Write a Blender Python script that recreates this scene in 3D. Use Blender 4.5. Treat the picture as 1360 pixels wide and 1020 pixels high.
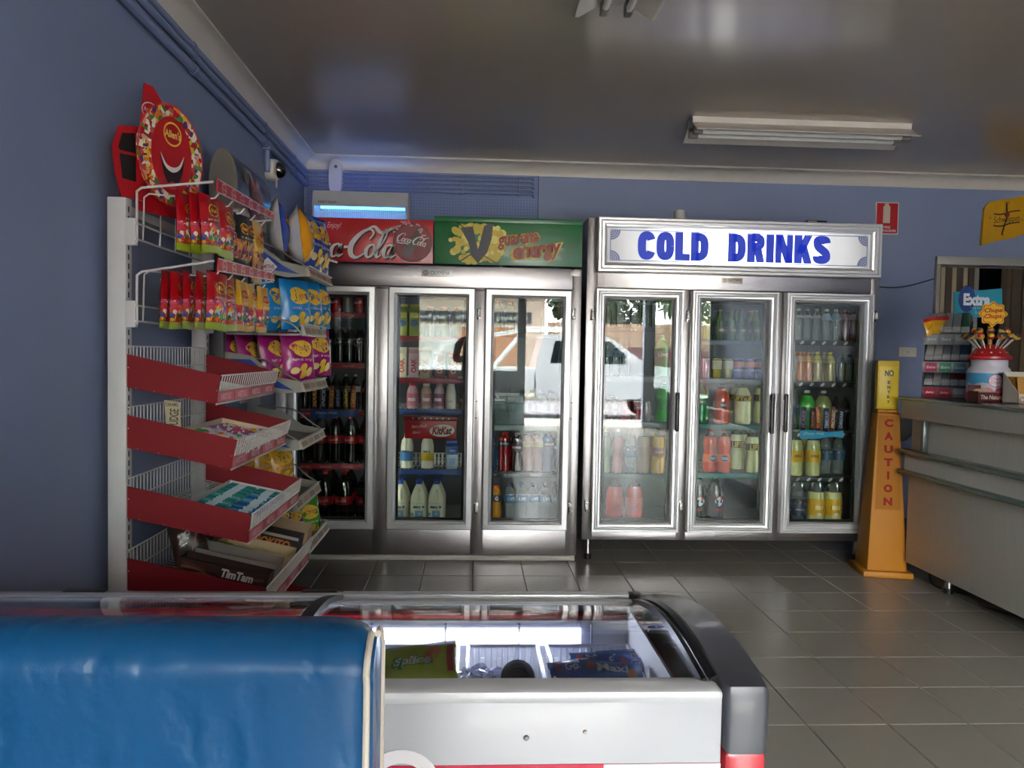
import bpy, bmesh, math, random
from mathutils import Vector, Matrix, noise

random.seed(7)
scene = bpy.context.scene
for o in list(bpy.data.objects):
    bpy.data.objects.remove(o)
PI = math.pi
COL = scene.collection

# ------------------------------------------------------------------ camera
F_PX, PSI, TH, RHO, CAM_H = 1020.0, math.radians(2.96), math.radians(2.19), 0.018, 1.27
FW = Vector((math.sin(PSI) * math.cos(TH), math.cos(PSI) * math.cos(TH), -math.sin(TH)))
_rt = Vector((math.cos(PSI), -math.sin(PSI), 0))
_up = _rt.cross(FW)
RT = _rt * math.cos(RHO) + _up * math.sin(RHO)
UP = -_rt * math.sin(RHO) + _up * math.cos(RHO)
CAM = Vector((0, 0, CAM_H))
cd = bpy.data.cameras.new('camera')
cd.sensor_width = 36.0
cd.lens = F_PX * 36.0 / 1360.0
cd.clip_start = 0.05
cam = bpy.data.objects.new('camera', cd)
COL.objects.link(cam)
m3 = Matrix((RT, UP, -FW)).transposed()
cam.matrix_world = Matrix.Translation(CAM) @ m3.to_4x4()
scene.camera = cam


def ray(px, py):
    return FW + RT * ((px - 680) / F_PX) - UP * ((py - 510) / F_PX)


def at_x(px, py, x):
    r = ray(px, py)
    return CAM + r * (x / r.x)


def at_y(px, py, y):
    r = ray(px, py)
    return CAM + r * (y / r.y)


def at_z(px, py, z):
    r = ray(px, py)
    return CAM + r * ((z - CAM_H) / r.z)


# ------------------------------------------------------------------ world, sun, exposure
world = bpy.data.worlds.new('world')
scene.world = world
world.use_nodes = True
nt = world.node_tree
bg = nt.nodes['Background']
sky = nt.nodes.new('ShaderNodeTexSky')
sky.sky_type = 'NISHITA'
sky.sun_disc = False
sky.sun_elevation = math.radians(58)
sky.sun_rotation = math.radians(200)
sky.air_density = 1.0
sky.dust_density = 4.0
hs = nt.nodes.new('ShaderNodeHueSaturation')
hs.inputs['Saturation'].default_value = 0.12
nt.links.new(sky.outputs[0], hs.inputs['Color'])
nt.links.new(hs.outputs[0], bg.inputs[0])
bg.inputs[1].default_value = 4.2
sd = bpy.data.lights.new('sun', 'SUN')
sd.energy = 18.0
sd.angle = math.radians(0.6)
sd.color = (1.0, 0.95, 0.87)
sun = bpy.data.objects.new('sun', sd)
COL.objects.link(sun)
sun.rotation_euler = Vector((0.22, 0.55, -0.95)).to_track_quat('-Z', 'Y').to_euler()
scene.view_settings.view_transform = 'Standard'
scene.view_settings.look = 'None'
scene.view_settings.gamma = 1.0
scene.view_settings.use_curve_mapping = False
scene.view_settings.exposure = 1.18
cy = scene.cycles
cy.max_bounces = 10
cy.diffuse_bounces = 4
cy.glossy_bounces = 5
cy.transmission_bounces = 6
cy.transparent_max_bounces = 24
cy.caustics_reflective = False
cy.caustics_refractive = False
cy.sample_clamp_indirect = 6.0
try:
    cy.use_denoising = True
except Exception:
    pass


# ------------------------------------------------------------------ materials
def lin(c):
    c = c / 255.0
    return c / 12.92 if c <= 0.04045 else ((c + 0.055) / 1.055) ** 2.4


def col(h):
    h = h.lstrip('#')
    return (lin(int(h[0:2], 16)), lin(int(h[2:4], 16)), lin(int(h[4:6], 16)), 1.0)


_mats = {}


def M(h, rough=0.5, metal=0.0, coat=0.0, bump=0.0, bscale=60.0, vary=0.06, vscale=9.0, stretch=None, alpha=1.0):
    """principled surface with a faint procedural mottling and optional bump"""
    key = (h, rough, metal, coat, bump, bscale, vary, vscale, stretch, alpha)
    if key in _mats:
        return _mats[key]
    m = bpy.data.materials.new('surface_' + h.strip('#'))
    m.use_nodes = True
    t = m.node_tree
    b = t.nodes['Principled BSDF']
    b.inputs['Roughness'].default_value = rough
    b.inputs['Metallic'].default_value = metal
    b.inputs['Coat Weight'].default_value = coat
    b.inputs['Coat Roughness'].default_value = 0.08
    tc = t.nodes.new('ShaderNodeTexCoord')
    mp = t.nodes.new('ShaderNodeMapping')
    if stretch:
        mp.inputs['Scale'].default_value = stretch
    t.links.new(tc.outputs['Object'], mp.inputs['Vector'])
    n = t.nodes.new('ShaderNodeTexNoise')
    n.inputs['Scale'].default_value = vscale
    n.inputs['Detail'].default_value = 4
    t.links.new(mp.outputs['Vector'], n.inputs['Vector'])
    mx = t.nodes.new('ShaderNodeMix')
    mx.data_type = 'RGBA'
    c = col(h)
    mx.inputs['A'].default_value = tuple(v * (1 - vary) for v in c[:3]) + (1,)
    mx.inputs['B'].default_value = tuple(min(1, v * (1 + vary)) for v in c[:3]) + (1,)
    t.links.new(n.outputs['Fac'], mx.inputs['Factor'])
    t.links.new(mx.outputs['Result'], b.inputs['Base Color'])
    if bump:
        n2 = t.nodes.new('ShaderNodeTexNoise')
        n2.inputs['Scale'].default_value = bscale
        n2.inputs['Detail'].default_value = 3
        t.links.new(mp.outputs['Vector'], n2.inputs['Vector'])
        bp = t.nodes.new('ShaderNodeBump')
        bp.inputs['Strength'].default_value = bump
        bp.inputs['Distance'].default_value = 0.004
        t.links.new(n2.outputs['Fac'], bp.inputs['Height'])
        t.links.new(bp.outputs['Normal'], b.inputs['Normal'])
    if alpha < 1:
        b.inputs['Alpha'].default_value = alpha
    _mats[key] = m
    return m


def emit(h, s):
    key = ('emit', h, s)
    if key in _mats:
        return _mats[key]
    m = bpy.data.materials.new('light_' + h.strip('#'))
    m.use_nodes = True
    t = m.node_tree
    b = t.nodes['Principled BSDF']
    b.inputs['Base Color'].default_value = col(h)
    b.inputs['Emission Color'].default_value = col(h)
    b.inputs['Emission Strength'].default_value = s
    _mats[key] = m
    return m


def glass(tint='#f4f8f6', ior=1.5, rough=0.0, body=0.0, bodycol='#ffffff'):
    """thin pane: clear see-through mixed with a Fresnel mirror"""
    key = ('glass', tint, ior, rough, body, bodycol)
    if key in _mats:
        return _mats[key]
    m = bpy.data.materials.new('glass_' + tint.strip('#'))
    m.use_nodes = True
    t = m.node_tree
    t.nodes.clear()
    out = t.nodes.new('ShaderNodeOutputMaterial')
    tr = t.nodes.new('ShaderNodeBsdfTransparent')
    tr.inputs[0].default_value = col(tint)
    gl = t.nodes.new('ShaderNodeBsdfGlossy')
    gl.inputs['Roughness'].default_value = rough
    gl.inputs['Color'].default_value = (1, 1, 1, 1)
    fr = t.nodes.new('ShaderNodeFresnel')
    fr.inputs['IOR'].default_value = ior
    mx = t.nodes.new('ShaderNodeMixShader')
    t.links.new(fr.outputs[0], mx.inputs[0])
    if body:
        df = t.nodes.new('ShaderNodeBsdfDiffuse')
        df.inputs[0].default_value = col(bodycol)
        m2 = t.nodes.new('ShaderNodeMixShader')
        m2.inputs[0].default_value = body
        t.links.new(tr.outputs[0], m2.inputs[1])
        t.links.new(df.outputs[0], m2.inputs[2])
        t.links.new(m2.outputs[0], mx.inputs[1])
    else:
        t.links.new(tr.outputs[0], mx.inputs[1])
    t.links.new(gl.outputs[0], mx.inputs[2])
    t.links.new(mx.outputs[0], out.inputs[0])
    _mats[key] = m
    return m


def candy(cols, scale=60.0, rough=0.25, base=None):
    """flat print of many coloured pieces (voronoi cells)"""
    key = ('candy', tuple(cols), scale, rough, base)
    if key in _mats:
        return _mats[key]
    m = bpy.data.materials.new('print_' + cols[0].strip('#'))
    m.use_nodes = True
    t = m.node_tree
    b = t.nodes['Principled BSDF']
    b.inputs['Roughness'].default_value = rough
    tc = t.nodes.new('ShaderNodeTexCoord')
    v = t.nodes.new('ShaderNodeTexVoronoi')
    v.inputs['Scale'].default_value = scale
    t.links.new(tc.outputs['Object'], v.inputs['Vector'])
    sp = t.nodes.new('ShaderNodeSeparateColor')
    t.links.new(v.outputs['Color'], sp.inputs[0])
    rp = t.nodes.new('ShaderNodeValToRGB')
    rp.color_ramp.interpolation = 'CONSTANT'
    e = rp.color_ramp.elements
    for i, h in enumerate(cols):
        p = i / len(cols)
        if i < 2:
            e[i].position = p
            e[i].color = col(h)
        else:
            q = e.new(p)
            q.color = col(h)
    t.links.new(sp.outputs[0], rp.inputs[0])
    t.links.new(rp.outputs[0], b.inputs['Base Color'])
    _mats[key] = m
    return m


def steel(h='#b9b4b2', rough=0.3, vert=False):
    """brushed stainless: stretched noise in colour and roughness"""
    key = ('steel', h, rough, vert)
    if key in _mats:
        return _mats[key]
    m = bpy.data.materials.new('brushed_steel')
    m.use_nodes = True
    t = m.node_tree
    b = t.nodes['Principled BSDF']
    b.inputs['Metallic'].default_value = 1.0
    tc = t.nodes.new('ShaderNodeTexCoord')
    mp = t.nodes.new('ShaderNodeMapping')
    mp.inputs['Scale'].default_value = (180, 180, 1.5) if vert else (1.5, 180, 180)
    n = t.nodes.new('ShaderNodeTexNoise')
    n.inputs['Scale'].default_value = 3
    n.inputs['Detail'].default_value = 5
    t.links.new(tc.outputs['Object'], mp.inputs[0])
    t.links.new(mp.outputs[0], n.inputs[0])
    mx = t.nodes.new('ShaderNodeMix')
    mx.data_type = 'RGBA'
    c = col(h)
    mx.inputs['A'].default_value = tuple(v * 0.86 for v in c[:3]) + (1,)
    mx.inputs['B'].default_value = tuple(min(1, v * 1.1) for v in c[:3]) + (1,)
    t.links.new(n.outputs['Fac'], mx.inputs['Factor'])
    t.links.new(mx.outputs['Result'], b.inputs['Base Color'])
    mr = t.nodes.new('ShaderNodeMapRange')
    mr.inputs['To Min'].default_value = rough - 0.08
    mr.inputs['To Max'].default_value = rough + 0.1
    t.links.new(n.outputs['Fac'], mr.inputs['Value'])
    t.links.new(mr.outputs[0], b.inputs['Roughness'])
    _mats[key] = m
    return m


WHITE = M('#e4e2dd', 0.4)
BLACK = M('#141416', 0.4)


# ------------------------------------------------------------------ geometry builder
class G:
    def __init__(self):
        self.bm = bmesh.new()

    def _mi(self, faces, mi):
        if mi:
            for f in faces:
                f.material_index = mi

    def box(self, x0, x1, y0, y1, z0, z1, bev=0.0, seg=2, mi=0, mat=None):
        r = bmesh.ops.create_cube(self.bm, size=1.0)
        vs = r['verts']
        mt = Matrix.Translation(((x0 + x1) / 2, (y0 + y1) / 2, (z0 + z1) / 2)) @ Matrix.Diagonal(
            (abs(x1 - x0), abs(y1 - y0), abs(z1 - z0), 1))
        bmesh.ops.transform(self.bm, matrix=mt, verts=vs)
        fs = list({f for v in vs for f in v.link_faces})
        if bev:
            es = list({e for v in vs for e in v.link_edges})
            rr = bmesh.ops.bevel(self.bm, geom=es, offset=bev, segments=seg, profile=0.5, affect='EDGES', clamp_overlap=True)
            fs = list(set(rr['faces']) | {f for v in rr['verts'] for f in v.link_faces})
            vs = list({v for f in fs for v in f.verts})
        self._mi(fs, mi)
        if mat is not None:
            bmesh.ops.transform(self.bm, matrix=mat, verts=vs)
        return vs

    def lathe(self, prof, n=16, c=(0, 0, 0), mi=0, sx=1.0, sy=1.0, axis=None):
        """prof: (r, z) list; axis: optional 4x4"""
        rings = []
        for r, z in prof:
            if r < 1e-6:
                rings.append([self.bm.verts.new((0, 0, z))])
            else:
                rings.append([self.bm.verts.new((r * math.cos(2 * PI * k / n) * sx, r * math.sin(2 * PI * k / n) * sy, z)) for k in range(n)])
        fs = []
        for a, b in zip(rings, rings[1:]):
            for k in range(n):
                k2 = (k + 1) % n
                if len(a) == 1 and len(b) == 1:
                    continue
                if len(a) == 1:
                    fs.append(self.bm.faces.new((a[0], b[k2], b[k])))
                elif len(b) == 1:
                    fs.append(self.bm.faces.new((a[k], a[k2], b[0])))
                else:
                    fs.append(self.bm.faces.new((a[k], a[k2], b[k2], b[k])))
        if len(rings[0]) > 1:
            fs.append(self.bm.faces.new(list(reversed(rings[0]))))
        if len(rings[-1]) > 1:
            fs.append(self.bm.faces.new(rings[-1]))
        self._mi(fs, mi)
        mt = Matrix.Translation(c) @ (axis if axis is not None else Matrix.Identity(4))
        bmesh.ops.transform(self.bm, matrix=mt, verts=[v for r in rings for v in r])

    def tube(self, pts, r, n=6, closed=False, mi=0):
        pts = [Vector(p) for p in pts]
        N = len(pts)
        rings = []
        prev = None
        for i, p in enumerate(pts):
            if closed:
                d = (pts[(i + 1) % N] - pts[i - 1])
            elif i == 0:
                d = pts[1] - p
            elif i == N - 1:
                d = p - pts[-2]
            else:
                d = (pts[i + 1] - p).normalized() + (p - pts[i - 1]).normalized()
            d = d.normalized() if d.length > 1e-9 else Vector((0, 0, 1))
            if prev is None:
                a = Vector((0, 0, 1)) if abs(d.z) < 0.9 else Vector((1, 0, 0))
            else:
                a = prev
            u = (a - d * a.dot(d)).normalized()
            prev = u
            w = d.cross(u)
            rr = r[i] if isinstance(r, (list, tuple)) else r
            rings.append([self.bm.verts.new(p + (u * math.cos(2 * PI * k / n) + w * math.sin(2 * PI * k / n)) * rr) for k in range(n)])
        fs = []
        rng = range(N if closed else N - 1)
        for i in rng:
            a, b = rings[i], rings[(i + 1) % N]
            for k in range(n):
                fs.append(self.bm.faces.new((a[k], a[(k + 1) % n], b[(k + 1) % n], b[k])))
        if not closed:
            fs.append(self.bm.faces.new(list(reversed(rings[0]))))
            fs.append(self.bm.faces.new(rings[-1]))
        self._mi(fs, mi)

    def poly(self, pts, mi=0):
        f = self.bm.faces.new([self.bm.verts.new(p) for p in pts])
        f.material_index = mi
        return f

    def prism(self, pts, d, mi=0):
        """polygon pts (3D) extruded by the vector d"""
        d = Vector(d)
        a = [self.bm.verts.new(Vector(p)) for p in pts]
        b = [self.bm.verts.new(Vector(p) + d) for p in pts]
        n = len(a)
        fs = [self.bm.faces.new(a), self.bm.faces.new(list(reversed(b)))]
        for k in range(n):
            fs.append(self.bm.faces.new((a[k], b[k], b[(k + 1) % n], a[(k + 1) % n])))
        self._mi(fs, mi)

    def ball(self, c, r, n=10, mi=0):
        prof = [(r * math.sin(PI * k / 6), -r * math.cos(PI * k / 6)) for k in range(7)]
        prof[0] = (0, -r)
        prof[-1] = (0, r)
        self.lathe(prof, n, c, mi)

    def grid(self, fn, nu, nv, mi=0, flip=False):
        vs = [[self.bm.verts.new(fn(i / nu, j / nv)) for j in range(nv + 1)] for i in range(nu + 1)]
        fs = []
        for i in range(nu):
            for j in range(nv):
                q = (vs[i][j], vs[i + 1][j], vs[i + 1][j + 1], vs[i][j + 1])
                fs.append(self.bm.faces.new(tuple(reversed(q)) if flip else q))
        self._mi(fs, mi)

    def shape(self, sh, fn, mi=0):
        """sh = (verts2d, faces); fn maps (x, y) -> 3D"""
        vs = [self.bm.verts.new(fn(x, y)) for x, y in sh[0]]
        for f in sh[1]:
            try:
                q = self.bm.faces.new([vs[k] for k in f])
                q.material_index = mi
            except ValueError:
                pass

    def mesh(self, name, mats, angle=40):
        bmesh.ops.recalc_face_normals(self.bm, faces=self.bm.faces)
        me = bpy.data.meshes.new(name)
        for f in self.bm.faces:
            f.smooth = True
        self.bm.to_mesh(me)
        self.bm.free()
        me.set_sharp_from_angle(angle=math.radians(angle))
        for m in (mats if isinstance(mats, (list, tuple)) else [mats]):
            me.materials.append(m)
        return me

    def obj(self, name, mats, parent=None, w=True, angle=40):
        """link as ONE object; w: vertices are in world space (the unrotated root's offset is taken off)"""
        me = self.mesh(name, mats, angle)
        o = bpy.data.objects.new(name, me)
        COL.objects.link(o)
        if parent is not None:
            o.parent = parent
            if w:
                r = parent
                while r.parent:
                    r = r.parent
                me.transform(Matrix.Translation(-r.location))
        return o


def words_ok(s):
    n = len(s.replace(',', ' ').split())
    assert 4 <= n <= 16, (n, s)


def tag(o, label, cat, group=None):
    words_ok(label)
    o['label'] = label
    o['category'] = cat
    if group:
        o['group'] = group
    return o


def thing(name, label, cat, loc=(0, 0, 0), group=None, rz=0.0):
    o = bpy.data.objects.new(name, None)
    o.empty_display_size = 0.05
    COL.objects.link(o)
    o.location = loc
    o.rotation_euler = (0, 0, rz)
    return tag(o, label, cat, group)


def struct(o):
    o['kind'] = 'structure'
    return o


def stuff(o):
    o['kind'] = 'stuff'
    return o


ORD = ['first', 'second', 'third', 'fourth', 'fifth', 'sixth', 'seventh', 'eighth', 'ninth', 'tenth', 'eleventh', 'twelfth', 'thirteenth', 'fourteenth', 'fifteenth']


class Spec:
    """one kind of thing: meshes of its parts, shared by every instance"""

    def __init__(self, name, cat):
        self.name, self.cat, self.parts = name, cat, []

    def add(self, name, g, mats, parent=None, label=None, angle=40):
        me = g.mesh(name, mats, angle) if isinstance(g, G) else g
        self.parts.append((name, me, parent, label))
        return len(self.parts) - 1

    def spawn(self, loc, label, group=None, rz=0.0, rot=None, sc=None):
        root = thing(self.name, label, self.cat, loc, group, rz)
        if rot is not None:
            root.rotation_euler = rot
        if sc:
            root.scale = sc
        made = []
        for nm, me, par, lb in self.parts:
            o = bpy.data.objects.new(nm, me)
            COL.objects.link(o)
            o.parent = made[par] if par is not None else root
            if lb:
                o['label'] = lb
            made.append(o)
        return root


# ------------------------------------------------------------------ lettering
_txt = {}


def text2d(s, shear=0.0, bold=0.0, space=1.0):
    """outline font -> (verts, faces) with cap height 1, baseline 0, left 0; also the width"""
    key = (s, shear, bold, space)
    if key in _txt:
        return _txt[key]
    cu = bpy.data.curves.new('t', 'FONT')
    cu.body = s
    cu.shear = shear
    cu.offset = bold
    cu.space_character = space
    cu.resolution_u = 3
    ob = bpy.data.objects.new('t', cu)
    COL.objects.link(ob)
    dg = bpy.context.evaluated_depsgraph_get()
    me = bpy.data.meshes.new_from_object(ob.evaluated_get(dg))
    vs = [(v.co.x, v.co.y) for v in me.vertices]
    fs = [tuple(p.vertices) for p in me.polygons]
    bpy.data.objects.remove(ob)
    bpy.data.curves.remove(cu)
    bpy.data.meshes.remove(me)
    k = 1 / 0.73
    x0 = min((v[0] for v in vs), default=0)
    x1 = max((v[0] for v in vs), default=1)
    vs = [((x - x0) * k, y * k) for x, y in vs]
    _txt[key] = ((vs, fs), (x1 - x0) * k)
    return _txt[key]


def tfit(s, w, h, **kw):
    """text scaled to fill a w x h box, centred on the origin"""
    (vs, fs), tw = text2d(s, **kw)
    ys = [v[1] for v in vs]
    y0, y1 = min(ys), max(ys)
    return ([((x / tw - 0.5) * w, ((y - y0) / (y1 - y0) - 0.5) * h) for x, y in vs], fs)


def spline(pts, sub=6, closed=False):
    out = []
    n = len(pts)
    rng = range(n if closed else n - 1)
    for i in rng:
        if closed:
            p = [pts[(i + k - 1) % n] for k in range(4)]
        else:
            p = [pts[max(0, i - 1)], pts[i], pts[i + 1], pts[min(n - 1, i + 2)]]
        for k in range(sub):
            t = k / sub
            out.append(tuple(0.5 * (2 * p[1][d] + (-p[0][d] + p[2][d]) * t + (2 * p[0][d] - 5 * p[1][d] + 4 * p[2][d] - p[3][d]) * t * t
                                    + (-p[0][d] + 3 * p[1][d] - 3 * p[2][d] + p[3][d]) * t ** 3) for d in range(len(pts[0]))))
    if not closed:
        out.append(tuple(pts[-1]))
    return out


def stroke(pts, closed=False, sub=6):
    """(x, y, width) points -> ribbon shape"""
    p = spline(pts, sub, closed)
    n = len(p)
    vs, fs = [], []
    for i in range(n):
        a = p[i - 1] if (closed or i > 0) else p[i]
        b = p[(i + 1) % n] if (closed or i < n - 1) else p[i]
        dx, dy = b[0] - a[0], b[1] - a[1]
        L = math.hypot(dx, dy) or 1
        w = max(0.01, p[i][2]) / 2
        vs += [(p[i][0] - dy / L * w, p[i][1] + dx / L * w), (p[i][0] + dy / L * w, p[i][1] - dx / L * w)]
    for i in range(n if closed else n - 1):
        j = (i + 1) % n
        fs.append((2 * i, 2 * i + 1, 2 * j + 1, 2 * j))
    return vs, fs


def merge(*shs):
    vs, fs = [], []
    for v, f in shs:
        k = len(vs)
        vs += v
        fs += [tuple(i + k for i in q) for q in f]
    return vs, fs


def xf(sh, sx=1, sy=1, dx=0, dy=0, shear=0, rot=0):
    c, s = math.cos(rot), math.sin(rot)
    out = []
    for x, y in sh[0]:
        x, y = (x + shear * y) * sx, y * sy
        out.append((x * c - y * s + dx, x * s + y * c + dy))
    return out, sh[1]


def islands(sh):
    vs, fs = sh
    par = list(range(len(vs)))

    def find(a):
        while par[a] != a:
            par[a] = par[par[a]]
            a = par[a]
        return a
    for f in fs:
        for k in f[1:]:
            par[find(k)] = find(f[0])
    out = {}
    for f in fs:
        out.setdefault(find(f[0]), []).append(f)
    return [(vs, q) for q in out.values()]


def tidy(sh):
    used = sorted({k for f in sh[1] for k in f})
    ix = {k: i for i, k in enumerate(used)}
    return [sh[0][k] for k in used], [tuple(ix[k] for k in f) for f in sh[1]]


def rect(w, h, nx=1, ny=1):
    vs = [((i / nx - 0.5) * w, (j / ny - 0.5) * h) for i in range(nx + 1) for j in range(ny + 1)]
    fs = [(i * (ny + 1) + j, (i + 1) * (ny + 1) + j, (i + 1) * (ny + 1) + j + 1, i * (ny + 1) + j + 1) for i in range(nx) for j in range(ny)]
    return vs, fs


def oval(rx, ry, n=24, rings=2):
    vs = [(0, 0)]
    fs = []
    for r in range(1, rings + 1):
        for k in range(n):
            vs.append((rx * r / rings * math.cos(2 * PI * k / n), ry * r / rings * math.sin(2 * PI * k / n)))
    for k in range(n):
        fs.append((0, 1 + k, 1 + (k + 1) % n))
    for r in range(1, rings):
        a, b = 1 + (r - 1) * n, 1 + r * n
        for k in range(n):
            fs.append((a + k, b + k, b + (k + 1) % n, a + (k + 1) % n))
    return vs, fs


def ring(rx, ry, w, n=28):
    vs, fs = [], []
    for k in range(n):
        a = 2 * PI * k / n
        vs += [(rx * math.cos(a), ry * math.sin(a)), ((rx - w) * math.cos(a), (ry - w) * math.sin(a))]
    for k in range(n):
        j = (k + 1) % n
        fs.append((2 * k, 2 * j, 2 * j + 1, 2 * k + 1))
    return vs, fs


def polyshape(pts):
    return list(pts), [tuple(range(len(pts)))]


def block_letter(ch, sw=.29):
    """heavy condensed sign letter, height 1 -> (shape, width)"""
    w = {'I': sw, 'L': .54}.get(ch, .64)
    h = sw / 2

    def sup(v, p):
        return math.copysign(abs(v) ** p, v)

    def arc(cx, rx, a0, a1, n=22, cy=.5, ry=.5 - sw / 2, p=.72):
        return stroke([(cx + rx * sup(math.cos(a0 + (a1 - a0) * k / n), p), cy + ry * sup(math.sin(a0 + (a1 - a0) * k / n), p), sw) for k in range(n + 1)], sub=2)

    def box(x0, x1, y0, y1):
        return [(x0, y0), (x1, y0), (x1, y1), (x0, y1)], [(0, 1, 2, 3)]

    def para(x0, x1, y0, y1, t):
        return [(x0 - t / 2, y0), (x0 + t / 2, y0), (x1 + t / 2, y1), (x1 - t / 2, y1)], [(0, 1, 2, 3)]
    if ch == 'C':
        s = arc(w / 2, w / 2 - h, math.radians(28), math.radians(332))
    elif ch == 'O':
        s = arc(w / 2, w / 2 - h, 0, 2 * PI, 30)
    elif ch == 'L':
        s = merge(box(0, sw, 0, 1), box(sw, w, 0, sw * .85))
    elif ch == 'I':
        s = box(0, sw, 0, 1)
    elif ch == 'D':
        s = merge(box(0, sw, 0, 1), arc(sw * .6, w - h - sw * .6, PI / 2, -PI / 2, p=.62))
    elif ch == 'R':
        s = merge(box(0, sw, 0, 1), arc(sw * .6, w - h - sw * .6, PI / 2, -PI / 2, 14, .72, .28 - h * .8, .62), para(w - h * 1.0, w * .6, 0, .5, sw))
    elif ch == 'N':
        s = merge(box(0, sw * .8, 0, 1), box(w - sw * .8, w, 0, 1), para(w - sw * .5, sw * .5, 0, 1, sw * .9))
    elif ch == 'K':
        s = merge(box(0, sw, 0, 1), para(sw * .75, w - h * .9, .38, 1, sw), para(w - h * .9, sw * 1.1, 0, .62, sw))
    else:
        s = stroke([(w - h, .74, sw), (w - h * 1.2, .83, sw), (w / 2, 1 - h, sw), (h * 1.1, .82, sw), (h * 1.3, .62, sw), (w / 2, .51, sw), (w - h * 1.2, .38, sw), (w - h * 1.1, .2, sw), (w / 2, h, sw), (h * 1.1, .18, sw), (h, .27, sw)], sub=5)
    return s, w


def cola_script():
    """flowing script wordmark drawn as tapering pen strokes (x-height 1)"""
    def o_(x):
        return stroke([(x + .42, 1.0, .10), (x + .08, .82, .24), (x, .42, .30), (x + .22, .02, .14), (x + .52, .2, .22), (x + .62, .62, .26), (x + .42, 1.0, .12)], sub=4)

    def c_(x):
        return stroke([(x + .5, .82, .24), (x + .3, 1.0, .12), (x + .04, .68, .26), (x, .3, .26), (x + .22, .0, .12), (x + .6, .3, .08)], sub=4)

    def a_(x):
        return merge(o_(x), stroke([(x + .66, 1.0, .12), (x + .60, .5, .24), (x + .66, .06, .2), (x + .95, .25, .08)], sub=4))

    def l_(x):
        return stroke([(x, .2, .1), (x + .4, 1.2, .12), (x + .52, 1.95, .12), (x + .34, 2.05, .12), (x + .16, 1.3, .24), (x + .1, .4, .26), (x + .26, .03, .16), (x + .5, .25, .08)], sub=4)

    def C_(x):
        return stroke([(x + 1.35, 1.35, .1), (x + 1.55, 1.8, .16), (x + 1.2, 2.1, .16), (x + .6, 1.8, .3), (x + .12, 1.0, .42), (x + .25, .25, .34), (x + .75, -.02, .2), (x + 1.3, .35, .1)], sub=5)
    tail = stroke([(.2, .2, .1), (.5, -.35, .22), (1.4, -.45, .26), (2.6, -.25, .2), (3.6, -.42, .12)], sub=5)
    wave = stroke([(5.0, 2.0, .12), (5.6, 2.3, .2), (6.3, 1.85, .24), (7.0, 2.2, .22), (7.6, 2.45, .06)], sub=5)
    dash = xf(rect(.42, .18), dx=3.95, dy=.75)
    s = merge(C_(0), o_(1.35), c_(2.15), a_(2.85), dash, C_(4.15), o_(5.5), l_(6.2), a_(6.85), tail, wave)
    return xf(s, shear=.28)


COLA = cola_script()
_cx = [v[0] for v in COLA[0]]
_cw = max(_cx) - min(_cx)
COLA = ([((x - min(_cx)) / _cw - .5, (y - .8) / _cw) for x, y in COLA[0]], COLA[1])   # width 1, centred


def plane_map(o, u, v, eps=0.0):
    o, u, v = Vector(o), Vector(u).normalized(), Vector(v).normalized()
    n = u.cross(v)
    return lambda x, y: o + u * x + v * y + n * eps


def front(x, y, z, eps=0.0):
    """map onto a plane facing -Y"""
    return lambda a, b: Vector((x + a, y - eps, z + b))


def wrap(r, z, phi=0.0, eps=0.0006):
    """map onto a cylinder about local Z, centred on the side facing -Y"""
    R = r + eps
    return lambda a, b: Vector((R * math.sin(a / r + phi), -R * math.cos(a / r + phi), z + b))

# ================================================================== THE ROOM
XL, XR, YF, YB, ZC = -1.2, 4.4, -4.2, 5.5, 2.63
WALL = M('#828fae', 0.5, vary=0.05, vscale=2.5, bump=0.05, bscale=180)
PIPE = M('#7988ab', 0.45, vary=0.05)
COVE = M('#d3ccc0', 0.3, vary=0.03)

g = G(); g.box(XL - .15, XL, YF - .2, YB + .15, -.1, ZC + .1)
struct(g.obj('wall_left', WALL))
g = G(); g.box(XR, XR + .15, YF - .2, 7.6, -.1, ZC + .1)
struct(g.obj('wall_right', WALL))
DX = 3.38    # doorway with hanging strips, right end of the back wall
g = G()
g.box(XL - .15, DX, YB, YB + .15, -.1, ZC + .1)
g.box(DX, XR, YB, YB + .15, 2.03, ZC + .1)
struct(g.obj('wall_back', WALL))
g = G()
g.box(XL - .15, -1.0, YF - .15, YF, -.1, ZC + .1)
g.box(-1.0, .84, YF - .15, YF, -.1, .93)
g.box(.84, .93, YF - .15, YF, -.1, 2.5)
g.box(3.05, 3.2, YF - .15, YF, -.1, 2.5)
g.box(3.2, 4.3, YF - .15, YF, -.1, .5)
g.box(4.3, XR + .15, YF - .15, YF, -.1, 2.5)
g.box(-1.0, XR + .15, YF - .15, YF, 2.5, ZC + .1)
struct(g.obj('wall_front', M('#8d96a8', .6)))

# glossy painted ceiling
cm = M('#aea396', 0.19, vary=0.04, vscale=1.2, bump=0.06, bscale=35)
g = G(); g.box(XL - .15, XR + .15, YF - .15, 7.6, ZC, ZC + .15)
struct(g.obj('ceiling', cm))

# coved cornice
PROF = [(0, 2.54), (.009, 2.54), (.012, 2.552), (.02, 2.575), (.04, 2.6), (.068, 2.613), (.084, 2.616), (.093, 2.618), (.093, 2.63), (0, 2.63)]


def sweep(name, a, b, inward):
    g = G()
    a, b, inward = Vector(a), Vector(b), Vector(inward)
    g.prism([a + inward * d + Vector((0, 0, z)) for d, z in PROF], b - a)
    return struct(g.obj(name, COVE, angle=50))


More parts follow.
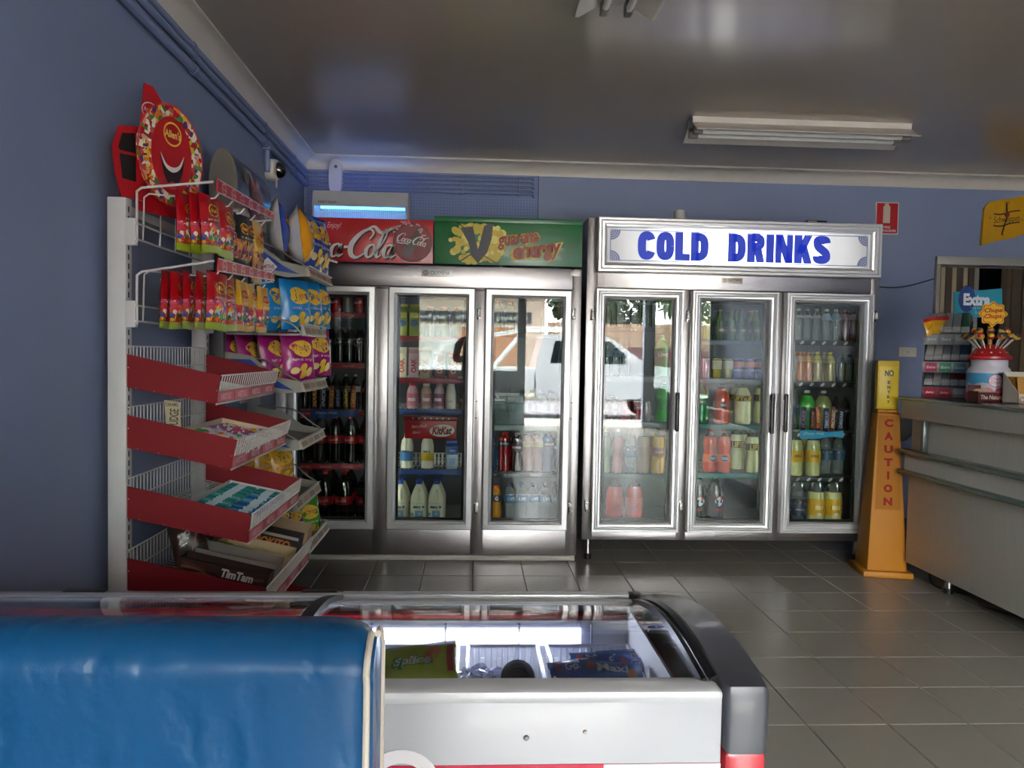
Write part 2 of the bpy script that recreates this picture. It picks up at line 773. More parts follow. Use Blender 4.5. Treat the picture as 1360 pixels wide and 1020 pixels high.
sweep('trim_1', (XL, YF, 0), (XL, YB, 0), (1, 0, 0))
sweep('trim_2', (XL, YB, 0), (XR, YB, 0), (0, -1, 0))
sweep('trim_3', (XR, YF, 0), (XR, YB, 0), (-1, 0, 0))
g = G(); g.box(1.0 + 1.5, DX - .05, YB - .016, YB, 0, .11, bev=.003); g.box(-1.2, 2.5, YB - .016, YB, 0, .11, bev=.003)
struct(g.obj('baseboard_back', M('#3e4a66', .5)))

# perforated board fixed on the back wall
pb = bpy.data.materials.new('perforated_board')
pb.use_nodes = True
t = pb.node_tree
b = t.nodes['Principled BSDF']
b.inputs['Roughness'].default_value = .5
tc = t.nodes.new('ShaderNodeTexCoord')
vm = t.nodes.new('ShaderNodeVectorMath'); vm.operation = 'SCALE'; vm.inputs['Scale'].default_value = 1 / .021
t.links.new(tc.outputs['Object'], vm.inputs[0])
fr = t.nodes.new('ShaderNodeVectorMath'); fr.operation = 'FRACTION'
t.links.new(vm.outputs[0], fr.inputs[0])
sb = t.nodes.new('ShaderNodeVectorMath'); sb.operation = 'SUBTRACT'; sb.inputs[1].default_value = (.5, .5, .5)
t.links.new(fr.outputs[0], sb.inputs[0])
ml = t.nodes.new('ShaderNodeVectorMath'); ml.operation = 'MULTIPLY'; ml.inputs[1].default_value = (1, 0, 1)
t.links.new(sb.outputs[0], ml.inputs[0])
ln = t.nodes.new('ShaderNodeVectorMath'); ln.operation = 'LENGTH'
t.links.new(ml.outputs[0], ln.inputs[0])
lt = t.nodes.new('ShaderNodeMath'); lt.operation = 'LESS_THAN'; lt.inputs[1].default_value = .15
t.links.new(ln.outputs['Value'], lt.inputs[0])
mx = t.nodes.new('ShaderNodeMix'); mx.data_type = 'RGBA'
mx.inputs['A'].default_value = col('#7083ae'); mx.inputs['B'].default_value = col('#46547a')
t.links.new(lt.outputs[0], mx.inputs['Factor'])
t.links.new(mx.outputs['Result'], b.inputs['Base Color'])
PBX = at_y(714, 260, 5.49).x
g = G(); g.box(XL + .02, PBX, YB - .012, YB, .3, 2.54)
struct(g.obj('trim_4', pb))
g = G(); g.box(PBX, PBX + .008, YB - .014, YB, .3, 2.54)
struct(g.obj('trim_5', M('#4a587b', .5)))

# ---- tiled floor: every tile in view is a piece of its own
fl = bpy.data.materials.new('glazed_tile')
fl.use_nodes = True
t = fl.node_tree
b = t.nodes['Principled BSDF']
b.inputs['Roughness'].default_value = .28
oi = t.nodes.new('ShaderNodeObjectInfo')
tc = t.nodes.new('ShaderNodeTexCoord')
n = t.nodes.new('ShaderNodeTexNoise'); n.inputs['Scale'].default_value = 3; n.inputs['Detail'].default_value = 2
t.links.new(tc.outputs['Object'], n.inputs[0])
ad = t.nodes.new('ShaderNodeMath'); ad.operation = 'MULTIPLY_ADD'; ad.inputs[1].default_value = .5
t.links.new(oi.outputs['Random'], ad.inputs[0]); 
hf = t.nodes.new('ShaderNodeMath'); hf.operation = 'MULTIPLY'; hf.inputs[1].default_value = .5
t.links.new(n.outputs['Fac'], hf.inputs[0]); t.links.new(hf.outputs[0], ad.inputs[2])
mx = t.nodes.new('ShaderNodeMix'); mx.data_type = 'RGBA'
mx.inputs['A'].default_value = col('#7c786e'); mx.inputs['B'].default_value = col('#857f75')
t.links.new(ad.outputs[0], mx.inputs['Factor'])
t.links.new(mx.outputs['Result'], b.inputs['Base Color'])
mr = t.nodes.new('ShaderNodeMapRange'); mr.inputs['To Min'].default_value = .22; mr.inputs['To Max'].default_value = .27
t.links.new(n.outputs['Fac'], mr.inputs['Value']); t.links.new(mr.outputs[0], b.inputs['Roughness'])

g = G(); g.box(XL - .15, XR + .15, YF - .15, 7.6, -.12, -.004)
floor = struct(g.obj('floor', M('#2b2825', .8)))
TX, TY, TX0, TY0 = .2905, .2985, .022, 2.57


def tile_box(g, x0, x1, y0, y1):
    e = .0016
    x0, x1, y0, y1 = x0 + e, x1 - e, y0 + e, y1 - e
    c = .0025
    v = [g.bm.verts.new(p) for p in [(x0, y0, -.006), (x1, y0, -.006), (x1, y1, -.006), (x0, y1, -.006), (x0, y0, -c), (x1, y0, -c), (x1, y1, -c), (x0, y1, -c),
                                     (x0 + c, y0 + c, 0), (x1 - c, y0 + c, 0), (x1 - c, y1 - c, 0), (x0 + c, y1 - c, 0)]]
    for k in range(4):
        j = (k + 1) % 4
        g.bm.faces.new((v[k], v[j], v[4 + j], v[4 + k]))
        g.bm.faces.new((v[4 + k], v[4 + j], v[8 + j], v[8 + k]))
    g.bm.faces.new(v[8:12])


g = G(); tile_box(g, 0, TX, 0, TY)
tile_me = g.mesh('tile', fl, angle=20)
rest = G()
for i in range(-5, 16):
    for j in range(-24, 11):
        x, y = TX0 + i * TX, TY0 + j * TY
        if x > XR - .05 or y > YB - .02 or x < XL - .29 or y < YF - .3:
            continue
        if y > 1.9 and x < 3.55:
            o = bpy.data.objects.new('tile', tile_me)
            COL.objects.link(o); o.parent = floor; o.location = (x, y, 0)
        else:
            tile_box(rest, x, x + TX, y, y + TY)
stuff(rest.obj('tile_field', fl, floor, angle=20))

# ---- the room behind the strip curtain
g = G(); g.box(DX - .6, DX - .5, YB + .15, 7.6, 0, ZC); g.box(DX - .6, XR, 7.5, 7.6, 0, ZC)
struct(g.obj('wall_rear', M('#7a6240', .7)))
g = G()
fz = 2.03
g.box(DX - .005, XR, YB - .03, YB + .02, fz - .045, fz + .015, bev=.004)
g.box(DX - .005, DX + .025, YB - .03, YB + .02, 0, fz - .045, bev=.004)
struct(g.obj('door_1', M('#a8a49c', .4, .3)))
sc_ = thing('strip_curtain', 'curtain of dark brown and cream strips hanging in the back doorway', 'curtain', (DX + .5, YB + .06, 2.0))
sm = [M('#4b4034', .35, alpha=.96), M('#b3a383', .35), M('#5b4d3b', .35), M('#8f8a82', .3)]
seq = [0, 1, 0, 1, 0, 1, 0, 3, None, None, None, None, 0, 2, 0, 0, 2, 0, 0, 2, 0, 0]
x = DX + .03
for k, s in enumerate(seq):
    if s is not None:
        g = G()
        yy = YB + .05 + .012 * (k % 2)
        g.box(x, x + .048, yy, yy + .003, .05, 1.985)
        g.obj('strip', sm[s], sc_)
    x += .0425
g = G(); g.box(DX + .02, XR - .02, YB + .045, YB + .075, 1.975, 2.0); g.obj('hanging_rail', M('#77736b', .4, .5), sc_)
cbt = thing('kitchen_shelf', 'dim timber shelf unit in the room behind the strip curtain', 'shelf', (DX + .7, 7.2, 0))
for z in (.6, 1.05, 1.62):
    g = G(); g.box(DX + .1, XR - .1, 7.1, 7.45, z, z + .06, bev=.004); g.obj('shelf_board', M('#b08a52', .5), cbt)
for xx in (DX + .1, XR - .16):
    g = G(); g.box(xx, xx + .05, 7.1, 7.45, 0, 1.68); g.obj('side_panel', M('#8d6b3c', .5), cbt)

# ---- shop front: glazing behind the camera
ALU = M('#b8bbbf', .35, .8)
for k, (x0, x1, z0, z1) in enumerate([(-1.0, .84, .93, 2.5), (3.2, 4.3, .5, 2.5)]):
    g = G()
    for a, b_, c_, d_ in [(x0, x1, z0, z0 + .05), (x0, x1, z1 - .05, z1), (x0, x0 + .05, z0 + .05, z1 - .05), (x1 - .05, x1, z0 + .05, z1 - .05)]:
        g.box(a, b_, YF - .1, YF - .04, c_, d_)
    o = struct(g.obj('window_%d' % (k + 1), ALU))
    g = G(); g.box(x0 + .05, x1 - .05, YF - .074, YF - .068, z0 + .05, z1 - .05)
    g.obj('pane', glass(), o)

# ================================================================== THE STREET (seen only in the glass doors' reflections)
CONC = M('#98958e', .8, vary=.1, vscale=3)
g = G(); g.box(-14, 16, -6.6, YF - .15, -.3, -.05)
struct(g.obj('footpath', CONC))
g = G(); g.box(-14, 16, -15, -6.6, -.4, -.18)
struct(g.obj('road', M('#77757a', .85, vary=.15, vscale=30)))
g = G(); g.box(-14, 16, -30, -15, -.4, -.05)
struct(g.obj('ground_verge', M('#a5a193', .9)))
# building over the road
bd = thing('office_building', 'pale building across the road with a dark lettered fascia', 'building', (-3, -22, 0))
g = G(); g.box(-9, 2.6, -24, -18.6, -.05, 3.35); g.obj('wall', M('#cbb9a6', .8), bd)
g = G(); g.box(-9.1, 2.7, -24, -18.2, 3.4, 3.46)
for k in range(60):
    g.box(-9.1 + k * .197, -9.0 + k * .197, -18.25, -18.15, 3.35, 3.75)
g.obj('roof', M('#a9b4c0', .5, .4), bd)
g = G(); g.box(-9, 2.1, -18.6, -18.5, 2.42, 2.8); fa = g.obj('fascia_sign', M('#2d3138', .5), bd)
for s, x0, w in (('Bookkeeping  •  Virtual Office', 1.95, 2.6), ('Training Room Hire  •  Virtual Office', -.8, 3.0)):
    (sh, tw) = text2d(s)
    k = w / tw
    g = G(); g.shape(xf(sh, k, k), lambda a, b_, X=x0: Vector((X - a, -18.49, 2.53 + b_)))
    g.obj('lettering', M('#f0efea', .5), fa)
for x0, x1, c_ in ((-8, -5.6, '#3a4148'), (-5.2, -2.6, '#4a3c34'), (-1.9, -.6, '#d9d6d0'), (-.4, 1.9, '#b57b55')):
    g = G(); g.box(x0, x1, -18.62, -18.55, .1, 2.25); w_ = g.obj('window', M(c_, .2), bd)
    g = G(); g.box(x0 - .05, x1 + .05, -18.6, -18.52, 2.25, 2.32); g.obj('window_head', M('#e6e2da', .5), w_)
# timber fence and red fence
fc = thing('timber_fence', 'tall timber paling fence across the road', 'fence', (7, -19.5, 0))
for k in range(60):
    g = G(); g.box(2.8 + k * .16, 2.95 + k * .16, -19.5, -19.46, -.05, 2.5 + .02 * math.sin(k * 7)); g.obj('paling', M(('#b79a80', '#a88b72', '#c2a78e')[k % 3], .8), fc)
rf = thing('wavy_fence', 'low maroon fence with a wavy top in front of the palings', 'fence', (7, -18, 0))
for k in range(9):
    g = G()
    x0 = 3.4 + k * 1.0
    g.prism([(x0, -18, -.05), (x0 + .97, -18, -.05)] + [(x0 + .97 - .97 * q / 8, -18, 1.5 + .12 * math.sin(PI * q / 8)) for q in range(9)], (0, .04, 0))
    g.obj('fence_panel', M('#5b3236', .6), rf)


def tree(x, y, h, r, label, c1, c2, seed):
    rd = random.Random(seed)
    tr_ = thing('street_tree', label, 'tree', (x, y, -.05))
    g = G(); g.tube([(0, 0, 0), (.1, 0, h * .3), (-.05, .1, h * .6)], [.22, .17, .1], 8); g.obj('trunk', M('#6a5444', .9), tr_, w=False)
    g = G()
    for k in range(1500):
        a, b_, q = rd.uniform(0, 2 * PI), math.acos(rd.uniform(-1, 1)), rd.uniform(.5, 1) ** .5
        p = Vector((math.cos(a) * math.sin(b_) * r * q, math.sin(a) * math.sin(b_) * r * q, h * .66 + math.cos(b_) * h * .34 * q))
        s = rd.uniform(.12, .3)
        u = Vector((rd.gauss(0, 1), rd.gauss(0, 1), rd.gauss(0, 1))).normalized() * s
        v = Vector((rd.gauss(0, 1), rd.gauss(0, 1), rd.gauss(0, 1))).normalized() * s * .6
        g.poly([p - u, p + v, p + u, p - v], mi=k % 2)
    stuff(g.obj('foliage', [M(c1, .7), M(c2, .7)], tr_, w=False))


tree(4.6, -22, 7.5, 1.9, 'dark leafy tree beside the pale building across the road', '#22331a', '#30452a', 1)
tree(6.9, -27.5, 7.0, 2.0, 'dark tree behind the paling fence, thick low crown', '#1e2d18', '#2a3d20', 2)
tree(9.1, -21.8, 8.0, 2.3, 'lighter green tree behind the paling fence, tall crown', '#3c5a28', '#4c6b2e', 3)
tree(14.5, -23, 8.0, 2.6, 'broad bright green tree at the far end of the fence', '#4a6f2c', '#5b8138', 4)

# white utility car parked at the kerb, side on
ut = thing('utility_truck', 'white crew cab utility truck with a ladder rack, parked outside', 'car', (1.4, -8.8, -.18))
CARW = M('#eceff1', .2, coat=.6)
CGL = M('#20282c', .08)
y0, y1 = -9.7, -7.9


def side_poly(pts, ya, yb, name, m, par):
    g = G(); g.prism([(x, ya, z) for x, z in pts], (0, yb - ya, 0))
    return g.obj(name, m, par)


side_poly([(1.45, .3), (5.0, .3), (5.12, .55), (5.05, .9), (4.8, 1.0), (3.95, 1.1), (3.15, 1.66), (2.9, 1.74), (1.6, 1.74), (1.42, 1.05)], y0, y1, 'cab', CARW, ut)
g = G(); g.box(-1.2, 1.4, y0, y1, .45, .98, bev=.03); g.obj('tray', CARW, ut)
for x in (.8, 4.2):
    for ya, yb in ((y1 - .2, y1 + .02), (y0 - .02, y0 + .2)):
        g = G(); g.lathe([(.3, 0), (.34, .03), (.34, .17), (.3, .2)], 20, (x, 0, .16), axis=Matrix.Translation((0, yb, 0)) @ Matrix.Rotation(PI / 2, 4, 'X'))
        w_ = g.obj('wheel', M('#1b1b1c', .7), ut)
        g = G(); g.lathe([(.0, 0), (.2, .0), (.2, .02), (0, .02)], 14, (x, 0, .16), axis=Matrix.Translation((0, yb + .005, 0)) @ Matrix.Rotation(PI / 2, 4, 'X'))
        g.obj('hub', M('#b9bcc0', .3, .8), w_)
    side_poly([(x + .42, .3)] + [(x + .42 * math.cos(a * PI / 8), .16 + .42 * math.sin(a * PI / 8)) for a in range(1, 8)] + [(x - .42, .3)], y1, y1 + .012, 'wheel_arch', BLACK, ut)
side_poly([(1.75, 1.1), (2.6, 1.1), (2.6, 1.6), (1.85, 1.6)], y1, y1 + .01, 'window', CGL, ut)
side_poly([(2.72, 1.1), (3.7, 1.1), (3.1, 1.6), (2.72, 1.6)], y1, y1 + .01, 'window', CGL, ut)
g = G(); g.box(3.45, 3.68, y1, y1 + .2, 1.08, 1.28, bev=.03); g.obj('mirror', CARW, ut)
for x in (2.45, 3.5):
    g = G(); g.box(x - .1, x + .1, y1, y1 + .03, .95, .99); g.obj('handle', CARW, ut)
g = G()
for ya in (y0 + .1, y1 - .1):
    g.tube([(-1.0, ya, .98), (-.7, ya, 1.5), (1.3, ya, 1.88), (3.0, ya, 1.88)], .035, 8)
    g.tube([(.5, ya, .98), (1.2, ya, 1.84)], .03, 8)
for x in (-.6, .4, 1.5, 2.6):
    z = 1.5 + (x + .7) * .19 if x < 1.3 else 1.88
    g.tube([(x, y0 + .1, z), (x, y1 - .1, z)], .025, 8)
g.obj('ladder_rack', M('#f2f3f2', .4), ut)

# ================================================================== PIPES, CEILING LIGHTS, SMALL WALL THINGS
for k, (z, off, lb) in enumerate([(2.525, .016, 'topmost blue painted conduit running along the left wall under the cornice'),
                                  (2.487, .016, 'middle blue painted conduit of three along the left wall'),
                                  (2.43, .018, 'lowest and thickest blue conduit of three along the left wall')]):
    g = G(); r = (.012, .014, .019)[k]
    g.tube([(XL + off + .006, YF + .02, z), (XL + off + .006, YB - .03, z)], r, 8)
    pp = thing('conduit', lb, 'pipe', (XL + off, 1.6, z), 'conduits under the left cornice')
    g.obj('pipe', PIPE, pp)
    for y in (.9, 2.1, 3.3, 4.4, 5.1):
        g = G(); g.lathe([(r * 1.3, -.012), (r * 1.3, .012)], 8, (XL + off + .006, y, z), axis=Matrix.Rotation(PI / 2, 4, 'X')); g.obj('clip', PIPE, pp)
p_ = at_x(355, 190, XL + .02)
dp = thing('conduit_drop', 'short vertical blue conduit dropping from the left wall pipes to the camera', 'pipe', (XL + .02, p_.y, 2.3))
g = G(); g.tube([(XL + .02, p_.y, 2.42), (XL + .02, p_.y, 2.28)], .016, 8); g.obj('pipe', PIPE, dp)
g = G(); g.box(XL, XL + .045, p_.y - .025, p_.y + .025, 2.40, 2.445, bev=.006); g.obj('junction', PIPE, dp)
for k in range(5):
    z = 2.522 - k * .03
    x1 = PBX - .03
    cd_ = thing('back_wall_conduit', '%s thin blue conduit from the top, running across the perforated board' % ORD[k], 'pipe', (-.4, YB - .03, z), 'thin conduits on the perforated board')
    pts = [(XL + .04, YB - .03, z), (x1 - .03, YB - .03, z), (x1 - .006, YB - .03, z - .004), (x1, YB - .024, z - .012), (x1, YB - .013, z - .013)]
    g = G(); g.tube(pts, .0085, 7); g.obj('pipe', PIPE, cd_)
    for x in (-.75, -.1, .3):
        g = G(); g.box(x, x + .014, YB - .041, YB - .012, z - .011, z + .011, bev=.003); g.obj('clip', PIPE, cd_)

LW = M('#d8d2c6', .35)
TUBE = M('#ece9e2', .25)


def batten(name, label, x0, x1, y0, y1, along):
    th = thing(name, label, 'ceiling light', ((x0 + x1) / 2, (y0 + y1) / 2, ZC))
    L = (x1 - x0) if along == 'x' else (y1 - y0)
    cx, cy_ = (x0 + x1) / 2, (y0 + y1) / 2

    def P(s, d, z):
        return Vector((cx + s, cy_ + d, z)) if along == 'x' else Vector((cx + d, cy_ + s, z))
    h = L / 2
    V = P(1, 0, 0) - P(0, 0, 0)
    prof = [(-.05, ZC), (.05, ZC), (.045, ZC - .045), (-.045, ZC - .045)]
    g = G(); g.prism([P(-h, d, z) for d, z in prof], V * L); g.obj('spine', LW, th)
    for s in (-1, 1):
        g = G()
        pr = [(s * .045, ZC - .03), (s * .047, ZC - .045), (s * .135, ZC - .098), (s * .15, ZC - .098), (s * .152, ZC - .094), (s * .135, ZC - .094)]
        g.prism([P(-h, d, z) for d, z in pr], V * L); g.obj('reflector_wing', LW, th)
        g = G()
        a, b_ = P(-h + .04, s * .045, ZC - .082), P(h - .04, s * .045, ZC - .082)
        g.tube([a, b_], .0135, 10); tb = g.obj('tube', TUBE, th)
        for e in (-h + .02, h - .045):
            g = G(); q = P(e, s * .045, ZC - .075); w_ = P(e + .025, s * .045, ZC - .045)
            g.box(min(q.x, w_.x) - .014, max(q.x, w_.x) + .014, min(q.y, w_.y) - .014, max(q.y, w_.y) + .014, ZC - .097, ZC - .045, bev=.004)
            g.obj('lamp_holder', M('#77736c', .5), th)
    return th


fx0 = at_y(917, 178, 4.36).x
batten('fluorescent_batten', 'unlit twin tube ceiling light running across in front of the fridges', fx0, fx0 + 1.27, 4.22, 4.52, 'x')
batten('fluorescent_batten', 'unlit twin tube ceiling light seen end on at top of picture', .36, .66, 1.62, 2.9, 'y')

# dome camera on the left wall
p_ = at_x(366, 226, XL + .05)
dc = thing('dome_camera', 'white security camera with a black dome on the left wall', 'camera', (XL, p_.y, p_.z))
R90 = Matrix.Rotation(PI / 2, 4, 'Y')
g = G(); g.lathe([(.058, 0), (.062, .01), (.062, .05), (.055, .062), (.05, .064)], 24, p_ - Vector((.05, 0, 0)), axis=R90); g.obj('housing', M('#cfcac0', .4), dc)
g = G(); g.lathe([(.046, 0), (.044, .02), (.034, .036), (.018, .045), (0, .048)], 24, p_ + Vector((.013, 0, 0)), axis=R90); g.obj('dome', M('#08080a', .05, coat=1), dc)
g = G(); g.box(p_.x + .0, p_.x + .01, p_.y - .012, p_.y + .012, p_.z - .1, p_.z - .05, bev=.003); g.obj('bracket', M('#cfcac0', .4), dc)

# air freshener on the back wall
p_ = at_y(446, 236, YB - .05)
af = thing('air_freshener', 'slim white rounded dispenser standing on the insect killer in the corner', 'dispenser', (p_.x, YB - .05, p_.z - .11))
g = G(); g.prism([(p_.x + .045 * math.copysign(abs(math.cos(a)) ** .6, math.cos(a)), YB - .075, p_.z + .125 * math.copysign(abs(math.sin(a)) ** .8, math.sin(a))) for a in [2 * PI * k / 28 for k in range(28)]], (0, .06, 0))
g.obj('body', M('#c9c7c4', .35), af, angle=50)
g = G(); g.lathe([(.0, 0), (.011, 0), (.011, .006), (0, .006)], 14, (p_.x + .004, YB - .075, p_.z + .07), axis=Matrix.Rotation(PI / 2, 4, 'X')); g.obj('nozzle', M('#6d6a66', .3, .6), af)
# electric insect killer
a, b_ = at_y(416, 253, 5.2), at_y(542, 290, 5.2)
ik = thing('insect_killer', 'white insect killer with a pale blue grille above the red banner', 'insect killer', (a.x, 5.2, b_.z - .06))
x0, x1, z1, z0 = a.x, b_.x, a.z, b_.z - .05
g = G(); g.prism([(x0, 5.16, z1 - .095), (x0, 5.19, z1), (x0, 5.196, z1), (x0, 5.166, z1 - .095)], (x1 - x0, 0, 0))
g.box(x0, x1, 5.166, 5.19, z1 - .1, z1 - .094)
g.box(x0, x1, 5.18, 5.36, z0 - .02, z0 + .01)
for xa in (x0, x1 - .012):
    g.prism([(xa, 5.17, z1 - .095), (xa, 5.19, z1), (xa, 5.37, z1), (xa, 5.37, z0), (xa, 5.18, z0)], (.012, 0, 0))
g.obj('casing', M('#c6c6c4', .35), ik)
g = G(); g.box(x0 + .01, x1 - .01, 5.36, 5.37, z0, z1); g.obj('back_plate', M('#bdb7a8', .5), ik)
for k in range(44):
    xx = x0 + .02 + k * (x1 - x0 - .04) / 43
    g = G(); g.box(xx - .0016, xx + .0016, 5.19, 5.195, z0, z1 - .095); g.obj('grille_bar', M('#d2dbe2', .4), ik)
for q in (.045, .085):
    g = G(); g.box(x0, x1, 5.196, 5.2, z1 - .095 - q, z1 - .091 - q); g.obj('grille_rail', M('#d2dbe2', .4), ik)
for yy, zz, c_ in ((5.25, z1 - .075, '#6a70ff'), (5.31, z1 - .085, '#58b8ff')):
    g = G(); g.tube([(x0 + .03, yy, zz), (x1 - .03, yy, zz)], .012, 8); g.obj('lamp_tube', emit(c_, 3.0), ik)
g = G(); sh = tfit('INSECT KILLER', .12, .014); g.shape(sh, front(x0 + .1, 5.162, z1 - .08, .003)); g.obj('lettering', M('#444444', .5), ik)

# ================================================================== DISPLAY FRIDGES
ST = steel('#aaa5a3', .3)
STV = steel('#aaa5a3', .3, True)
ALF = M('#dcdcdb', .28, .55)
CHROME = M('#d6d6d4', .15, 1.0)
PANE = glass('#f0f4f2', 1.5)
Y0, Y1 = 4.70, 5.44


def frame_mesh(g, x0, x1, z0, z1, prof, mi=0):
    """mitred rectangular frame; prof = (inset, y)"""
    rings = []
    for d, y in prof:
        rings.append([g.bm.verts.new(p) for p in ((x0 + d, y, z0 + d), (x1 - d, y, z0 + d), (x1 - d, y, z1 - d), (x0 + d, y, z1 - d))])
    for a, b_ in zip(rings, rings[1:]):
        for k in range(4):
            f = g.bm.faces.new((a[k], a[(k + 1) % 4], b_[(k + 1) % 4], b_[k]))
            f.material_index = mi


PROF_L = [(0, 4.70), (0, 4.668), (.006, 4.658), (.036, 4.656), (.042, 4.664), (.05, 4.668), (.054, 4.69), (.054, 4.70), (0, 4.70)]
PROF_R = [(0, 4.70), (0, 4.66), (.004, 4.652), (.014, 4.652), (.017, 4.657), (.02, 4.652), (.03, 4.65), (.033, 4.656), (.036, 4.65), (.046, 4.652), (.049, 4.659), (.052, 4.654), (.06, 4.66), (.064, 4.69), (.064, 4.70), (0, 4.70)]


def hinge(root, x, z, side):
    g = G()
    g.box(x - .012, x + .012, 4.672, 4.70, z - .036, z + .036, bev=.005)
    h = g.obj('hinge', CHROME, root)
    g = G(); g.box(x - .007 + side * .004, x + .009 + side * .004, 4.655, 4.674, z - .02, z + .02, bev=.004); g.obj('hinge_cap', M('#e6e4df', .3), h)
    for q in (-.028, .028):
        g = G(); g.lathe([(0, 0), (.006, 0), (.006, .004), (0, .004)], 8, (x, 4.672, z + q), axis=Matrix.Rotation(PI / 2, 4, 'X')); g.obj('screw', M('#55534f', .3, .8), h)


def fridge(label, x0, x1, z0, zt, zb_open, zt_open, mull, doors, prof, liner):
    root = thing('display_fridge', label, 'fridge', ((x0 + x1) / 2, Y0, 0), 'glass door drinks fridges')
    L_ = M(liner, .35)
    g = G()
    g.box(x0, x0 + .03, Y0 + .06, Y1, z0, zt); g.box(x1 - .03, x1, Y0 + .06, Y1, z0, zt)
    g.box(x0 + .03, x1 - .03, Y1 - .03, Y1, z0, zt)
    g.box(x0 + .03, x1 - .03, Y0 + .06, Y1 - .03, zt - .03, zt)
    g.obj('cabinet_shell', STV, root)
    g = G()
    g.box(x0 + .03, x0 + .04, Y0 + .06, Y1 - .04, zb_open, zt_open + .06); g.box(x1 - .04, x1 - .03, Y0 + .06, Y1 - .04, zb_open, zt_open + .06)
    g.box(x0 + .03, x1 - .03, Y1 - .04, Y1 - .03, zb_open, zt_open + .06)
    g.box(x0 + .03, x1 - .03, Y0 + .06, Y1 - .03, zt_open + .05, zt_open + .06)
    g.obj('liner', L_, root)
    g = G(); g.box(x0 + .03, x1 - .03, Y0 + .06, Y1 - .03, zb_open - .05, zb_open - .004); g.obj('inner_floor', M('#a9aaa8', .35, .3), root)
    for a, b_ in mull:
        g = G(); g.box(a, b_, Y0, Y0 + .06, z0, zt_open, bev=.003); g.obj('mullion', STV, root)
    for (a, _), (_, b_) in zip([mull[0]], [mull[-1]]):
        g = G(); g.box(a, b_, Y0 + .001, Y0 + .06, z0, zb_open + .01, bev=.003); g.obj('base_rail', ST, root)
    ds = []
    for a, b_ in doors:
        g = G(); frame_mesh(g, a, b_, zb_open - .012, zt_open - .006, prof)
        d = g.obj('door', ALF, root, angle=25)
        i = prof[-3][0]
        g = G(); g.box(a + i - .004, b_ - i + .004, 4.684, 4.688, zb_open - .012 + i - .004, zt_open - .006 - i + .004); g.obj('glass_pane', PANE, d)
        g = G(); frame_mesh(g, a + .01, b_ - .01, zb_open - .002, zt_open - .016, [(0, 4.70), (i + .004, 4.70), (i + .004, 4.715), (0, 4.715)]); g.obj('door_seal', M('#2a2b2c', .6), d)
        ds.append(d)
    return root, ds


# ---- left fridge
FLX0, FLX1 = -1.185, .66
LM = [(-1.185, -1.10), (-.597, -.505), (0.0, .08), (.59, .66)]
LD = [(-1.108, -.588), (-.512, .01), (.072, .597)]
fl_root, fl_doors = fridge('wide steel three door fridge with red and green banners on top, in the corner', FLX0, FLX1, .03, 1.80, .205, 1.672, LM, LD, PROF_L, '#63676a')
g = G(); g.box(FLX0, FLX1 - .055, Y0, Y0 + .06, 1.672, 1.80, bev=.003); g.obj('header_rail', ST, fl_root)
g = G(); g.box(FLX1 - .054, FLX1, Y0 - .002, Y0 + .06, .03, 1.80, bev=.003); g.obj('corner_post', STV, fl_root)
g = G(); g.box(FLX0, FLX1 - .01, Y0 - .012, Y1, 0, .03, bev=.004); g.obj('plinth', M('#b8b4aa', .6), fl_root)
for a, b_ in ((.01, .072), (-.588, -.512)):
    g = G(); g.box(a - .004, b_ + .004, Y0 - .003, Y0 + .002, 1.655, 1.662); g.obj('groove', BLACK, fl_root)
for px, py in ((636, 417), (632, 675), (762, 417), (757, 675)):
    p_ = at_y(px, py, 4.68); hinge(fl_root, p_.x, p_.z, 1)
for px, py in ((633, 533), (632, 555), (759, 535), (758, 556)):
    p_ = at_y(px, py, 4.70); g = G(); g.lathe([(0, 0), (.005, 0), (.005, .003), (0, .003)], 8, (p_.x, 4.70, p_.z), axis=Matrix.Rotation(PI / 2, 4, 'X')); g.obj('screw_hole', BLACK, fl_root)
# maker plates
def plate(root, px0, px1, py0, py1, s, hb, ht, y=4.70):
    a, b_ = at_y(px0, py0, y), at_y(px1, py1, y)
    g = G(); g.box(a.x, b_.x, y - .004, y, b_.z, a.z, bev=.0015); o = g.obj('maker_plate', M(hb, .35, .2), root)
    if s:
        g = G(); w, h = b_.x - a.x, a.z - b_.z
        g.shape(tfit(s, w * .62, h * .5), front((a.x + b_.x) / 2 + w * .1, y - .0045, (a.z + b_.z) / 2, .0005))
        g.shape(xf(ring(h * .34, h * .34, h * .1, 14), 1, 1, -w * .36), front((a.x + b_.x) / 2, y - .0045, (a.z + b_.z) / 2, .0005))
        g.shape(xf(rect(h * .1, h * .4), 1, 1, -w * .36), front((a.x + b_.x) / 2, y - .0045, (a.z + b_.z) / 2, .0005))
        g.obj('lettering', M(ht, .4), o)


plate(fl_root, 560, 601, 357, 368, 'OLYMPIA', '#d9d9d6', '#2a3040')
plate(fl_root, 757, 771, 360, 367, '', '#d9d6cd', '#444444')

# banners
BY = 4.672


def bxz(px, py):
    p = at_y(px, py, BY)
    return p.x, p.z


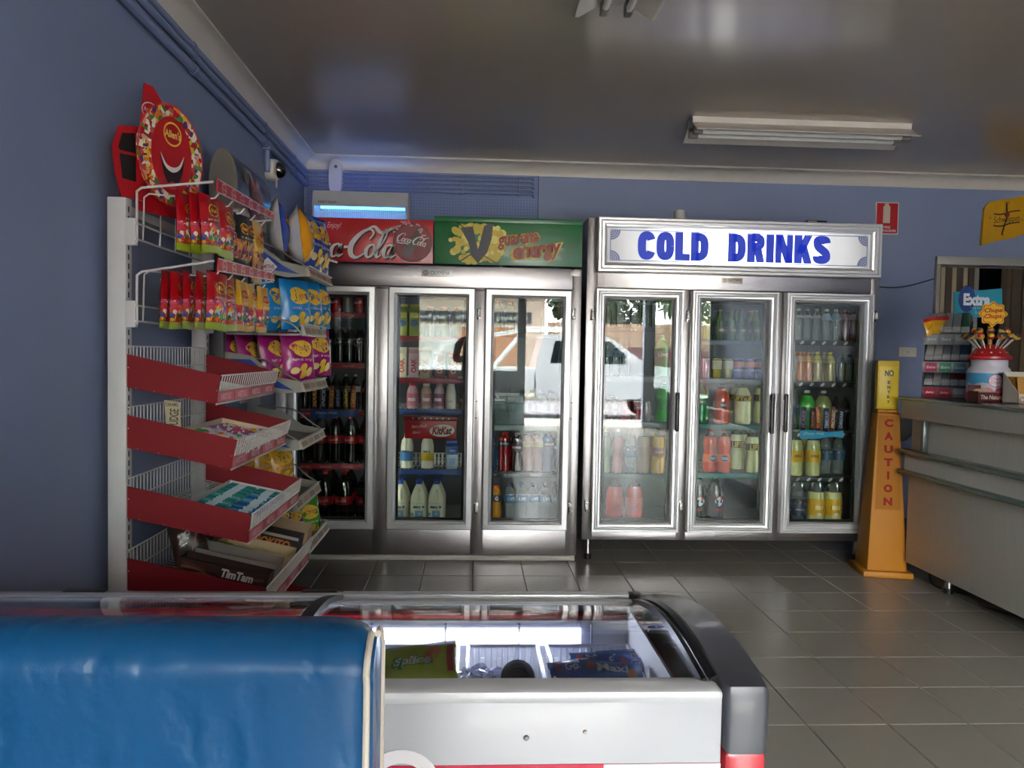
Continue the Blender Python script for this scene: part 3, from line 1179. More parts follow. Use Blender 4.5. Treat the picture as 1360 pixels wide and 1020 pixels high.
cz0, cz1 = bxz(560, 350)[1], bxz(560, 292)[1]
cbx0, cbx1 = FLX0 + .01, bxz(576, 320)[0]
ban = G(); ban.box(cbx0, cbx1 - .003, BY, BY + .06, cz0, cz1, bev=.003)
bn = ban.obj('banner', M('#b3161d', .35, coat=.3), fl_root)
bn['label'] = 'red drink banner with white script'
wd = (bxz(524, 330)[0] - bxz(437, 330)[0])
cx, czz = bxz(440, 322)
for nm, m_, dx, dz, e in (('script_shadow', M('#2a0a0c', .5), .008, -.008, .0008), ('script', M('#e6e2df', .4), 0, 0, .0018)):
    g = G(); g.shape(xf(COLA, .64, .66), front(bxz(461, 322)[0] + dx, BY, czz - .02 + dz, e)); g.obj(nm, m_, bn)
g = G(); g.shape(xf(tfit('Enjoy!', .085, .045, shear=.3), 1, 1), front(*([bxz(444, 300)[0], BY, bxz(444, 300)[1], .001]))); g.obj('lettering', M('#e8d9d6', .4), bn)
dxc, dzc = bxz(548, 322)
g = G(); g.shape(oval(.118, .118, 32), front(dxc, BY, dzc, .0008)); dsk = g.obj('dark_disc', M('#7a0e13', .35, vary=.25), bn)
g = G(); g.shape(ring(.118, .118, .01, 32), front(dxc, BY, dzc, .0014)); g.obj('disc_edge', M('#4c080c', .4), bn)
bot = [(.018, .09), (.018, .05), (.03, .02), (.034, -.01), (.028, -.035), (.034, -.06), (.03, -.09)]
g = G(); g.shape(xf(polyshape(bot + [(-x, z) for x, z in reversed(bot)]), 1, 1, .0, 0, rot=-.5), front(dxc, BY, dzc, .002)); g.obj('bottle_print', M('#3a0f10', .3), bn)
g = G(); g.shape(xf(COLA, .19, .2, 0, .0, rot=-.22), front(dxc, BY, dzc + .01, .003)); g.obj('script', M('#ece6e2', .4), bn)
rd = random.Random(4)
g = G()
for k in range(26):
    a = rd.uniform(.2, 2.6); r = rd.uniform(.09, .12)
    g.shape(xf(oval(.006 + .005 * rd.random(), .006, 8, 1), 1, 1, r * math.cos(a), r * math.sin(a)), front(dxc - .03, BY, dzc + .01, .0025))
g.obj('droplet_print', M('#d89a98', .3), bn)

gx0, gz1 = bxz(577, 287); gx1, gz0 = bxz(773, 357)
gz0 = bxz(700, 353)[1]
g = G(); g.box(gx0, gx1, BY, BY + .06, gz0, gz1, bev=.003); g.box(gx0, gx1, BY - .006, BY, gz1 - .03, gz1, bev=.002)
bn = g.obj('banner', M('#1b6b34', .35, coat=.3, vary=.18, vscale=4), fl_root)
bn['label'] = 'green energy drink banner with yellow bubbles'
vx, vz = bxz(634, 322)
g = G(); g2 = G()
for k in range(150):
    a, q = rd.uniform(0, 2 * PI), rd.uniform(0, 1) ** .5
    x, z = q * .165 * math.cos(a), q * .135 * math.sin(a)
    if vz + z + .03 > gz1 - .03 or vz + z - .02 < gz0:
        z *= .75
    r = rd.uniform(.012, .027)
    (g if k % 3 else g2).shape(xf(oval(r, r, 10, 1), 1, 1, x, z), front(vx, BY, vz, .001 + k * .00001))
g.obj('bubble_print', M('#c9b32c', .35, vary=.25, vscale=30), bn)['kind'] = 'stuff'; stuff(g2.obj('bubble_print', M('#e3d768', .35, vary=.2, vscale=30), bn))
g = G()
g.shape(polyshape([(-.115, .085), (-.04, .095), (-.005, -.045), (.03, .1), (.085, .12), (.075, .02), (.05, -.06), (-.005, -.125), (-.045, -.08), (-.065, .0)]), front(vx + .01, BY, vz, .004))
g.obj('letter_v', M('#17181a', .4), bn)
g = G()
g.shape(xf(rect(.2, .008), 1, 1, -.02, -.06, rot=.6), front(vx, BY, vz, .0035)); g.shape(xf(rect(.24, .006), 1, 1, .06, -.09, rot=-.5), front(vx, BY, vz, .0035)); g.shape(xf(rect(.08, .006), 1, 1, -.1, .1, rot=-.6), front(vx, BY, vz, .0035))
g.obj('slash_print', M('#2b3a1a', .4), bn)
for s, px, py, w, h in (('guarana', 688, 321, .25, .082), ('energy', 714, 337, .30, .098)):
    tx, tz = bxz(px, py)
    for nm, m_, bo, k, e in (('lettering_outline', M('#e6c84a', .4), .13, 1.1, .004), ('lettering', M('#8e3320', .4), .03, 1.0, .0055)):
        for isl in islands(xf(tfit(s, w * k, h * k, bold=bo, shear=.25), 1, 1, rot=.13)):
            g = G(); g.shape(tidy(isl), front(tx, BY, tz, e)); g.obj(nm, m_, bn)

# ---- right fridge
FRX0, FRX1 = .69, 2.525
RM = [(.69, .755), (1.283, 1.343), (1.873, 1.933), (2.478, 2.525)]
RD = [(.745, 1.288), (1.338, 1.879), (1.928, 2.482)]
fr_root, fr_doors = fridge('steel three door fridge on legs under a lit lettered sign', FRX0, FRX1, .13, 2.115, .2, 1.69, RM, RD, PROF_R, '#74797a')
g = G(); g.box(FRX0 + .066, FRX1 - .048, Y0, Y0 + .06, 1.69, 2.1, bev=.003); g.obj('header_rail', ST, fr_root)
for a, b_ in ((FRX0, FRX0 + .065), (FRX1 - .047, FRX1)):
    g = G(); g.box(a, b_, Y0 - .002, Y0 + .06, .13, 2.115, bev=.003); g.obj('corner_post', STV, fr_root)
for x in (FRX0 + .05, FRX1 - .055):
    for y in (Y0 + .05, Y1 - .06):
        g = G(); g.lathe([(.02, .03), (.02, .15)], 16, (x, y, 0)); lg = g.obj('leg', CHROME, fr_root)
        g = G(); g.lathe([(.024, 0), (.026, .006), (.024, .035)], 14, (x, y, 0)); g.obj('foot', BLACK, lg)
for (px, py, s) in ((787, 418, -1), (779, 672, -1), (914, 420, -1), (904, 672, -1), (1161, 420, 1), (1148, 674, 1)):
    p_ = at_y(px, py, 4.68); hinge(fr_root, p_.x, p_.z, s)
for d, px, pa, pb_ in ((0, 900, 521, 573), (1, 1026, 523, 576), (2, 1044, 523, 574)):
    a, b_ = at_y(px, pa, 4.63), at_y(px, pb_, 4.63)
    g = G(); g.box(a.x - .011, a.x + .011, 4.61, 4.634, b_.z, a.z, bev=.006)
    g.box(a.x - .006, a.x + .006, 4.63, 4.652, b_.z + .01, b_.z + .04); g.box(a.x - .006, a.x + .006, 4.63, 4.652, a.z - .04, a.z - .01)
    g.obj('handle', BLACK, fr_doors[d])
plate(fr_root, 959, 986, 369, 377, 'SKOPE', '#cfc8ba', '#6b5a1d')

# lit sign box
sa, sb_ = at_y(794, 287, 4.66), at_y(1165, 370, 4.66)
sx0, sx1 = sa.x, at_y(1168, 330, 4.66).x
sz1, sz0 = 2.112, at_y(980, 366, 4.66).z
g = G(); frame_mesh(g, sx0, sx1, sz0, sz1, [(d * 1.0, y - .0) for d, y in [(0, 4.70), (0, 4.63), (.006, 4.622), (.018, 4.622), (.022, 4.63), (.026, 4.624), (.04, 4.624), (.044, 4.632), (.056, 4.636), (.062, 4.655), (.062, 4.70)]])
sg = g.obj('sign_frame', ALF, fr_root, angle=25)
pm = bpy.data.materials.new('backlit_panel')
pm.use_nodes = True
t = pm.node_tree
b = t.nodes['Principled BSDF']
b.inputs['Base Color'].default_value = col('#c9cbcb'); b.inputs['Roughness'].default_value = .15
tc = t.nodes.new('ShaderNodeTexCoord')
sx = t.nodes.new('ShaderNodeSeparateXYZ'); t.links.new(tc.outputs['Generated'], sx.inputs[0])
rp = t.nodes.new('ShaderNodeValToRGB'); rp.color_ramp.interpolation = 'EASE'
e = rp.color_ramp.elements
for k, (p, v) in enumerate([(0, .05), (.13, .13), (.33, .8), (.5, 1.0), (.66, .85), (.86, .13), (1, .05)]):
    q = e[k] if k < 2 else e.new(p)
    q.position = p; q.color = (v, v, v, 1)
t.links.new(sx.outputs['X'], rp.inputs[0])
mu = t.nodes.new('ShaderNodeMath'); mu.operation = 'MULTIPLY'; mu.inputs[1].default_value = 1.9
t.links.new(rp.outputs[0], mu.inputs[0])
b.inputs['Emission Color'].default_value = col('#f4f6f7')
t.links.new(mu.outputs[0], b.inputs['Emission Strength'])
PY = 4.655
g = G(); g.box(sx0 + .055, sx1 - .055, PY, PY + .01, sz0 + .055, sz1 - .055); pn = g.obj('sign_panel', pm, fr_root)
BLU = emit('#2238a8', .32)
LNB = M('#7f8ec4', .4)
scx, scz = (sx0 + sx1) / 2, (sz0 + sz1) / 2
for s, pxa, pxb in (('COLD', 847, 941), ('DRINKS', 967, 1103)):
    a, b_ = at_y(pxa, 327, PY), at_y(pxb, 330, PY)
    ls = [block_letter(c_) for c_ in s]
    H_ = .172
    tot = sum(w for _, w in ls)
    gap = ((b_.x - a.x) / H_ - tot) / (len(s) - 1)
    xx = a.x
    for sh, w in ls:
        g = G(); g.shape(xf(sh, H_, H_), front(xx, PY, scz - H_ / 2 + .002, .0012)); g.obj('letter', BLU, pn)
        xx += (w + gap) * H_
hw, hh = (sx1 - sx0) / 2 - .08, (sz1 - sz0) / 2 - .075
g = G()
for s in (-1, 1):
    g.shape(xf(rect(hw * 2 - .1, .005), 1, 1, 0, s * hh), front(scx, PY, scz, .001)); g.shape(xf(rect(.005, hh * 2 - .1), 1, 1, s * hw), front(scx, PY, scz, .001))
    for q in (-1, 1):
        for k in range(4):
            r = .016 + k * .013
            arc = [(s * hw - s * r * math.cos(a), q * hh - q * r * math.sin(a), .005 - k * .0005) for a in [PI / 2 * j / 6 for j in range(7)]]
            g.shape(stroke(arc, sub=2), front(scx, PY, scz, .0011 + k * .0001))
        g.shape(xf(rect(.06, .004), 1, 1, s * (hw - .03), q * hh), front(scx, PY, scz, .0013)); g.shape(xf(rect(.004, .06), 1, 1, s * hw, q * (hh - .03)), front(scx, PY, scz, .0013))
g.obj('border_print', LNB, pn)

# interior lamps behind the mullions
def ftube(root, x, z0, z1, h, s, y=4.79):
    g = G(); g.lathe([(.009, z0), (.009, z1)], 8, (x, y, 0)); g.obj('light_tube', emit(h, s), root)


ftube(fl_root, at_y(524, 500, 4.80).x, .32, 1.45, '#f2f6ea', 3.2)
ftube(fl_root, .05, .3, 1.6, '#eef4ee', 2.2)
ftube(fr_root, 1.313, .3, 1.62, '#f2f7ee', 5.0)
ftube(fr_root, 1.903, .3, 1.62, '#f2f7ee', 3.6)
ftube(fr_root, .735, .3, 1.62, '#f2f7ee', 3.6)


# ---- shelves with price strips
def shelf(root, x0, x1, z, strip, text=None, tcol='#e8c9c6', dots=False, wire='#9da1a2'):
    g = G()
    n = int((x1 - x0) / .026)
    for k in range(n + 1):
        xx = x0 + (x1 - x0) * k / n
        g.box(xx - .002, xx + .002, 4.815, 5.38, z - .006, z - .002)
    for y in (4.815, 5.0, 5.2, 5.38):
        g.box(x0, x1, y - .004, y + .004, z - .011, z - .005)
    s = g.obj('shelf', M(wire, .35, .5), root)
    if strip:
        g = G(); g.box(x0, x1, 4.798, 4.806, z - .034, z - .001, bev=.0015); st = g.obj('price_strip', M(strip, .4), s)
        if text:
            g = G(); w = .07
            for k in range(4):
                xx = x0 + (x1 - x0) * (k + .5) / 4
                g.shape(tfit(text, w, .013, shear=.25), front(xx, 4.797, z - .017, .001))
            g.obj('strip_lettering', M(tcol, .5), s)
        if dots:
            g = G()
            for k in range(8):
                xx = x0 + (x1 - x0) * (k + .5) / 8
                g.shape(xf(oval(.016, .0085, 10, 1), 1, 1, rot=.7), front(xx, 4.797, z - .018, .001))
            g.obj('ticket_print', M('#c9cbc8', .5), s)
    return s


def zs(px, py):
    return at_y(px, py, 4.84).z


IX = [(-1.10, -.57), (-.525, .03), (.055, .62), (.735, 1.30), (1.325, 1.89), (1.915, 2.485)]
SH = [[zs(450, y) for y in (415, 482, 545, 615)],
      [zs(580, y) for y in (447, 502, 543, 622)],
      [zs(700, y) for y in (442, 564, 626)],
      [zs(840, y) for y in (434, 500, 560, 628)],
      [zs(970, y) for y in (452, 503, 563, 627)],
      [zs(1095, y) for y in (452, 507, 573, 632)]]
FLZ = .2     # interior floor
for z in SH[0]:
    shelf(fl_root, *IX[0], z, '#a01a22', 'Coca-Cola')
for k, z in enumerate(SH[1]):
    shelf(fl_root, *IX[1], z, ('#8e2328', '#8e2328', '#34528f', '#34528f')[k], None, wire='#c9ccca')
    if k >= 2:
        g = G(); g.box(IX[1][0], IX[1][1], 5.10, 5.104, z + .002, z + .004)
for k, z in enumerate(SH[2]):
    shelf(fl_root, *IX[2], z, ('#3c4440', '#8fa3a5', '#20242b')[k], ('', '', 'POWERADE')[k] or None, '#dfe4e4')
for k, z in enumerate(SH[3]):
    shelf(fr_root, *IX[3], z, ('#39434a', '#8b958f', '#77807c', '#6a6f6e')[k])
for k, z in enumerate(SH[4]):
    shelf(fr_root, *IX[4], z, ('#59666e', '#5b6a72', '#2f7c78', '#2f7c78')[k])
for k, z in enumerate(SH[5]):
    shelf(fr_root, *IX[5], z, '#1d2326', dots=True)

# ================================================================== DRINKS AND DAIRY
CLR = glass('#e6efec', 1.5, .03, body=.14, bodycol='#b9c6c2')
SODA = [(0, .012), (.62, .0), (.88, .004), (.985, .035), (1, .08), (.985, .28), (1, .42), (.995, .6), (.93, .69), (.76, .78), (.52, .86), (.34, .905), (.28, .93), (.28, .945)]
CONTOUR = [(0, .012), (.62, 0), (.86, .006), (.95, .06), (.9, .2), (.86, .36), (.95, .5), (1, .6), (.95, .7), (.7, .82), (.45, .89), (.33, .92), (.3, .945)]
WAIST = [(0, .012), (.62, 0), (.9, .006), (1, .06), (1, .28), (.92, .4), (.86, .48), (.94, .56), (1, .64), (.97, .74), (.78, .83), (.48, .9), (.32, .93), (.3, .945)]
GLASSB = [(0, .008), (.9, 0), (1, .02), (1, .52), (.92, .62), (.58, .72), (.42, .8), (.38, .93), (.42, .935), (.42, .96)]
SPORT = [(0, .01), (.85, 0), (1, .02), (1, .3), (.93, .4), (.93, .46), (1, .55), (1, .72), (.85, .82), (.58, .88), (.54, .9)]
SLIM = [(0, .01), (.8, 0), (.98, .02), (1, .06), (1, .62), (.9, .72), (.6, .82), (.42, .88), (.4, .93)]


def bottle(name, cat, prof, h, r, liquid, label=None, lz=(.36, .58), cap='#c21f25', capr=.32, caph=.05, logo=None, fill=.88, clear=None, extra=None, rough=.12, lrough=.35, capz=.93):
    s = Spec(name, cat)
    pr = [(a * r, z * h) for a, z in prof]
    g = G()
    lm_ = M(liquid, rough, coat=.6, vary=.1) if isinstance(liquid, str) else liquid
    cut = fill * h
    lo = [p for p in pr if p[1] <= cut]
    hi = [p for p in pr if p[1] > cut]
    j = lo[-1]
    g.lathe(lo + [(j[0] * .999, j[1] + .001)], 16)
    if hi:
        g.lathe([(j[0], j[1] + .0012)] + hi, 16, mi=1)
    b = s.add('bottle_body', g, [lm_, clear or lm_])
    g = G(); g.lathe([(capr * r * .96, capz * h), (capr * r, capz * h + .003), (capr * r, (capz + caph) * h), (capr * r * .85, (capz + caph + .012) * h)], 12)
    s.add('cap', g, M(cap, .4))
    if label:
        def rad(zf):
            for (a, z), (a2, z2) in zip(prof, prof[1:]):
                if z <= zf <= z2:
                    return (a + (a2 - a) * (zf - z) / max(1e-6, z2 - z)) * r
            return r
        g = G(); n = 4
        g.lathe([(rad(lz[0] + (lz[1] - lz[0]) * k / n) + .0007, h * (lz[0] + (lz[1] - lz[0]) * k / n)) for k in range(n + 1)], 18)
        lb = s.add('label', g, M(label, lrough) if isinstance(label, str) else label)
        if logo:
            rr = max(rad(lz[0]), rad(lz[1]), rad((lz[0] + lz[1]) / 2)) + .0009
            for it in logo:
                sh, m_, dz, e = it[:4]
                g = G(); g.shape(sh, wrap(rr, h * (lz[0] + lz[1]) / 2 + dz, it[4] if len(it) > 4 else 0, e)); s.add('label_print', g, m_, lb)
    if extra:
        extra(s)
    return s


PW = M('#e9e6e2', .45)
DARK = '#120a08'


def cola2(h, r, lz, lw):
    return bottle('cola_bottle', 'bottle', SODA, h, r, DARK, '#b8141b', lz, '#b3161d', logo=[(xf(COLA, lw, lw * .95), PW, 0, .0008)], fill=.78, clear=glass('#8f8a86', 1.45, .05, .3, '#4a4542'))


S_COLA2 = cola2(.325, .054, (.36, .52), .075)
S_COLA1 = cola2(.30, .046, (.42, .58), .066)
S_COLA6 = bottle('cola_bottle', 'bottle', CONTOUR, .225, .032, DARK, '#171313', (.5, .66), '#1b1a1a', logo=[(xf(COLA, .042, .042), PW, 0, .0008)], fill=.8, clear=glass('#8f8a86', 1.45, .05, .3, '#4a4542'))
S_COLAR = bottle('cola_bottle', 'bottle', CONTOUR, .225, .032, DARK, '#c0161e', (.5, .66), '#d8d6d2', logo=[(xf(COLA, .042, .042), PW, 0, .0008)], fill=.8, clear=glass('#8f8a86', 1.45, .05, .3, '#4a4542'))
S_COLAS = bottle('cola_bottle', 'bottle', CONTOUR, .225, .032, DARK, '#b9b9bb', (.5, .66), '#cfcfd1', logo=[(xf(COLA, .042, .042), M('#a01a20', .4), 0, .0008)], fill=.8, clear=glass('#8f8a86', 1.45, .05, .3, '#4a4542'))


def can(name, body, logo=None, r=.033, h=.128, band=None):
    s = Spec(name, 'can')
    g = G(); g.lathe([(r * .72, 0), (r * .8, .003), (r, .012), (r, h - .016), (r * .84, h - .004), (r * .84, h)], 16)
    b = s.add('can_body', g, M(body, .25, .35))
    g = G(); g.lathe([(r * .85, h - .003), (r * .86, h), (r * .8, h + .001), (r * .78, h - .004), (0, h - .004)], 14)
    s.add('rim', g, M('#c9c9c8', .25, 1.0))
    if band:
        for c_, z0, z1 in band:
            g = G(); g.lathe([(r + .0005, z0), (r + .0005, z1)], 16); s.add('band', g, M(c_, .35), b)
    for it in logo or []:
        g = G(); g.shape(it[0], wrap(r, h / 2 + it[2], 0, .001)); s.add('label_print', g, it[1], b)
    return s


S_CANR = can('cola_can', '#a8141b', [(xf(COLA, .055, .055), PW, 0)])
S_CANS = can('cola_can', '#8b8a8c', [(xf(COLA, .055, .055), M('#b3161d', .4), 0)])
S_CANPUR = can('fruit_drink_can', '#4b2b6b', [(tfit('PASH', .04, .016), M('#e8933a', .4), .03)], band=[('#d9773a', .075, .11), ('#e2dcd2', .05, .06)])
S_CANPINK = can('fruit_drink_can', '#d9b7cb', [(tfit('LITE', .035, .014), M('#b84f7d', .4), .02)])
S_CANYEL = can('fruit_drink_can', '#b9a93f', [(tfit('LIFT', .035, .016), M('#e9e6c8', .4), .02)], band=[('#dcd7b4', .06, .115)])
S_CANRED = can('red_soft_drink_can', '#8f1a22', [(tfit('RED', .035, .016), PW, .02)])
S_CANBLK = can('black_energy_can', '#1a1b1e', [(tfit('M', .03, .04, bold=.04), M('#8ec63f', .4), .01)], r=.033, h=.16)

LOGO_FANTA = [(oval(.024, .02, 16, 1), M('#23345f', .4), 0, .001), (tfit('FANTA', .04, .018, bold=.04), PW, 0, .0016)]
S_FANTA = bottle('orange_soft_drink_bottle', 'bottle', WAIST, .275, .044, '#e0481a', '#e8621c', (.24, .42), '#d94a1c', fill=.88, logo=LOGO_FANTA, clear=CLR)
S_FANTAF = bottle('orange_soft_drink_bottle', 'bottle', SODA, .26, .052, '#d8481f', '#cf4a22', (.38, .56), '#3a2b26', logo=LOGO_FANTA, clear=CLR)
LIFTT = [(tfit('LIFT', .07, .034, bold=.03), M('#e3c51c', .4), 0, .001)]
S_LIFT = bottle('cloudy_lemon_bottle', 'bottle', WAIST, .275, .045, '#dcdfa6', '#17171a', (.52, .68), '#26262a', logo=LIFTT, fill=.88, clear=CLR)
S_LIFTF = bottle('cloudy_lemon_bottle', 'bottle', SODA, .27, .055, '#dfe0ac', '#1b1b1c', (.55, .68), '#26262a', logo=[(tfit('LIFT LIFT', .15, .028, bold=.03), M('#e3c51c', .4), 0, .001)], fill=.86, clear=CLR)


def globe(s):
    pass


GL = []
a_ = [PI * k / 14 for k in range(15)]
GL.append((polyshape([(.021 * math.cos(a), .021 * math.sin(a) + .004) for a in a_] + [(-.012, .002), (.01, .010)]), M('#c9242f', .4), .03, .0012))
GL.append((polyshape([(-.021 * math.cos(a), -.021 * math.sin(a) - .004) for a in a_] + [(.012, -.002), (-.01, -.010)]), M('#23479c', .4), .03, .0012))
GL.insert(0, (oval(.0235, .0245, 22, 1), PW, .03, .0006))
GL.append((tfit('MAX', .04, .016, shear=.2, bold=.03), M('#b5232b', .4), -.018, .001))
S_PEPSI = bottle('dark_cola_bottle', 'bottle', SODA, .325, .055, '#151113', '#161315', (.18, .58), '#1a1a1c', logo=[(xf(q_[0], 1.25, 1.25), q_[1], q_[2] * 1.1, q_[3]) for q_ in GL], fill=.8, clear=glass('#a9b3b3', 1.45, .05, .35, '#8b9391'))
SOLO = [(rect(.062, .032), M('#1c1a17', .4), 0, .001), (tfit('SOLO', .056, .024, bold=.04), M('#f2e9c2', .4), 0, .0018), (tfit('ORIGINAL LEMON', .05, .008), M('#3b2f12', .4), -.028, .001), (xf(oval(.014, .012, 14, 1), 1, 1), M('#d8d7cf', .4), -.045, .001)]
S_SOLO2 = bottle('lemon_soft_drink_bottle', 'bottle', SODA, .32, .056, '#d6d397', '#dca81d', (.22, .56), '#c9c4b6', logo=SOLO, fill=.72, clear=CLR)
S_SOLO1 = bottle('lemon_soft_drink_bottle', 'bottle', SODA, .295, .048, '#cdcf8e', '#e0b21c', (.3, .56), '#c9c4b6', fill=.8, clear=CLR, logo=[(tfit('SOLO', .05, .018, bold=.04), M('#3b2f12', .4), .004, .001)])
LMN = [(polyshape([(-.035, .016), (0, .024), (.035, .016), (.035, .03), (0, .038), (-.035, .03)]), M('#d0a24b', .4), 0, .001), (oval(.008, .008, 12, 1), M('#b8452d', .4), .035, .0014), (tfit('LEMONADE', .06, .012), PW, -.015, .001)]
S_LEMON2 = bottle('clear_lemonade_bottle', 'bottle', SODA, .32, .056, CLR, '#1d3047', (.22, .56), '#dfe3e3', fill=.7, logo=LMN)
S_LEMON1 = bottle('clear_lemonade_bottle', 'bottle', SODA, .295, .046, CLR, '#234a66', (.34, .56), '#3a3f42', fill=.8, logo=[(xf(LMN[0][0], .8, .8), LMN[0][1], 0, .001)])
SPI = tfit('Spider', .07, .03, shear=.4)
S_RED2 = bottle('red_soft_drink_bottle', 'bottle', SODA, .315, .055, '#cf4a36', '#cf4f3c', (.2, .55), '#e3ddd6', logo=[(xf(SPI, 1, 1, rot=.45), M('#33527e', .4), 0, .001)], fill=.85, clear=CLR)
S_AMBER = bottle('amber_juice_bottle', 'bottle', SODA, .30, .043, '#cf9a35', '#9a6a44', (.36, .56), '#3a2d20', fill=.85, clear=CLR, logo=[(tfit('GINGER', .05, .014), M('#e2c79b', .4), 0, .001)])
S_TAN = bottle('pale_tan_drink_bottle', 'bottle', SODA, .30, .046, '#b99f86', '#a68a70', (.36, .56), '#6b5a4c', fill=.85, clear=CLR)
S_PINK = bottle('pink_drink_bottle', 'bottle', CONTOUR, .28, .04, '#c98d92', '#b9767d', (.36, .56), '#cfc3c2', fill=.82, clear=CLR)
S_PALEG = bottle('pale_green_drink_bottle', 'bottle', CONTOUR, .28, .04, '#a9b9a0', '#93a88c', (.36, .56), '#cfd6cc', fill=.82, clear=CLR)
S_GREENG = bottle('green_glass_bottle', 'bottle', GLASSB, .20, .029, '#3f5a22', '#4a4f2c', (.2, .44), '#b9b49a', .44, .04, fill=.7, clear=M('#5d7a2e', .1, coat=.8),
                  logo=[(oval(.019, .009, 14, 1), M('#d4d2c8', .4), 0, .001)])
S_BROWNG = bottle('brown_glass_bottle', 'bottle', GLASSB, .20, .029, '#5b3a1c', '#4a4f2c', (.2, .44), '#c8803a', .44, .04, fill=.7, logo=[(oval(.019, .009, 14, 1), M('#d4d2c8', .4), 0, .001)])
S_CANOLIVE = can('yellow_green_can', '#8f9a3c', [(tfit('LIME', .03, .014), M('#e3e3b0', .4), .02)], h=.15)
S_GREEN2 = bottle('green_soft_drink_bottle', 'bottle', SODA, .27, .055, '#149a4a', '#0f7f55', (.44, .6), '#1f8f45', fill=.86, clear=M('#3fc76c', .1, coat=.8), logo=[(tfit('LIME', .07, .022, bold=.03), M('#d9ecd2', .4), 0, .001)])
S_GREENB = bottle('bright_green_soft_drink_bottle', 'bottle', SODA, .26, .056, '#3fb83e', '#2f9a45', (.3, .5), '#cfd8c8', fill=.86, clear=CLR)
S_PALEY = bottle('pale_yellow_drink_bottle', 'bottle', SODA, .26, .055, '#a9b06a', '#c9a72f', (.2, .44), '#cfd8c8', fill=.86, clear=CLR)
S_WATER = bottle('clear_water_bottle', 'bottle', SLIM, .205, .030, CLR, '#c9d2d2', (.7, .78), '#e5e8e8', .42, .06, fill=.8, capz=.91)
S_WATERB = bottle('clear_water_bottle', 'bottle', SLIM, .205, .031, CLR, '#9fb6cf', (.63, .84), '#e9ecec', .42, .06, fill=.8, capz=.91)
S_PLUM = bottle('dark_red_juice_bottle', 'bottle', SLIM, .205, .030, '#4a0c18', '#8a4a52', (.66, .84), '#b2605f', .42, .06, fill=.8, capz=.91)
S_ORJ = bottle('orange_juice_bottle', 'bottle', SLIM, .195, .028, '#cf7a22', '#dba03c', (.66, .84), '#e58a2d', .42, .06, fill=.8, capz=.91)
S_YLJ = bottle('yellow_juice_bottle', 'bottle', SLIM, .195, .030, '#a99a2c', '#d3c52b', (.62, .86), '#dccf3a', .42, .06, fill=.8, capz=.91)
S_PALJ = bottle('pale_juice_bottle', 'bottle', SLIM, .195, .029, '#bdb28c', '#8fb0b0', (.64, .84), '#d9cf98', .42, .06, fill=.8, capz=.91)
S_SODAW = bottle('clear_soda_bottle', 'bottle', SLIM, .195, .029, CLR, '#56707f', (.64, .84), '#9fb0b8', .42, .06, fill=.8, capz=.91)
S_ORCAP = bottle('dark_green_sports_bottle', 'bottle', SPORT, .20, .035, '#4d5326', '#39401f', (.5, .7), '#d8531f', .6, .07, fill=.85, capz=.88)
S_POWR = bottle('red_sports_drink_bottle', 'bottle', SPORT, .255, .041, '#a8121b', '#1b1416', (.62, .76), '#c41d22', .5, .06, fill=.86, capz=.89, logo=[(tfit('POWER', .06, .014, bold=.03), PW, 0, .001)])
S_POWB = bottle('blue_sports_drink_bottle', 'bottle', SPORT, .255, .041, '#1d5f9c', '#12324f', (.62, .76), '#23272b', .5, .06, fill=.86, capz=.89, logo=[(tfit('POWER', .06, .014, bold=.03), PW, 0, .001)])
S_POWD = bottle('dark_sports_drink_bottle', 'bottle', SPORT, .255, .041, '#2b1014', '#1a1213', (.5, .7), '#201a1c', .5, .06, fill=.86, capz=.89, logo=[(tfit('POWER', .06, .014, bold=.03), PW, 0, .001)])
S_POWO = bottle('orange_sports_drink_bottle', 'bottle', SPORT, .255, .041, '#9c5a18', '#b5852a', (.62, .76), '#2b1a14', .5, .06, fill=.86, capz=.89)
S_GATO = bottle('orange_sports_drink_bottle', 'bottle', SPORT, .25, .036, '#d08a1a', '#2a2b25', (.56, .74), '#e4602a', .56, .08, fill=.86, capz=.88, logo=[(tfit('G', .02, .026, bold=.05), PW, 0, .001)])
S_LVW = bottle('blue_label_water_bottle', 'bottle', SODA, .25, .037, glass('#d3e3e6', 1.45, .05, .35, '#a9b9bc'), '#2a8cc4', (.56, .74), '#2d2f66', .4, .06, fill=.8, logo=[(tfit('LVS', .045, .02, bold=.04), PW, 0, .001), (rect(.09, .004), M('#d79a4a', .4), .024, .001)])
S_BIGW = bottle('water_bottle', 'bottle', SODA, .215, .033, glass('#bcd6d8', 1.45, .05, .35, '#8fb0b4'), '#8fa6ad', (.4, .62), '#6f8b99', .4, .06, fill=.8)


def carton(name, hcol, wd_, h, col_, prints, cap=None):
    s = Spec(name, 'carton')
    g = G(); d = wd_
    g.box(-wd_ / 2, wd_ / 2, -d / 2, d / 2, 0, h * .8, bev=.002)
    b = s.add('carton_body', g, M(hcol, .45))
    g = G(); g.prism([(-wd_ / 2, -d / 2, h * .8), (-wd_ / 2, 0, h * .93), (-wd_ / 2, d / 2, h * .8)], (wd_, 0, 0)); g.box(-wd_ / 2, wd_ / 2, -.002, .002, h * .92, h)
    s.add('gable_top', g, M(col_, .45))
    for sh, m_, z in prints:
        g = G(); g.shape(sh, front(0, -d / 2, h * .4 + z, .001)); s.add('label_print', g, m_, b)
    return s


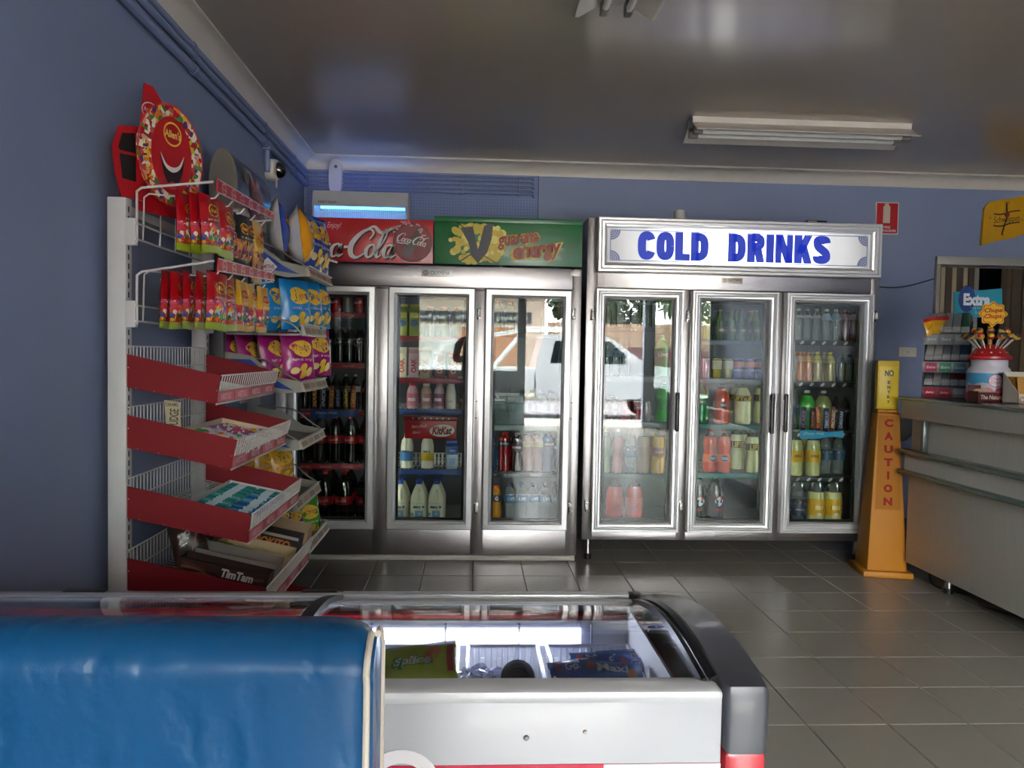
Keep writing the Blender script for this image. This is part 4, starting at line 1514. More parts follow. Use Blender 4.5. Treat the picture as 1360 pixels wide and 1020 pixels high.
S_OAK = carton('flavoured_milk_carton', '#d9cfae', .062, .19, '#d9cfae', [(xf(tfit('OAK', .09, .036, bold=.05), 1, 1, rot=PI / 2), M('#b3391f', .4), .0)])
S_OAKP = carton('flavoured_milk_carton', '#c9a0a6', .062, .19, '#c9a0a6', [(xf(tfit('OAK', .09, .036, bold=.05), 1, 1, rot=PI / 2), M('#a02030', .4), .0)])
S_OAKB = carton('flavoured_milk_carton', '#b9a184', .062, .19, '#b9a184', [(xf(tfit('OAK', .09, .036, bold=.05), 1, 1, rot=PI / 2), M('#8e2328', .4), .0)])
S_OAKR = carton('flavoured_milk_carton', '#8a4140', .062, .17, '#8a4140', [(xf(tfit('OAK', .08, .036, bold=.05), 1, 1, rot=PI / 2), M('#e0c9b0', .4), .0)])
S_MILKC = carton('blue_milk_carton', '#c9d2e0', .068, .175, '#3458a0', [(rect(.066, .05), M('#3458a0', .4), .045), (tfit('dairy', .04, .016, bold=.03), PW, .045), (rect(.04, .045), M('#7d9cc8', .4), -.025)])
S_TEA = carton('iced_tea_carton', '#8f9a2e', .062, .20, '#b9b93a', [(oval(.024, .022, 16, 1), M('#2f5a7f', .4), .0), (rect(.05, .03), M('#d8c93a', .4), .05), (tfit('TEA', .03, .014), M('#a83a22', .4), .05)])


def milk_jug():
    s = Spec('milk_jug', 'milk')
    MJ = M('#e3e0c4', .35, coat=.2, vary=.03)
    w, h = .052, .245

    def sec(z):
        if z < .62:
            return 1.0
        t_ = (z - .62) / .38
        return 1 - .68 * t_ ** 1.25
    g = G()
    rings = []
    for k in range(15):
        z = k / 14
        f = sec(z) * (.93 if k == 0 else 1)
        ring_ = []
        for q in range(20):
            a = 2 * PI * q / 20
            c_, s_ = math.cos(a), math.sin(a)
            ring_.append(g.bm.verts.new((w * f * math.copysign(abs(c_) ** .55, c_), w * 1.05 * f * math.copysign(abs(s_) ** .55, s_), z * h)))
        rings.append(ring_)
    for a, b_ in zip(rings, rings[1:]):
        for q in range(20):
            g.bm.faces.new((a[q], a[(q + 1) % 20], b_[(q + 1) % 20], b_[q]))
    g.bm.faces.new(list(reversed(rings[0]))); g.bm.faces.new(rings[-1])
    b = s.add('jug_body', g, MJ)
    g = G(); g.lathe([(.0195, h), (.0205, h + .003), (.0205, h + .022), (.018, h + .025)], 16); s.add('cap', g, M('#23439c', .4))
    g = G(); g.tube(spline([(.008, -w * .62, h * .86), (.013, -w * .98, h * .8), (.016, -w * 1.1, h * .7), (.018, -w * 1.08, h * .62)], 4), .009, 8); s.add('handle', g, MJ)
    y = -w * 1.05
    for sh, c_, dx, z in ((tfit('dairy', .05, .022, bold=.05), '#28324f', -.004, .105), (rect(.05, .045), '#7fa5cf', .01, .062), (polyshape([(-.025, .0), (.0, -.004), (.02, -.018), (.034, -.024), (.034, 0)]), '#2b3f66', .0, .04),
                          (rect(.018, .02), '#8fa3b9', -.034, .06), (tfit('FULL CREAM MILK', .065, .007), '#b08a6a', 0, .13), (oval(.008, .008, 12, 1), '#3d72a8', .036, .108), (tfit('2L', .02, .014), '#e6ecf2', .012, .066)):
        g = G(); g.shape(sh, front(dx, y, z, .0012 + (.0006 if c_ == '#e6ecf2' else 0))); s.add('label_print', g, M(c_, .45), b)
    return s


S_MILK = milk_jug()
S_MILKB = bottle('milk_bottle', 'milk', [(0, .01), (.9, 0), (1, .02), (1, .66), (.85, .8), (.5, .9), (.45, .93)], .215, .04, '#e2dfc8', '#3a7fb8', (.22, .5), '#d9d9d2', .46, .05, fill=.99, rough=.35, logo=[(tfit('dairy', .05, .02, bold=.04), M('#26324f', .4), .03, .001)])
S_MILKY = bottle('milk_bottle', 'milk', [(0, .01), (.9, 0), (1, .02), (1, .66), (.85, .8), (.5, .9), (.45, .93)], .215, .04, '#e2dfc8', '#e3c32a', (.22, .46), '#d9d9d2', .46, .05, fill=.99, rough=.35, logo=[(tfit('dairy', .05, .02, bold=.04), M('#26324f', .4), .034, .001), (tfit('LITE', .03, .014), M('#b04a2a', .4), -.005, .001)])


def shake(name, body_, lab_, cap, word):
    return bottle(name, 'bottle', [(0, .01), (.9, 0), (1, .02), (1, .6), (.9, .72), (.7, .8), (.6, .84), (.6, .88)], .165, .036, body_, lab_, (.12, .58), cap, .62, .12, fill=.99, rough=.4, capz=.86, logo=[(tfit(word, .045, .02, bold=.03), PW, 0, .001)])


S_SHP = shake('pink_milk_bottle', '#d59aa4', '#cf6f88', '#c22f48', 'moo')
S_SHB = shake('brown_milk_bottle', '#b59a86', '#a26a66', '#d8cdbf', 'moo')
S_SHV = shake('mauve_milk_bottle', '#b296a0', '#8d4a6b', '#c9a3ad', 'moo')
S_SHW = bottle('cream_milk_bottle', 'bottle', [(0, .01), (.9, 0), (1, .02), (1, .45), (.85, .6), (.6, .8), (.52, .9)], .195, .036, '#d9d4c3', '#d3c9b8', (.1, .42), '#e2ded4', .54, .06, fill=.99, rough=.4, logo=[(tfit('OAK', .04, .02), M('#8a4a44', .4), 0, .001)])
S_SHD = shake('amber_milk_bottle', '#8a5a28', '#6a4a2a', '#b07a30', 'o')

DOORN = ['first', 'second', 'third', 'fourth', 'fifth', 'sixth']
_cnt = {}


def row(spec, door, shelf_name, z, pxs, desc, y=4.86, rows=1, dy=None, py=None, grp=None):
    """front-row places from the photograph's columns; further rows stand straight behind"""
    for rw in range(rows):
        for px in pxs:
            x = at_y(px, py or 560, y).x
            key = (desc, door, shelf_name, rw)
            _cnt[key] = _cnt.get(key, 0) + 1
            k = _cnt[key]
            lb = '%s, %s from left, %s row, %s shelf, %s fridge door' % (desc, ORD[k - 1], ('front', 'second', 'third')[rw], shelf_name, DOORN[door])
            spec.spawn((x + random.uniform(-.002, .002), y + rw * dy if dy else y, z), lb, grp or ('%ss' % spec.name.replace('_', ' ')), rz=random.uniform(-.25, .25))


def bot(z):
    return z + .0


B = FLZ - .004 + .0
FZ = .2 - .004
# first door
row(S_CANR, 0, 'top', SH[0][0], (430, 446, 477, 492), 'red cola can', rows=2, dy=.075, py=405)
row(S_CANS, 0, 'top', SH[0][0], (461.5,), 'silver cola can', py=405)
row(S_COLA6, 0, 'second', SH[0][1], (424, 438, 451, 464, 477), 'small dark cola bottle', rows=2, dy=.08, py=455)
row(S_COLAR, 0, 'second', SH[0][1], (490,), 'red banded cola bottle', rows=2, dy=.08, py=455)
row(S_COLA6, 0, 'third', SH[0][2], (404, 419, 434, 446), 'small dark cola bottle', y=4.95, py=520)
row(S_COLAS, 0, 'third', SH[0][2], (459, 472), 'silver label cola bottle', y=4.95, py=520)
row(S_COLAR, 0, 'third', SH[0][2], (487,), 'red banded cola bottle', y=4.86, py=520)
row(S_COLA1, 0, 'fourth', SH[0][3], (402, 424, 445, 465, 486), 'large dark cola bottle', rows=2, dy=.1, py=585)
row(S_COLA2, 0, 'bottom', FZ, (405, 432, 457, 485), 'large dark cola bottle', rows=3, dy=.115, py=660)
# second door
row(S_TEA, 1, 'top', SH[1][0], (536, 551), 'yellow green iced tea carton', py=425)
row(S_ORCAP, 1, 'top', SH[1][0], (571, 590, 608), 'dark green sports bottle', py=425, y=4.95)
row(S_OAK, 1, 'second', SH[1][1], (533,), 'cream flavoured milk carton', py=485)
row(S_OAKP, 1, 'second', SH[1][1], (549.5,), 'pink flavoured milk carton', py=485)
row(S_OAKB, 1, 'second', SH[1][1], (566,), 'tan flavoured milk carton', py=485)
row(S_OAKR, 1, 'second', SH[1][1], (583, 601), 'maroon flavoured milk carton', py=485)
row(S_SHP, 1, 'third', SH[1][2], (548,), 'pink flavoured milk bottle', py=525)
row(S_SHB, 1, 'third', SH[1][2], (566.5,), 'brown flavoured milk bottle', py=525)
row(S_SHV, 1, 'third', SH[1][2], (584,), 'mauve flavoured milk bottle', py=525)
row(S_SHW, 1, 'third', SH[1][2], (599,), 'tall cream milk bottle', py=525)
row(S_SHD, 1, 'third', SH[1][2], (617,), 'amber flavoured milk bottle', py=525)
row(S_MILKB, 1, 'fourth', SH[1][3], (541,), 'blue label milk bottle', py=600)
row(S_MILKY, 1, 'fourth', SH[1][3], (568,), 'yellow label milk bottle', py=600)
row(S_MILKC, 1, 'fourth', SH[1][3], (600,), 'blue and white milk carton', py=600, y=4.85)
row(S_MILK, 1, 'bottom', FZ, (531.5, 556.5, 580), 'blue capped milk jug', rows=2, dy=.125, py=665, y=4.87)
# third door
row(S_ORCAP, 2, 'top', SH[2][0], (659, 677, 726, 741), 'orange capped sports bottle', py=425)
row(S_BIGW, 2, 'second', SH[2][1], (655, 668, 681, 694, 707, 720, 733), 'bluish water bottle', py=545, rows=2, dy=.08)
row(S_POWB, 2, 'third', SH[2][2], (651, 727), 'blue sports drink bottle', py=600)
row(S_POWR, 2, 'third', SH[2][2], (670,), 'red sports drink bottle', py=600)
row(S_POWD, 2, 'third', SH[2][2], (687, 743), 'dark sports drink bottle', py=600)
row(S_POWO, 2, 'third', SH[2][2], (701, 713), 'orange sports drink bottle', py=600)
row(S_GATO, 2, 'bottom', FZ, (644, 659), 'orange capped sports drink', py=670)
row(S_LVW, 2, 'bottom', FZ, (677, 693, 709, 724, 740), 'blue label water bottle', py=670, rows=2, dy=.085)
# fourth door
row(S_WATER, 3, 'top', SH[3][0], (806, 824, 843, 856.5, 870, 883), 'clear water bottle', py=425)
row(S_SODAW, 3, 'second', SH[3][1], (805, 818, 831), 'clear soda bottle', py=480)
row(S_GREEN2, 3, 'second', SH[3][1], (879,), 'big green drink bottle', py=480, y=4.9)
row(S_CANBLK, 3, 'third', SH[3][2], (801, 815), 'tall black energy can', py=545, y=4.87, rows=2, dy=.075)
row(S_CANRED, 3, 'third', SH[3][2], (831, 846), 'red soft drink can', py=545, y=4.87, rows=2, dy=.075)
row(S_CANS, 3, 'third', SH[3][2], (858,), 'silver cola can', py=545, y=4.87)
row(S_GREENB, 3, 'third', SH[3][2], (881,), 'bright green drink bottle', py=525, y=4.92)
row(S_PALEG, 3, 'fourth', SH[3][3], (804,), 'pale green drink bottle', py=600)
row(S_PINK, 3, 'fourth', SH[3][3], (820,), 'pink drink bottle', py=600)
row(S_LEMON1, 3, 'fourth', SH[3][3], (837,), 'clear lemonade bottle', py=600)
row(S_TAN, 3, 'fourth', SH[3][3], (855,), 'pale tan drink bottle', py=600)
row(S_AMBER, 3, 'fourth', SH[3][3], (873.5,), 'amber drink bottle', py=600, y=4.85)
row(S_RED2, 3, 'bottom', FZ, (816, 841.5), 'big red drink bottle', py=665)
# fifth door
row(S_CANOLIVE, 4, 'top', SH[4][0], (929, 938), 'yellow green can', py=440, y=4.9)
row(S_GREENG, 4, 'top', SH[4][0], (956.5, 971, 984, 1003), 'green glass bottle', py=435, rows=2, dy=.075)
row(S_BROWNG, 4, 'top', SH[4][0], (994,), 'brown glass bottle', py=435, y=4.95)
row(S_CANPINK, 4, 'second', SH[4][1], (924, 937), 'pale pink drink can', py=492)
row(S_CANYEL, 4, 'second', SH[4][1], (951.5, 966), 'yellow drink can', py=492)
row(S_CANPUR, 4, 'second', SH[4][1], (980.5, 995, 1010), 'purple drink can', py=492, rows=2, dy=.072)
row(S_GREEN2, 4, 'third', SH[4][2], (930,), 'big green drink bottle', py=545)
row(S_FANTAF, 4, 'third', SH[4][2], (958,), 'wide orange drink bottle', py=545)
row(S_LIFTF, 4, 'third', SH[4][2], (986,), 'cloudy lemon drink bottle', py=545, rows=2, dy=.12)
row(S_LIFT, 4, 'third', SH[4][2], (1010,), 'slim cloudy lemon bottle', py=545, y=4.95)
row(S_FANTA, 4, 'fourth', SH[4][3], (942.5, 961.5), 'orange drink bottle', py=600, y=4.86)
row(S_LIFT, 4, 'fourth', SH[4][3], (999,), 'slim cloudy lemon bottle', py=600, y=4.86)
row(S_LIFT, 4, 'fourth', SH[4][3], (978, 988), 'slim cloudy lemon bottle', py=600, y=5.0)
row(S_PEPSI, 4, 'bottom', FZ, (927.5, 950), 'big black cola bottle', py=665, y=4.87)
# sixth door
row(S_WATER, 5, 'top', SH[5][0], (1060, 1072, 1084), 'clear water bottle', py=435)
row(S_WATERB, 5, 'top', SH[5][0], (1097.5, 1109.5), 'blue neck water bottle', py=435)
row(S_PLUM, 5, 'top', SH[5][0], (1122, 1134), 'dark red juice bottle', py=435, rows=2, dy=.07)
row(S_PALJ, 5, 'second', SH[5][1], (1053,), 'pale juice bottle', py=490)
row(S_ORJ, 5, 'second', SH[5][1], (1062.5, 1073), 'orange juice bottle', py=490, rows=2, dy=.07)
row(S_YLJ, 5, 'second', SH[5][1], (1085, 1102), 'yellow juice bottle', py=490, rows=2, dy=.07)
row(S_SODAW, 5, 'second', SH[5][1], (1116.5, 1128), 'clear soda bottle', py=490)
row(S_LEMON1, 5, 'third', SH[5][2], (1053,), 'clear lemonade bottle', py=545, y=4.98)
row(S_GREENB, 5, 'third', SH[5][2], (1071,), 'bright green drink bottle', py=545, y=4.98)
row(S_PALEY, 5, 'third', SH[5][2], (1093,), 'pale yellow drink bottle', py=545, y=4.98)
row(S_COLA6, 5, 'third', SH[5][2], (1110, 1122, 1133), 'small dark cola bottle', py=545, y=4.95)
row(S_SOLO1, 5, 'fourth', SH[5][3], (1056, 1079.5), 'yellow label lemon bottle', py=605, rows=2, dy=.11)
row(S_LEMON1, 5, 'fourth', SH[5][3], (1096, 1113), 'clear lemonade bottle', py=605, y=4.9)
row(S_LEMON2, 5, 'bottom', FZ, (1040, 1060), 'blue label lemonade bottle', py=665)
row(S_SOLO2, 5, 'bottom', FZ, (1084, 1106.5), 'yellow label lemon bottle', py=665)

# chocolate bars standing on the third shelves
BARS = [('#5b2a1e', '#d9a43c', 'MARS'), ('#23233a', '#b9c0d8', 'SNICK'), ('#7a2a18', '#e0a23a', 'BOOST'), ('#16181c', '#7d8fb8', 'BREAK'), ('#4f3b1e', '#d8c24a', 'CRUNCH'), ('#8a2b1c', '#e3b24a', 'CHERRY')]
BARS2 = [('#2e2440', '#9d8fc0', 'FLAKE'), ('#33251c', '#c98a3a', 'CRUNCHIE'), ('#a82a22', '#e8b24a', 'TURKISH'), ('#22264a', '#c3c8e8', 'TIMEOUT'), ('#8a3420', '#e0c08a', 'PICNIC'), ('#1f2030', '#a9aed0', 'DREAM')]


def bar(px, py0, py1, spec, door, k):
    a, b_ = at_y(px, py1, 4.83), at_y(px, py0, 4.83)
    s = Spec('chocolate_bar', 'chocolate bar')
    w, h = .036, b_.z - a.z
    g = G()
    g.grid(lambda u, v: Vector(((u - .5) * w * (1 if .06 < v < .94 else .9), -.011 * (max(0, 1 - (2 * u - 1) ** 2) ** .5) * (0 if v < .05 or v > .95 else 1), v * h)), 6, 10)
    g.grid(lambda u, v: Vector(((u - .5) * w * (1 if .06 < v < .94 else .9), .009 * (max(0, 1 - (2 * u - 1) ** 2) ** .5) * (0 if v < .05 or v > .95 else 1), v * h)), 6, 10, flip=True)
    b = s.add('wrapper', g, M(spec[0], .3, coat=.3))
    g = G(); g.shape(xf(tfit(spec[2], h * .75, w * .6, bold=.03, shear=.2), 1, 1, rot=PI / 2), front(0, -.0115, h / 2, .001)); s.add('lettering', g, M(spec[1], .4), b)
    s.spawn((a.x, 4.829, a.z), 'upright chocolate bar, %s from left, on the chocolate tray in %s fridge door' % (ORD[k], DOORN[door]), 'chocolate bars in the fridges', rot=(.06, random.uniform(-.05, .05), 0))


for k, px in enumerate((419, 429.5, 440, 449.5, 459.5, 468)):
    bar(px, 512, 544, BARS[k], 0, k)
for k, px in enumerate((1066, 1078, 1086, 1096, 1104.5, 1115)):
    bar(px, 540 + (k % 2) * 2, 572, BARS2[k], 5, k)


def tray(px0, px1, py0, py1, hx, label, root_name='chocolate_tray'):
    a, b_ = at_y(px0, py0, 4.80), at_y(px1, py1, 4.80)
    th = thing(root_name, label, 'tray', ((a.x + b_.x) / 2, 4.80, b_.z))
    w = b_.x - a.x
    top = [(a.x + w * q / 8, 4.795, a.z + .006 * math.sin(q * .9)) for q in range(9)]
    botm = [(a.x + w * q / 8, 4.795, b_.z + (.016 * max(0, math.sin((q - 3.5) / 5 * PI))) if q > 3 else b_.z) for q in range(8, -1, -1)]
    g = G(); g.prism(top + botm, (0, -.004, 0)); fr_ = g.obj('front_panel', M(hx, .35), th)
    g = G(); g.box(a.x, b_.x, 4.795, 4.845, a.z - .028, a.z - .024); g.obj('tray_base', M(hx, .35), th)
    g = G(); g.shape(tfit('Dairy Milk', w * .48, .02, shear=.4), front(a.x + w * .32, 4.791, (a.z + b_.z) / 2 + .006, .001)); g.obj('lettering', M('#dfe6ee', .4), fr_)


tray(414, 476, 544, 556, '#2b4a8a', 'wavy dark blue tray of upright chocolate bars behind the first fridge door')
tray(1062, 1119, 572, 583, '#2aa3cf', 'wavy bright blue tray of upright chocolate bars behind the sixth fridge door')

# red chocolate box hanging behind the second door
a, b_ = at_y(538, 552, 4.78), at_y(606, 583, 4.78)
kk = thing('hanging_chocolate_box', 'red chocolate display box with white oval hanging behind the second fridge door', 'box', ((a.x + b_.x) / 2, 4.78, b_.z))
g = G(); g.box(a.x, b_.x, 4.775, 4.80, b_.z, a.z - .03, bev=.002); bx = g.obj('box', M('#b3161f', .35), kk)
g = G(); g.box(a.x - .008, b_.x + .006, 4.775, 4.81, a.z - .03, a.z, bev=.002); g.obj('tray_edge', M('#7d1a20', .4), kk)
ox, oz = at_y(587, 572, 4.77).x, at_y(587, 572, 4.77).z
g = G(); g.shape(xf(oval(.078, .038, 24, 1), 1, 1, rot=.05), front(ox, 4.775, oz, .0012)); g.obj('oval_print', PW, bx)
g = G(); g.shape(xf(tfit('KitKat', .125, .05, bold=.045, shear=.25), 1, 1), front(ox, 4.775, oz, .0022)); g.obj('lettering', M('#a5161c', .4), bx)
for s, px, py, w in (('Have a Break!', 557, 566, .1), ('Have a', 553, 574, .05)):
    q = at_y(px, py, 4.77); g = G(); g.shape(xf(tfit(s, w, .018, shear=.5), 1, 1, rot=.08), front(q.x, 4.775, q.z, .0012)); g.obj('lettering', M('#e9d3d0', .4), bx)
g = G()
for k in range(7):
    g.shape(xf(oval(.006, .006, 8, 1), 1, 1, -.11 + k * .037), front((a.x + b_.x) / 2, 4.775, a.z - .016, .001))
g.obj('dot_print', M('#d9c9c4', .4), kk)
for x in (a.x + .01, b_.x - .01):
    g = G(); g.tube([(x, 4.79, a.z), (x, 4.80, SH[1][2] - .03)], .0015, 5); g.obj('hook', CHROME, kk)
# white wire guard on the milk shelf and a bin behind
wg = thing('wire_guard', 'low white wire guard around the milk on fourth shelf, second fridge door', 'guard', (-.25, 5.05, SH[1][3]))
g = G()
z = SH[1][3]
for q in (.02, .075):
    g.tube([(IX[1][0] + .02, 5.0, z + q), (IX[1][1] - .02, 5.0, z + q)], .003, 5)
for k in range(22):
    x = IX[1][0] + .02 + k * (IX[1][1] - IX[1][0] - .04) / 21
    g.box(x - .006, x + .006, 4.997, 5.001, z, z + .075)
g.obj('wire_panel', WHITE, wg)
# multipack handle film over the water
mp_ = thing('water_multipack', 'shrink wrapped water pack with a white carry strip, third fridge door', 'water pack', (at_y(667, 540, 4.81).x, 4.81, SH[2][1]))
a, b_ = at_y(645, 522, 4.81), at_y(690, 526, 4.81)
g = G(); g.box(a.x + .01, b_.x, 4.808, 4.812, b_.z, a.z + .003, bev=.001); g.obj('carry_strip', WHITE, mp_)
g = G(); g.box(a.x + .01, b_.x + .02, 4.814, 4.816, SH[2][1] + .002, b_.z); g.obj('film', glass('#e6f0f0', 1.4, .1, .12, '#cfdcdc'), mp_)

# ================================================================== LEFT WALL: SWEETS RACK
WIRE = M('#d9d6cf', .35)
POST = M('#cfccc8', .4, bump=.03)
REDP = M('#7c0612', .75, vary=.08, vscale=3)
RY0, RY1 = 2.52, 3.22
RX = -1.10

rk = thing('shelf_upright_pair', 'white slotted metal uprights holding the sweets baskets along the left wall', 'rack', (-1.13, RY0, 0))
for y in (RY0 - .02, RY1 + .01):
    g = G(); g.box(-1.158, -1.1, y, y + .045, 0, 1.745, bev=.003); po = g.obj('upright', POST, rk)
    g = G()
    for k in range(56):
        g.box(-1.1005, -1.0992, y + .015, y + .023, .05 + k * .03, .068 + k * .03)
    stuff(g.obj('slots', BLACK, po))
    g = G(); g.box(-1.158, -.65, y, y + .045, 0, .06, bev=.003); g.obj('foot', POST, rk)
for z in (.15, 1.7):
    g = G(); g.box(-1.15, -1.12, RY0 + .02, RY1 + .01, z, z + .03); g.obj('back_rail', POST, rk)

BASK = [((1.25, 1.144), (1.185, 1.095), (-.806, -.822)), ((1.055, .95), (.979, .885), (-.755, -.774)), ((.826, .723), (.738, .644), (-.708, -.72)),
        ((.593, .49), (.496, .395), (-.66, -.675)), ((.37, .27), (.265, .165), (-.615, -.63))]


def basket(k):
    (ztb, zbb), (ztf, zbf), (xt, xb) = BASK[k]
    th = thing('wire_basket', '%s red sided white wire basket from the top, sloping out from the left wall' % ORD[k], 'basket', (RX, RY0, zbb), 'red sided sweets baskets')
    y0, y1 = RY0 - .012, RY1
    for y in (y0, y1):
        g = G(); g.prism([(RX, y, ztb), (xt, y, ztf), (xb, y, zbf), (RX, y, zbb)], (0, .004, 0)); g.obj('side_panel', REDP, th)

    def top(x):
        return ztb + (ztf - ztb) * (x - RX) / (xt - RX)

    def base(x):
        return zbb + (zbf - zbb) * (x - RX) / (xb - RX) + .006
    W = xb - RX
    g = G()
    n = 26
    for q in range(n + 1):
        y = y0 + .01 + (y1 - y0 - .014) * q / n
        g.tube([(RX + .004, y, ztb + .025), (RX + .004, y, base(RX)), (xb - .004, y, base(xb)), ], .0019, 4)
    for q in range(5):
        x = RX + W * (q + .5) / 5
        g.tube([(x, y0, base(x) - .003), (x, y1, base(x) - .003)], .002, 4)
    for z in (ztb + .025, (ztb + zbb) / 2 + .01):
        g.tube([(RX + .004, y0, z), (RX + .004, y1, z)], .0026, 5)
    stuff(g.obj('wire_tray', WIRE, th))
    g = G()
    zs_ = zbf + .042
    for q in range(28):
        y = y0 + .008 + (y1 - y0 - .012) * q / 27
        t_ = (zs_ - zbf) / (ztf - zbf)
        g.tube([(xb + (xt - xb) * t_ + .003, y - .006, zs_), (xt + .003, y + .004, ztf)], .0021, 4)
    g.tube([(xt + .003, y0, ztf + .001), (xt + .003, y1, ztf + .001)], .003, 5)
    g.tube([(xb + .003, y0, zs_), (xb + .003, y1, zs_)], .0028, 5)
    g.tube([(xb + .002, y0, zbf - .002), (xb + .002, y1, zbf - .002)], .0032, 5)
    stuff(g.obj('wire_front', WIRE, th))
    g = G(); g.box(xb + .001, xb + .004, y0 + .004, y1 - .002, zbf + .003, zs_ - .004); st = g.obj('label_strip', M('#b3202e', .35), th)
    g = G()
    for q in range(4):
        yy = y0 + (y1 - y0) * (q + .5) / 4
        g.shape(tfit('NESTLE', .1, .02, bold=.03), plane_map((xb + .0045, yy, (zbf + zs_) / 2 - .001), (0, 1, 0), (0, 0, 1), .0006))
    g.obj('lettering', M('#e8b7bb', .4), st)
    for q in ((0, 1) if k == 0 else (0, 2)):
        yy = y0 + (y1 - y0) * (q + .5) / 4
        g = G(); g.shape(rect(.16, zs_ - zbf - .01), plane_map((xb + .0042, yy, (zbf + zs_) / 2 - .001), (0, 1, 0), (0, 0, 1), .0002)); g.obj('strip_print', M('#d86070', .4), st)
    return base, top


BB = [basket(k) for k in range(5)]


# ---- pillow packs
def pillow(w, h, t, seed, crimp=.05, wrinkle=.0075, lean=0.0):
    rd = random.Random(seed)
    off = Vector((rd.uniform(0, 50), rd.uniform(0, 50), rd.uniform(0, 50)))

    def thick(x, z):
        u = min(1, abs(2 * x / w))
        v = z / h
        if v < crimp or v > 1 - crimp:
            return .0012
        vv = (v - crimp) / (1 - 2 * crimp)
        b_ = (max(0, 1 - u ** 2.4) ** .6) * (max(0, math.sin(PI * vv)) ** .5) * (1.08 - .25 * vv)
        return .0012 + t / 2 * b_ + wrinkle * b_ * (noise.noise(Vector((x * 38, z * 30, 0)) + off) + .7 * noise.noise(Vector((x * 90, z * 45, 3)) + off))

    def edge(v):
        return 1 - .05 * math.sin(PI * v) + .012 * math.sin(v * 23 + seed)

    def fn(side, us=1):
        def f(a, b_):
            x = (a - .5) * w
            return Vector((x * edge(b_), side * thick(x, b_ * h) + lean * b_ * h, b_ * h))
        return f
    dec = lambda dx, dz, e=.0012: (lambda x, y: Vector(((x + dx) * edge(max(0, min(1, (y + dz) / h))), -thick(max(-w / 2, min(w / 2, x + dx)), max(0, min(h, y + dz))) - e + lean * (y + dz), y + dz)))
    return fn, dec


def pack(name, cat, w, h, t, seed, mats, bands, prints, back=0, nu=10, nv=16):
    """mats list; bands = [(v_top, material index)] for the front from the bottom up; prints on the front face"""
    s = Spec(name, cat)
    fn, dec = pillow(w, h, t, seed)
    g = G()
    z0 = 0.0
    for side in (-1, 1):
        f = fn(side)
        vs = [[g.bm.verts.new(f(i / nu, j / nv)) for j in range(nv + 1)] for i in range(nu + 1)]
        for i in range(nu):
            for j in range(nv):
                q = g.bm.faces.new((vs[i][j], vs[i + 1][j], vs[i + 1][j + 1], vs[i][j + 1]))
                v = (j + .5) / nv
                mi = back
                if side < 0:
                    for vt, m_ in bands:
                        if v <= vt:
                            mi = m_
                            break
                elif back is None:
                    for vt, m_ in bands:
                        if v <= vt:
                            mi = m_
                            break
                q.material_index = mi if mi is not None else 0
    bmesh.ops.remove_doubles(g.bm, verts=g.bm.verts, dist=.0002)
    b = s.add('wrapper', g, mats, angle=180)
    for sh, m_, dx, dz, e in prints:
        g = G(); g.shape(sh, dec(dx, dz, e)); s.add('wrapper_print', g, m_, b, angle=180)
    s.height = h
    return s


CANDY = candy(['#c7352c', '#e8c23a', '#3e8a3c', '#d9d2c4', '#7a4a9a', '#e07a2a', '#c9424f', '#f0e6d0', '#2f5f9f', '#d8576f'], 85)
CANDY2 = candy(['#b86a4a', '#8a4a6a', '#d9a23a', '#7a2f3a', '#c98a5a', '#5a3050', '#e0b24a'], 75)
RED = M('#b30f1c', .28, coat=.4); YEL = M('#e0a712', .28, coat=.4); LIME = M('#a9bf2c', .3, coat=.3)
LOGO_Y = M('#e6c13a', .4); LOGO_R = M('#c01822', .4)


def allens(name, w, h, seed, main=RED, mid=CANDY, foot=LIME, word="Allen's"):
    pr = [(oval(w * .26, h * .105, 16, 3), LOGO_R if main is YEL else M('#8f0d16', .35), 0, h * .73, .0012), (ring(w * .27, h * .11, .004, 18), LOGO_Y, 0, h * .73, .0018),
          (tfit(word, w * .44, h * .085, bold=.02), LOGO_Y, 0, h * .73, .0022),
          (tfit('party mix' if main is RED else 'snakes alive', w * .6, h * .05), M('#efe3d2', .4), 0, h * .56, .0016)]
    return pack(name, 'sweets', w, h, .036, seed, [main, mid, foot], [(.1, 2), (.5, 1), (1.0, 0)], pr, back=None)


S_BRED = [allens('bag_of_sweets', .135, .185, 11 + k) for k in range(3)]
S_BYEL = [allens('bag_of_sweets', .13, .18, 31 + k, main=YEL, mid=CANDY, foot=YEL) for k in range(2)]
S_BYELBIG = allens('bag_of_sweets', .17, .235, 41, main=YEL, mid=CANDY2, foot=YEL, word='fantales')
S_BDARK = allens('bag_of_sweets', .13, .185, 51, main=M('#16171c', .3, coat=.4), mid=CANDY2, foot=M('#2a2a35', .3, coat=.4))


